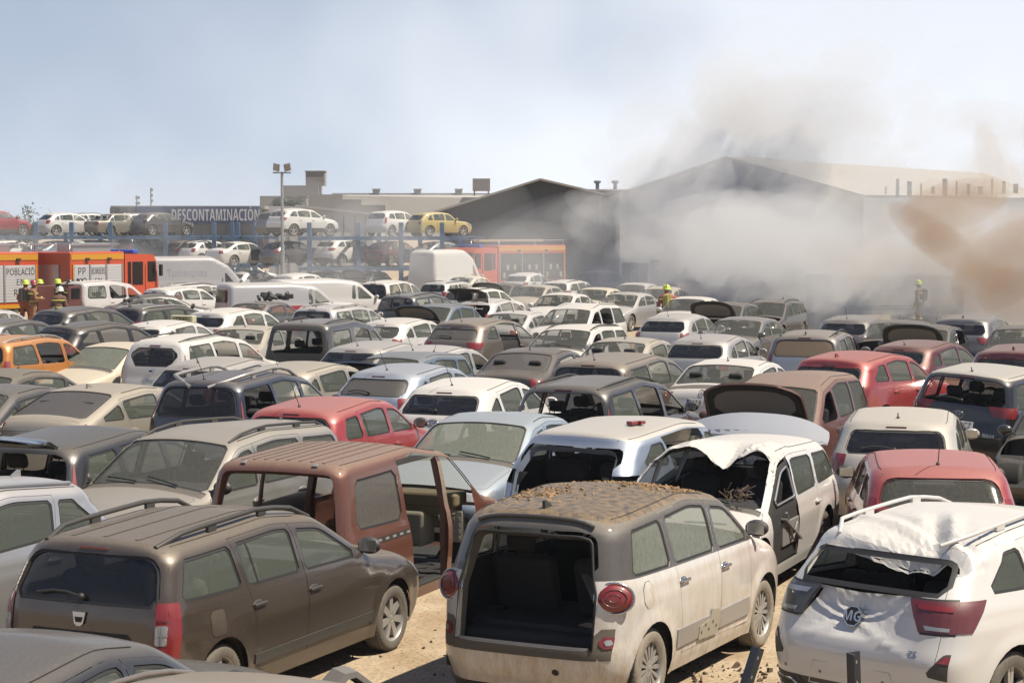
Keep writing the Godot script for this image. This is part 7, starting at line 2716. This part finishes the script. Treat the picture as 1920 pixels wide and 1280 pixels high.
func make_vans() -> void:
	var t := car("big_van", 2, -15.6, -99.0, 66.0, lin(0.36, 0.36, 0.38), 0.0, "grey white panel van with faint lettering on its side", {"called": "panel_van", "category": "van", "group": "vans parked in the yard"})
	letters(t, "lettering", "Tuberplas", 0.33, on_skin(kind_of(t).S, 0, -0.8, 1.72, 0.006), mat(lin(0.30, 0.28, 0.34), 0.6))
	t = car("van", 2, -8.2, -72.0, 62.0, lin(0.42, 0.42, 0.44), 0.0, "white van with a red band along its side", {"called": "panel_van", "category": "van", "group": "vans parked in the yard"})
	var a := Acc.new()
	a.box(Vector3(-0.9, 1.0, 0.955), Vector3(2.6, 0.26, 0.03))
	part(t, "red_band", a.mesh(), mat(lin(0.42, 0.03, 0.05), 0.5))
	t = car("van", 2, -7.1, -77.5, 60.0, WHITE_PAINT, 0.0, "white van behind the van with the red band", {"called": "panel_van", "category": "van", "group": "vans parked in the yard"})
	t = car("big_van", 2, -3.45, -107.5, 29.0, lin(0.66, 0.65, 0.62), 0.0, "tall white high roof van in front of the far fire engine", {"called": "panel_van", "category": "van", "group": "vans parked in the yard", "spec": {"H": 2.8, "apex": [2.3, 2.79], "rr": [5.5, 2.77], "wf": [1.45, 2.35]}})
	t = car("vanlet", 1, -16.4, -81.0, 36.0, lin(0.58, 0.56, 0.56), 0.0, "small red and white van with its rear doors open", {"called": "small_van", "category": "van", "group": "vans parked in the yard", "spec": {"gone": ["tailgate", "rear_window"], "back_red": true}, "skip": ["rear_window_right"]})
	for sg in [-1.0, 1.0]:
		a = Acc.new()
		a.box(Vector3(0, 1.05, 0.4 * sg), Vector3(0.06, 1.15, 0.78), 0.03)
		var d := part(t, "rear_door", a.mesh(), paint(lin(0.12, 0.012, 0.014), 0.1, 0.0))
		d.transform = Transform3D(Basis(Vector3.UP, 1.7 * sg), Vector3(-2.2, 0, 0.8 * sg)) * Transform3D(Basis(), Vector3(0, 0, -0.8 * sg))
		a = Acc.new()
		a.box(Vector3(-0.03, 1.33, 0.4 * sg), Vector3(0.05, 0.42, 0.5), 0.02)
		part(d, "door_window", a.mesh(), M.dark_glass)

var WHITE_PAINT := Color(0.66, 0.655, 0.65)

# ------------------------------------------------------------------ firefighters: one skin meshed from joints
func figure_mesh(joints: Array, cell: float) -> Array:   # joints: [from, to, radius, radius]; gives [mesh of the body]
	var lo := Vector3(9, 9, 9)
	var hi := -lo
	for b in joints:
		for e in 2:
			var r: Vector3 = Vector3.ONE * (b[2 + e] + 0.06)
			lo = lo.min((b[e] as Vector3) - r)
			hi = hi.max((b[e] as Vector3) + r)
	var n := Vector3i(((hi - lo) / cell).ceil()) + Vector3i.ONE
	var f := PackedFloat32Array()
	f.resize(n.x * n.y * n.z)
	f.fill(1.0)
	var A := PackedVector3Array()
	var D := PackedVector3Array()
	var R0 := PackedFloat32Array()
	var R1 := PackedFloat32Array()
	var Q := PackedFloat32Array()
	for b in joints:
		A.append(b[0])
		D.append(b[1] - b[0])
		R0.append(b[2])
		R1.append(b[3])
		Q.append(maxf((b[1] - b[0]).length_squared(), 1e-6))
	var m := A.size()
	for k in n.z:
		for j in n.y:
			for i in n.x:
				var p := lo + Vector3(i, j, k) * cell
				var best := 1.0
				for b in m:
					var v := p - A[b]
					var t := clampf(v.dot(D[b]) / Q[b], 0, 1)
					var d := (v - D[b] * t).length() - lerpf(R0[b], R1[b], t)
					var h := maxf(0.05 - absf(best - d), 0.0)
					best = minf(best, d) - h * h / 0.2
				f[(k * n.y + j) * n.x + i] = best
	var acc := Acc.new()
	var ids := {}
	for k in n.z - 1:
		for j in n.y - 1:
			for i in n.x - 1:
				var s := Vector3.ZERO
				var c := 0
				var o := (k * n.y + j) * n.x + i
				var q := [o, o + 1, o + n.x, o + n.x + 1, o + n.x * n.y, o + n.x * n.y + 1, o + n.x * n.y + n.x, o + n.x * n.y + n.x + 1]
				for e in [[0, 1], [2, 3], [4, 5], [6, 7], [0, 2], [1, 3], [4, 6], [5, 7], [0, 4], [1, 5], [2, 6], [3, 7]]:
					var a: float = f[q[e[0]]]
					var b: float = f[q[e[1]]]
					if (a < 0.0) != (b < 0.0):
						var t := a / (a - b)
						var p0 := Vector3(e[0] & 1, (e[0] >> 1) & 1, e[0] >> 2)
						var p1 := Vector3(e[1] & 1, (e[1] >> 1) & 1, e[1] >> 2)
						s += p0.lerp(p1, t)
						c += 1
				if c:
					var g := Vector3(f[q[1]] - f[q[0]], f[q[2]] - f[q[0]], f[q[4]] - f[q[0]])
					ids[o] = acc.vert(lo + (Vector3(i, j, k) + s / c) * cell, g.normalized())
	for k in range(1, n.z - 1):
		for j in range(1, n.y - 1):
			for i in range(1, n.x - 1):
				var o := (k * n.y + j) * n.x + i
				var inside := f[o] < 0.0
				var sx := 1
				var sy := n.x
				var sz := n.x * n.y
				for ax in 3:
					var st: int = [sx, sy, sz][ax]
					if (f[o + st] < 0.0) != inside:
						var u: int = [sy, sz, sx][ax]
						var w: int = [sz, sx, sy][ax]
						acc.quad(ids[o], ids[o - u], ids[o - u - w], ids[o - w])
	return [acc]

func firefighter_bones(pose: int) -> Array:
	var b := []
	var lean := 0.0
	var knee := 0.0
	if pose == 2:
		lean = 0.32
		knee = 0.35
	var hip := Vector3(0, 0.93 - knee * 0.45, 0)
	var chest := hip + Vector3(0.30 * lean, 0.42 - lean * 0.08, 0)
	var neck := chest + Vector3(0.14 * lean, 0.16, 0)
	var head := neck + Vector3(0.05, 0.15, 0)
	b.append([hip + Vector3(0, 0.0, -0.07), hip + Vector3(0, 0.0, 0.07), 0.155, 0.155])
	b.append([hip, chest, 0.165, 0.185])
	b.append([chest + Vector3(0, 0.04, -0.12), chest + Vector3(0, 0.04, 0.12), 0.13, 0.13])
	b.append([neck, head, 0.065, 0.07])
	b.append([head + Vector3(0, -0.01, 0), head + Vector3(0.012, 0.05, 0), 0.088, 0.1])
	b.append([head + Vector3(0.09, 0.0, 0), head + Vector3(0.1, -0.015, 0), 0.018, 0.02])
	for s in [-1.0, 1.0]:
		var h := hip + Vector3(0, -0.04, 0.1 * s)
		var step: float = 0.12 * s if pose != 1 else -0.1 * s
		var kn := Vector3(0.06 + step * 0.6 + knee * 0.5, 0.49 - knee * 0.05, 0.13 * s)
		var an := Vector3(step - 0.02, 0.09, 0.14 * s)
		b.append([h, kn, 0.115, 0.09])
		b.append([kn, an, 0.088, 0.078])
		b.append([an + Vector3(-0.03, -0.03, 0), an + Vector3(0.15, -0.045, 0.02 * s), 0.06, 0.048])
		var sh := chest + Vector3(0, 0.06, 0.21 * s)
		var el := sh + Vector3(-0.03, -0.29, 0.09 * s)
		var ha := el + Vector3(0.12, -0.23, -0.02 * s)
		if pose == 1:   # arms forward, holding something at the waist
			el = sh + Vector3(0.06, -0.27, 0.07 * s)
			ha = el + Vector3(0.25, -0.02, -0.12 * s)
		elif pose == 2:
			ha = el + Vector3(0.26, -0.12, -0.06 * s)
		elif pose == 3 and s > 0:   # one arm out to the side
			el = sh + Vector3(0.05, -0.08, 0.26)
			ha = el + Vector3(0.1, 0.02, 0.24)
		b.append([sh, el, 0.078, 0.066])
		b.append([el, ha, 0.064, 0.052])
		var dir: Vector3 = (ha - el).normalized()
		b.append([ha, ha + dir * 0.08, 0.042, 0.04])
		for q in 4:
			var off := Vector3(0, 0.0, (q - 1.5) * 0.02) if absf(dir.y) > 0.5 else Vector3(0, (q - 1.5) * 0.02, 0)
			b.append([ha + dir * 0.08 + off, ha + dir * (0.15 - absf(q - 1.5) * 0.012) + off + Vector3(0.01, -0.01, 0), 0.011, 0.009])
		b.append([ha + dir * 0.03, ha + dir * 0.08 + Vector3(0.05, 0.01, 0), 0.014, 0.01])
	b.append([head, head, 0.01, 0.01])
	return b

var figures := {}

func firefighter(label: String, x: float, z: float, turn: float, pose: int, helmet: Color, coat: Color) -> void:
	if not figures.has(pose):
		var bones := firefighter_bones(pose)
		var acc: Acc = figure_mesh(bones, 0.028)[0]
		var head: Vector3 = bones[-1][0]
		# split the skin's faces by what covers them: suit, boots and gloves, skin of the face
		var whole := acc.mesh()
		var suit := Acc.new()
		figures[pose] = [whole, head, bones]
	var f: Array = figures[pose]
	var head: Vector3 = f[1]
	var t := thing("person", label, "person", Vector3(x, 0, z), turn, "firefighters at work in the yard")
	var cm := mat(coat, 0.85)
	cm.rim_enabled = true
	cm.rim = 0.4
	var body := part(t, "body", f[0], cm)
	var a := Acc.new()
	a.blob(head + Vector3(0.035, -0.005, 0), Vector3(0.082, 0.1, 0.08), 12, 9)
	a.blob(head + Vector3(0.115, -0.01, 0), Vector3(0.018, 0.022, 0.014), 6, 5)
	part(body, "face", a.mesh(), mat(lin(0.34, 0.19, 0.13), 0.6))
	a = Acc.new()
	for s in [-1.0, 1.0]:
		a.blob(head + Vector3(0.105, 0.02, 0.03 * s), Vector3(0.012, 0.008, 0.012), 6, 4)
	part(body, "eyes", a.mesh(), M.dark)
	a = Acc.new()
	a.lathe([[0.155, 0.02], [0.158, 0.035], [0.135, 0.05], [0.13, 0.12], [0.1, 0.175], [0.05, 0.198], [0.0, 0.202]], 16, Vector3.UP, head + Vector3(0.0, 0.0, 0))
	a.bar(head + Vector3(-0.13, 0.14, 0), head + Vector3(0.13, 0.14, 0), 0.03, 0.13)
	var hm := mat(helmet, 0.3)
	hm.clearcoat_enabled = true
	var h := part(body, "helmet", a.mesh(), hm)
	a = Acc.new()
	a.blob(head + Vector3(0.1, 0.05, 0), Vector3(0.05, 0.045, 0.1), 10, 6)
	part(h, "visor", a.mesh(), M.lamp_smoke)
	# reflective bands round the coat and sleeves, breathing set on the back
	var band := mat(lin(0.62, 0.62, 0.12), 0.5)
	var bones: Array = f[2]
	for q in [[1, 0.25, 0.185], [1, 0.95, 0.2]]:
		var p: Vector3 = bones[q[0]][0].lerp(bones[q[0]][1], q[1])
		a = Acc.new()
		var ring := []
		for k in 17:
			ring.append(p + Vector3(cos(TAU * k / 16.0) * q[2], 0, sin(TAU * k / 16.0) * (q[2] + (0.075 if q[1] > 0.5 else 0.05))))
		a.tube(ring, 0.022, 5, false)
		part(body, "reflective_band", a.mesh(), band)
	for k in [6, 15]:
		if k + 1 < bones.size():
			var b: Array = bones[k + 1]
			var p: Vector3 = b[0].lerp(b[1], 0.45)
			a = Acc.new()
			var dir: Vector3 = (b[1] - b[0]).normalized()
			a.tube([p - dir * 0.03, p + dir * 0.03], 0.092, 10)
			part(body, "reflective_band", a.mesh(), band)
	if pose != 2:
		a = Acc.new()
		var c: Vector3 = bones[1][1]
		a.tube([c + Vector3(-0.26, -0.3, 0), c + Vector3(-0.26, 0.12, 0)], 0.075, 10)
		a.box(c + Vector3(-0.2, -0.08, 0), Vector3(0.06, 0.5, 0.28), 0.03)
		part(body, "breathing_set", a.mesh(), mat(lin(0.45, 0.40, 0.10), 0.5) if pose == 3 else M.trim)

func make_people() -> void:
	var neon := lin(0.55, 0.72, 0.03)
	var coat := lin(0.30, 0.09, 0.03)
	var tan := lin(0.26, 0.12, 0.06)
	var brown := lin(0.15, 0.075, 0.05)
	firefighter("firefighter in a yellow green helmet standing leftmost", -19.35, -79.0, 1.2, 0, neon, coat)
	firefighter("firefighter in a red helmet looking down, second from left", -18.9, -78.4, 0.4, 1, lin(0.30, 0.02, 0.03), tan)
	firefighter("firefighter in a yellow helmet just behind the red helmet", -18.95, -80.0, 2.6, 0, neon, tan)
	firefighter("firefighter in a yellow helmet leaning at the van's open doors", -18.35, -80.2, 0.9, 1, neon, brown)
	firefighter("firefighter in a dark helmet standing by the open van", -17.75, -79.6, 0.2, 1, lin(0.03, 0.025, 0.02), brown)
	firefighter("firefighter in a black helmet closest to the open van", -17.3, -79.8, 3.0, 0, lin(0.02, 0.02, 0.02), tan)
	firefighter("firefighter in a white helmet bending over a car roof", -17.35, -76.0, 1.4, 2, lin(0.7, 0.7, 0.66), brown)
	firefighter("firefighter with air cylinder and yellow helmet walking in the smoke", 5.6, -72.0, 1.57, 3, neon, lin(0.38, 0.13, 0.10))
	firefighter("firefighter whose yellow helmet shows faintly beside the hoarding", 16.2, -79.0, 2.6, 0, neon, brown)

# ------------------------------------------------------------------ smoke
func fog(c: Color, density: float) -> FogMaterial:
	var m := FogMaterial.new()
	m.albedo = c
	m.density = density
	return m

func plume(spine: Array, n: int, size: Vector3, spread: float, mats: Array, sd: int) -> void:   # spine: [point, reach]
	var t := Node3D.new()
	t.name = numbered("smoke_cloud")
	t.set_meta("kind", "stuff")
	add_child(t)
	var rng := RandomNumberGenerator.new()
	rng.seed = sd
	for k in n:
		var u := (k + rng.randf()) / n * (spine.size() - 1)
		var i := mini(int(u), spine.size() - 2)
		var w := u - i
		var p: Vector3 = (spine[i][0] as Vector3).lerp(spine[i + 1][0], w)
		var r: float = lerpf(spine[i][1], spine[i + 1][1], w)
		var o := Vector3(clampf(rng.randfn(), -1.6, 1.6), clampf(rng.randfn() * 0.7, -1.0, 1.2), clampf(rng.randfn(), -1.6, 1.6))
		p += o * r * spread
		var far := o.length()   # thick in the heart of the plume, thin and small at its rim
		var s := r * rng.randf_range(0.5, 1.2) * lerpf(1.15, 0.6, clampf(far / 1.8, 0, 1))
		var f := FogVolume.new()
		f.name = "puff" if k == 0 else "puff_%03d" % k
		f.shape = RenderingServer.FOG_VOLUME_SHAPE_ELLIPSOID
		f.size = Vector3(s * rng.randf_range(0.7, 1.5), s * rng.randf_range(0.6, 1.2), s * rng.randf_range(0.8, 1.3)) * size
		f.material = mats[clampi(int(far / 1.5 * mats.size() + rng.randf() * 0.6 - 0.3), 0, mats.size() - 1)]
		f.position = p
		f.rotation = Vector3(rng.randf_range(-0.05, 0.05), rng.randf_range(-0.15, 0.15), rng.randf_range(-0.8, 0.8)) * (1.0 if size.z > 4.0 else 4.0)
		t.add_child(f)

func make_smoke() -> void:
	var white := fog(Color(1.0, 1.0, 1.0), 0.022)
	var mild := fog(Color(1.0, 1.0, 1.0), 0.015)
	var soft := fog(Color(1.0, 1.0, 1.0), 0.008)
	var thin := fog(Color(1.0, 1.0, 1.0), 0.0042)
	var brown := fog(Color(0.90, 0.78, 0.64), 0.06)
	var tan := fog(Color(0.95, 0.88, 0.79), 0.035)
	var dark := fog(Color(0.74, 0.59, 0.45), 0.12)
	# low over the ground, drawn out along the wind, from the fire towards the middle
	plume([[Vector3(25, 1.2, -80), 4.0], [Vector3(17.5, 1.6, -80), 4.0], [Vector3(11.5, 2.0, -84), 4.0], [Vector3(8.0, 2.6, -95), 4.5]], 100, Vector3(1.3, 1.0, 9.0), 0.7, [white, white, mild], 71)
	# the white smoke standing over it, leaning left
	plume([[Vector3(24, 4.5, -96), 4.5], [Vector3(19, 7.0, -100), 5.0], [Vector3(12.0, 7.2, -102), 5.0], [Vector3(8.0, 6.5, -106), 4.0], [Vector3(12, 9.0, -110), 5.0], [Vector3(22, 10.0, -112), 6.0]], 150, Vector3(1.0, 0.85, 6.0), 0.75, [white, white, mild, soft], 72)
	# brown smoke at the right edge
	plume([[Vector3(20.0, 1.0, -62), 2.4], [Vector3(17.0, 2.4, -64), 2.8], [Vector3(14.6, 2.6, -66), 2.6], [Vector3(15.6, 4.4, -70), 2.8], [Vector3(19.0, 6.0, -72), 2.6]], 120, Vector3(1.1, 0.65, 1.8), 1.0, [dark, brown, tan], 73)
	# thin smoke between the racks, the engines and the sheds
	plume([[Vector3(6, 2.6, -94), 4.0], [Vector3(-8, 2.8, -98), 4.0], [Vector3(-22, 2.8, -104), 4.0], [Vector3(-36, 2.8, -116), 4.0]], 44, Vector3(2.2, 1.2, 9.0), 0.7, [thin, thin, thin], 75)

# Thin bright cloud and drifting smoke all round the sky.
func hazy_clouds() -> ImageTexture:
	var n := FastNoiseLite.new()
	n.seed = 44
	n.noise_type = FastNoiseLite.TYPE_SIMPLEX_SMOOTH
	n.frequency = 0.011
	n.fractal_octaves = 5
	var src := n.get_seamless_image(1024, 512)
	var im := Image.create(1024, 512, false, Image.FORMAT_RGBA8)
	for y in 512:
		for x in 1024:
			var up := maxf(0.0, 90.0 - y * 180.0 / 512.0)   # degrees above the horizon: the haze thins out upwards
			var a := lerpf(1.0, 0.3, clampf((up - 8.0) / 40.0, 0, 1)) * smoothstep(0.31, 0.75, src.get_pixel(x, y).r)
			im.set_pixel(x, y, Color(0.97, 0.93, 0.87, a * 0.26))
	im.resize(2048, 1024, Image.INTERPOLATE_CUBIC)
	return ImageTexture.create_from_image(im)

func _ready() -> void:
	var cam := Camera3D.new()
	cam.name = "camera"
	add_child(cam)
	cam.position = Vector3(0, 3.85, 0)
	cam.rotation_degrees = Vector3(-3.22, 0, 0)
	cam.fov = 19.46
	cam.near = 0.5
	cam.far = 4000.0
	var sun := DirectionalLight3D.new()
	sun.name = "sun"
	add_child(sun)
	var az := deg_to_rad(104.0)
	var el := deg_to_rad(60.0)
	var d := Vector3(sin(az) * cos(el), sin(el), -cos(az) * cos(el))
	sun.look_at_from_position(d * 50.0, Vector3.ZERO)
	sun.light_energy = 1.6
	sun.light_color = Color(1.0, 0.955, 0.88)
	sun.light_angular_distance = 0.5
	sun.shadow_enabled = true
	var we := WorldEnvironment.new()
	we.name = "world"
	var e := Environment.new()
	e.background_mode = Environment.BG_SKY
	var sky := Sky.new()
	var sm := ProceduralSkyMaterial.new()
	sm.sky_top_color = Color(0.22, 0.31, 0.47)
	sm.sky_horizon_color = Color(0.615, 0.655, 0.705)
	sm.sky_curve = 0.22
	sm.sky_cover = hazy_clouds()
	sm.ground_horizon_color = Color(0.80, 0.79, 0.77)
	sm.ground_bottom_color = Color(0.5, 0.45, 0.38)
	sm.sun_angle_max = 1.0
	sky.sky_material = sm
	e.sky = sky
	e.sky_rotation = Vector3(0, deg_to_rad(205.0), 0)
	e.tonemap_mode = Environment.TONE_MAPPER_LINEAR
	e.tonemap_exposure = 1.75
	e.sdfgi_enabled = true
	e.ssao_enabled = true
	e.ssil_enabled = true
	e.fog_enabled = true
	e.fog_density = 0.0003
	e.fog_light_color = Color(0.88, 0.91, 0.95)
	e.volumetric_fog_enabled = true
	e.volumetric_fog_density = 0.0
	we.environment = e
	add_child(we)
	make_materials()
	make_ground()
	make_buildings()
	make_racks()
	make_far_things()
	make_pallets()
	make_hoarding()
	park_cars()
	dress_heroes()
	make_loose_things()
	make_vans()
	make_engines()
	make_people()
	make_smoke()
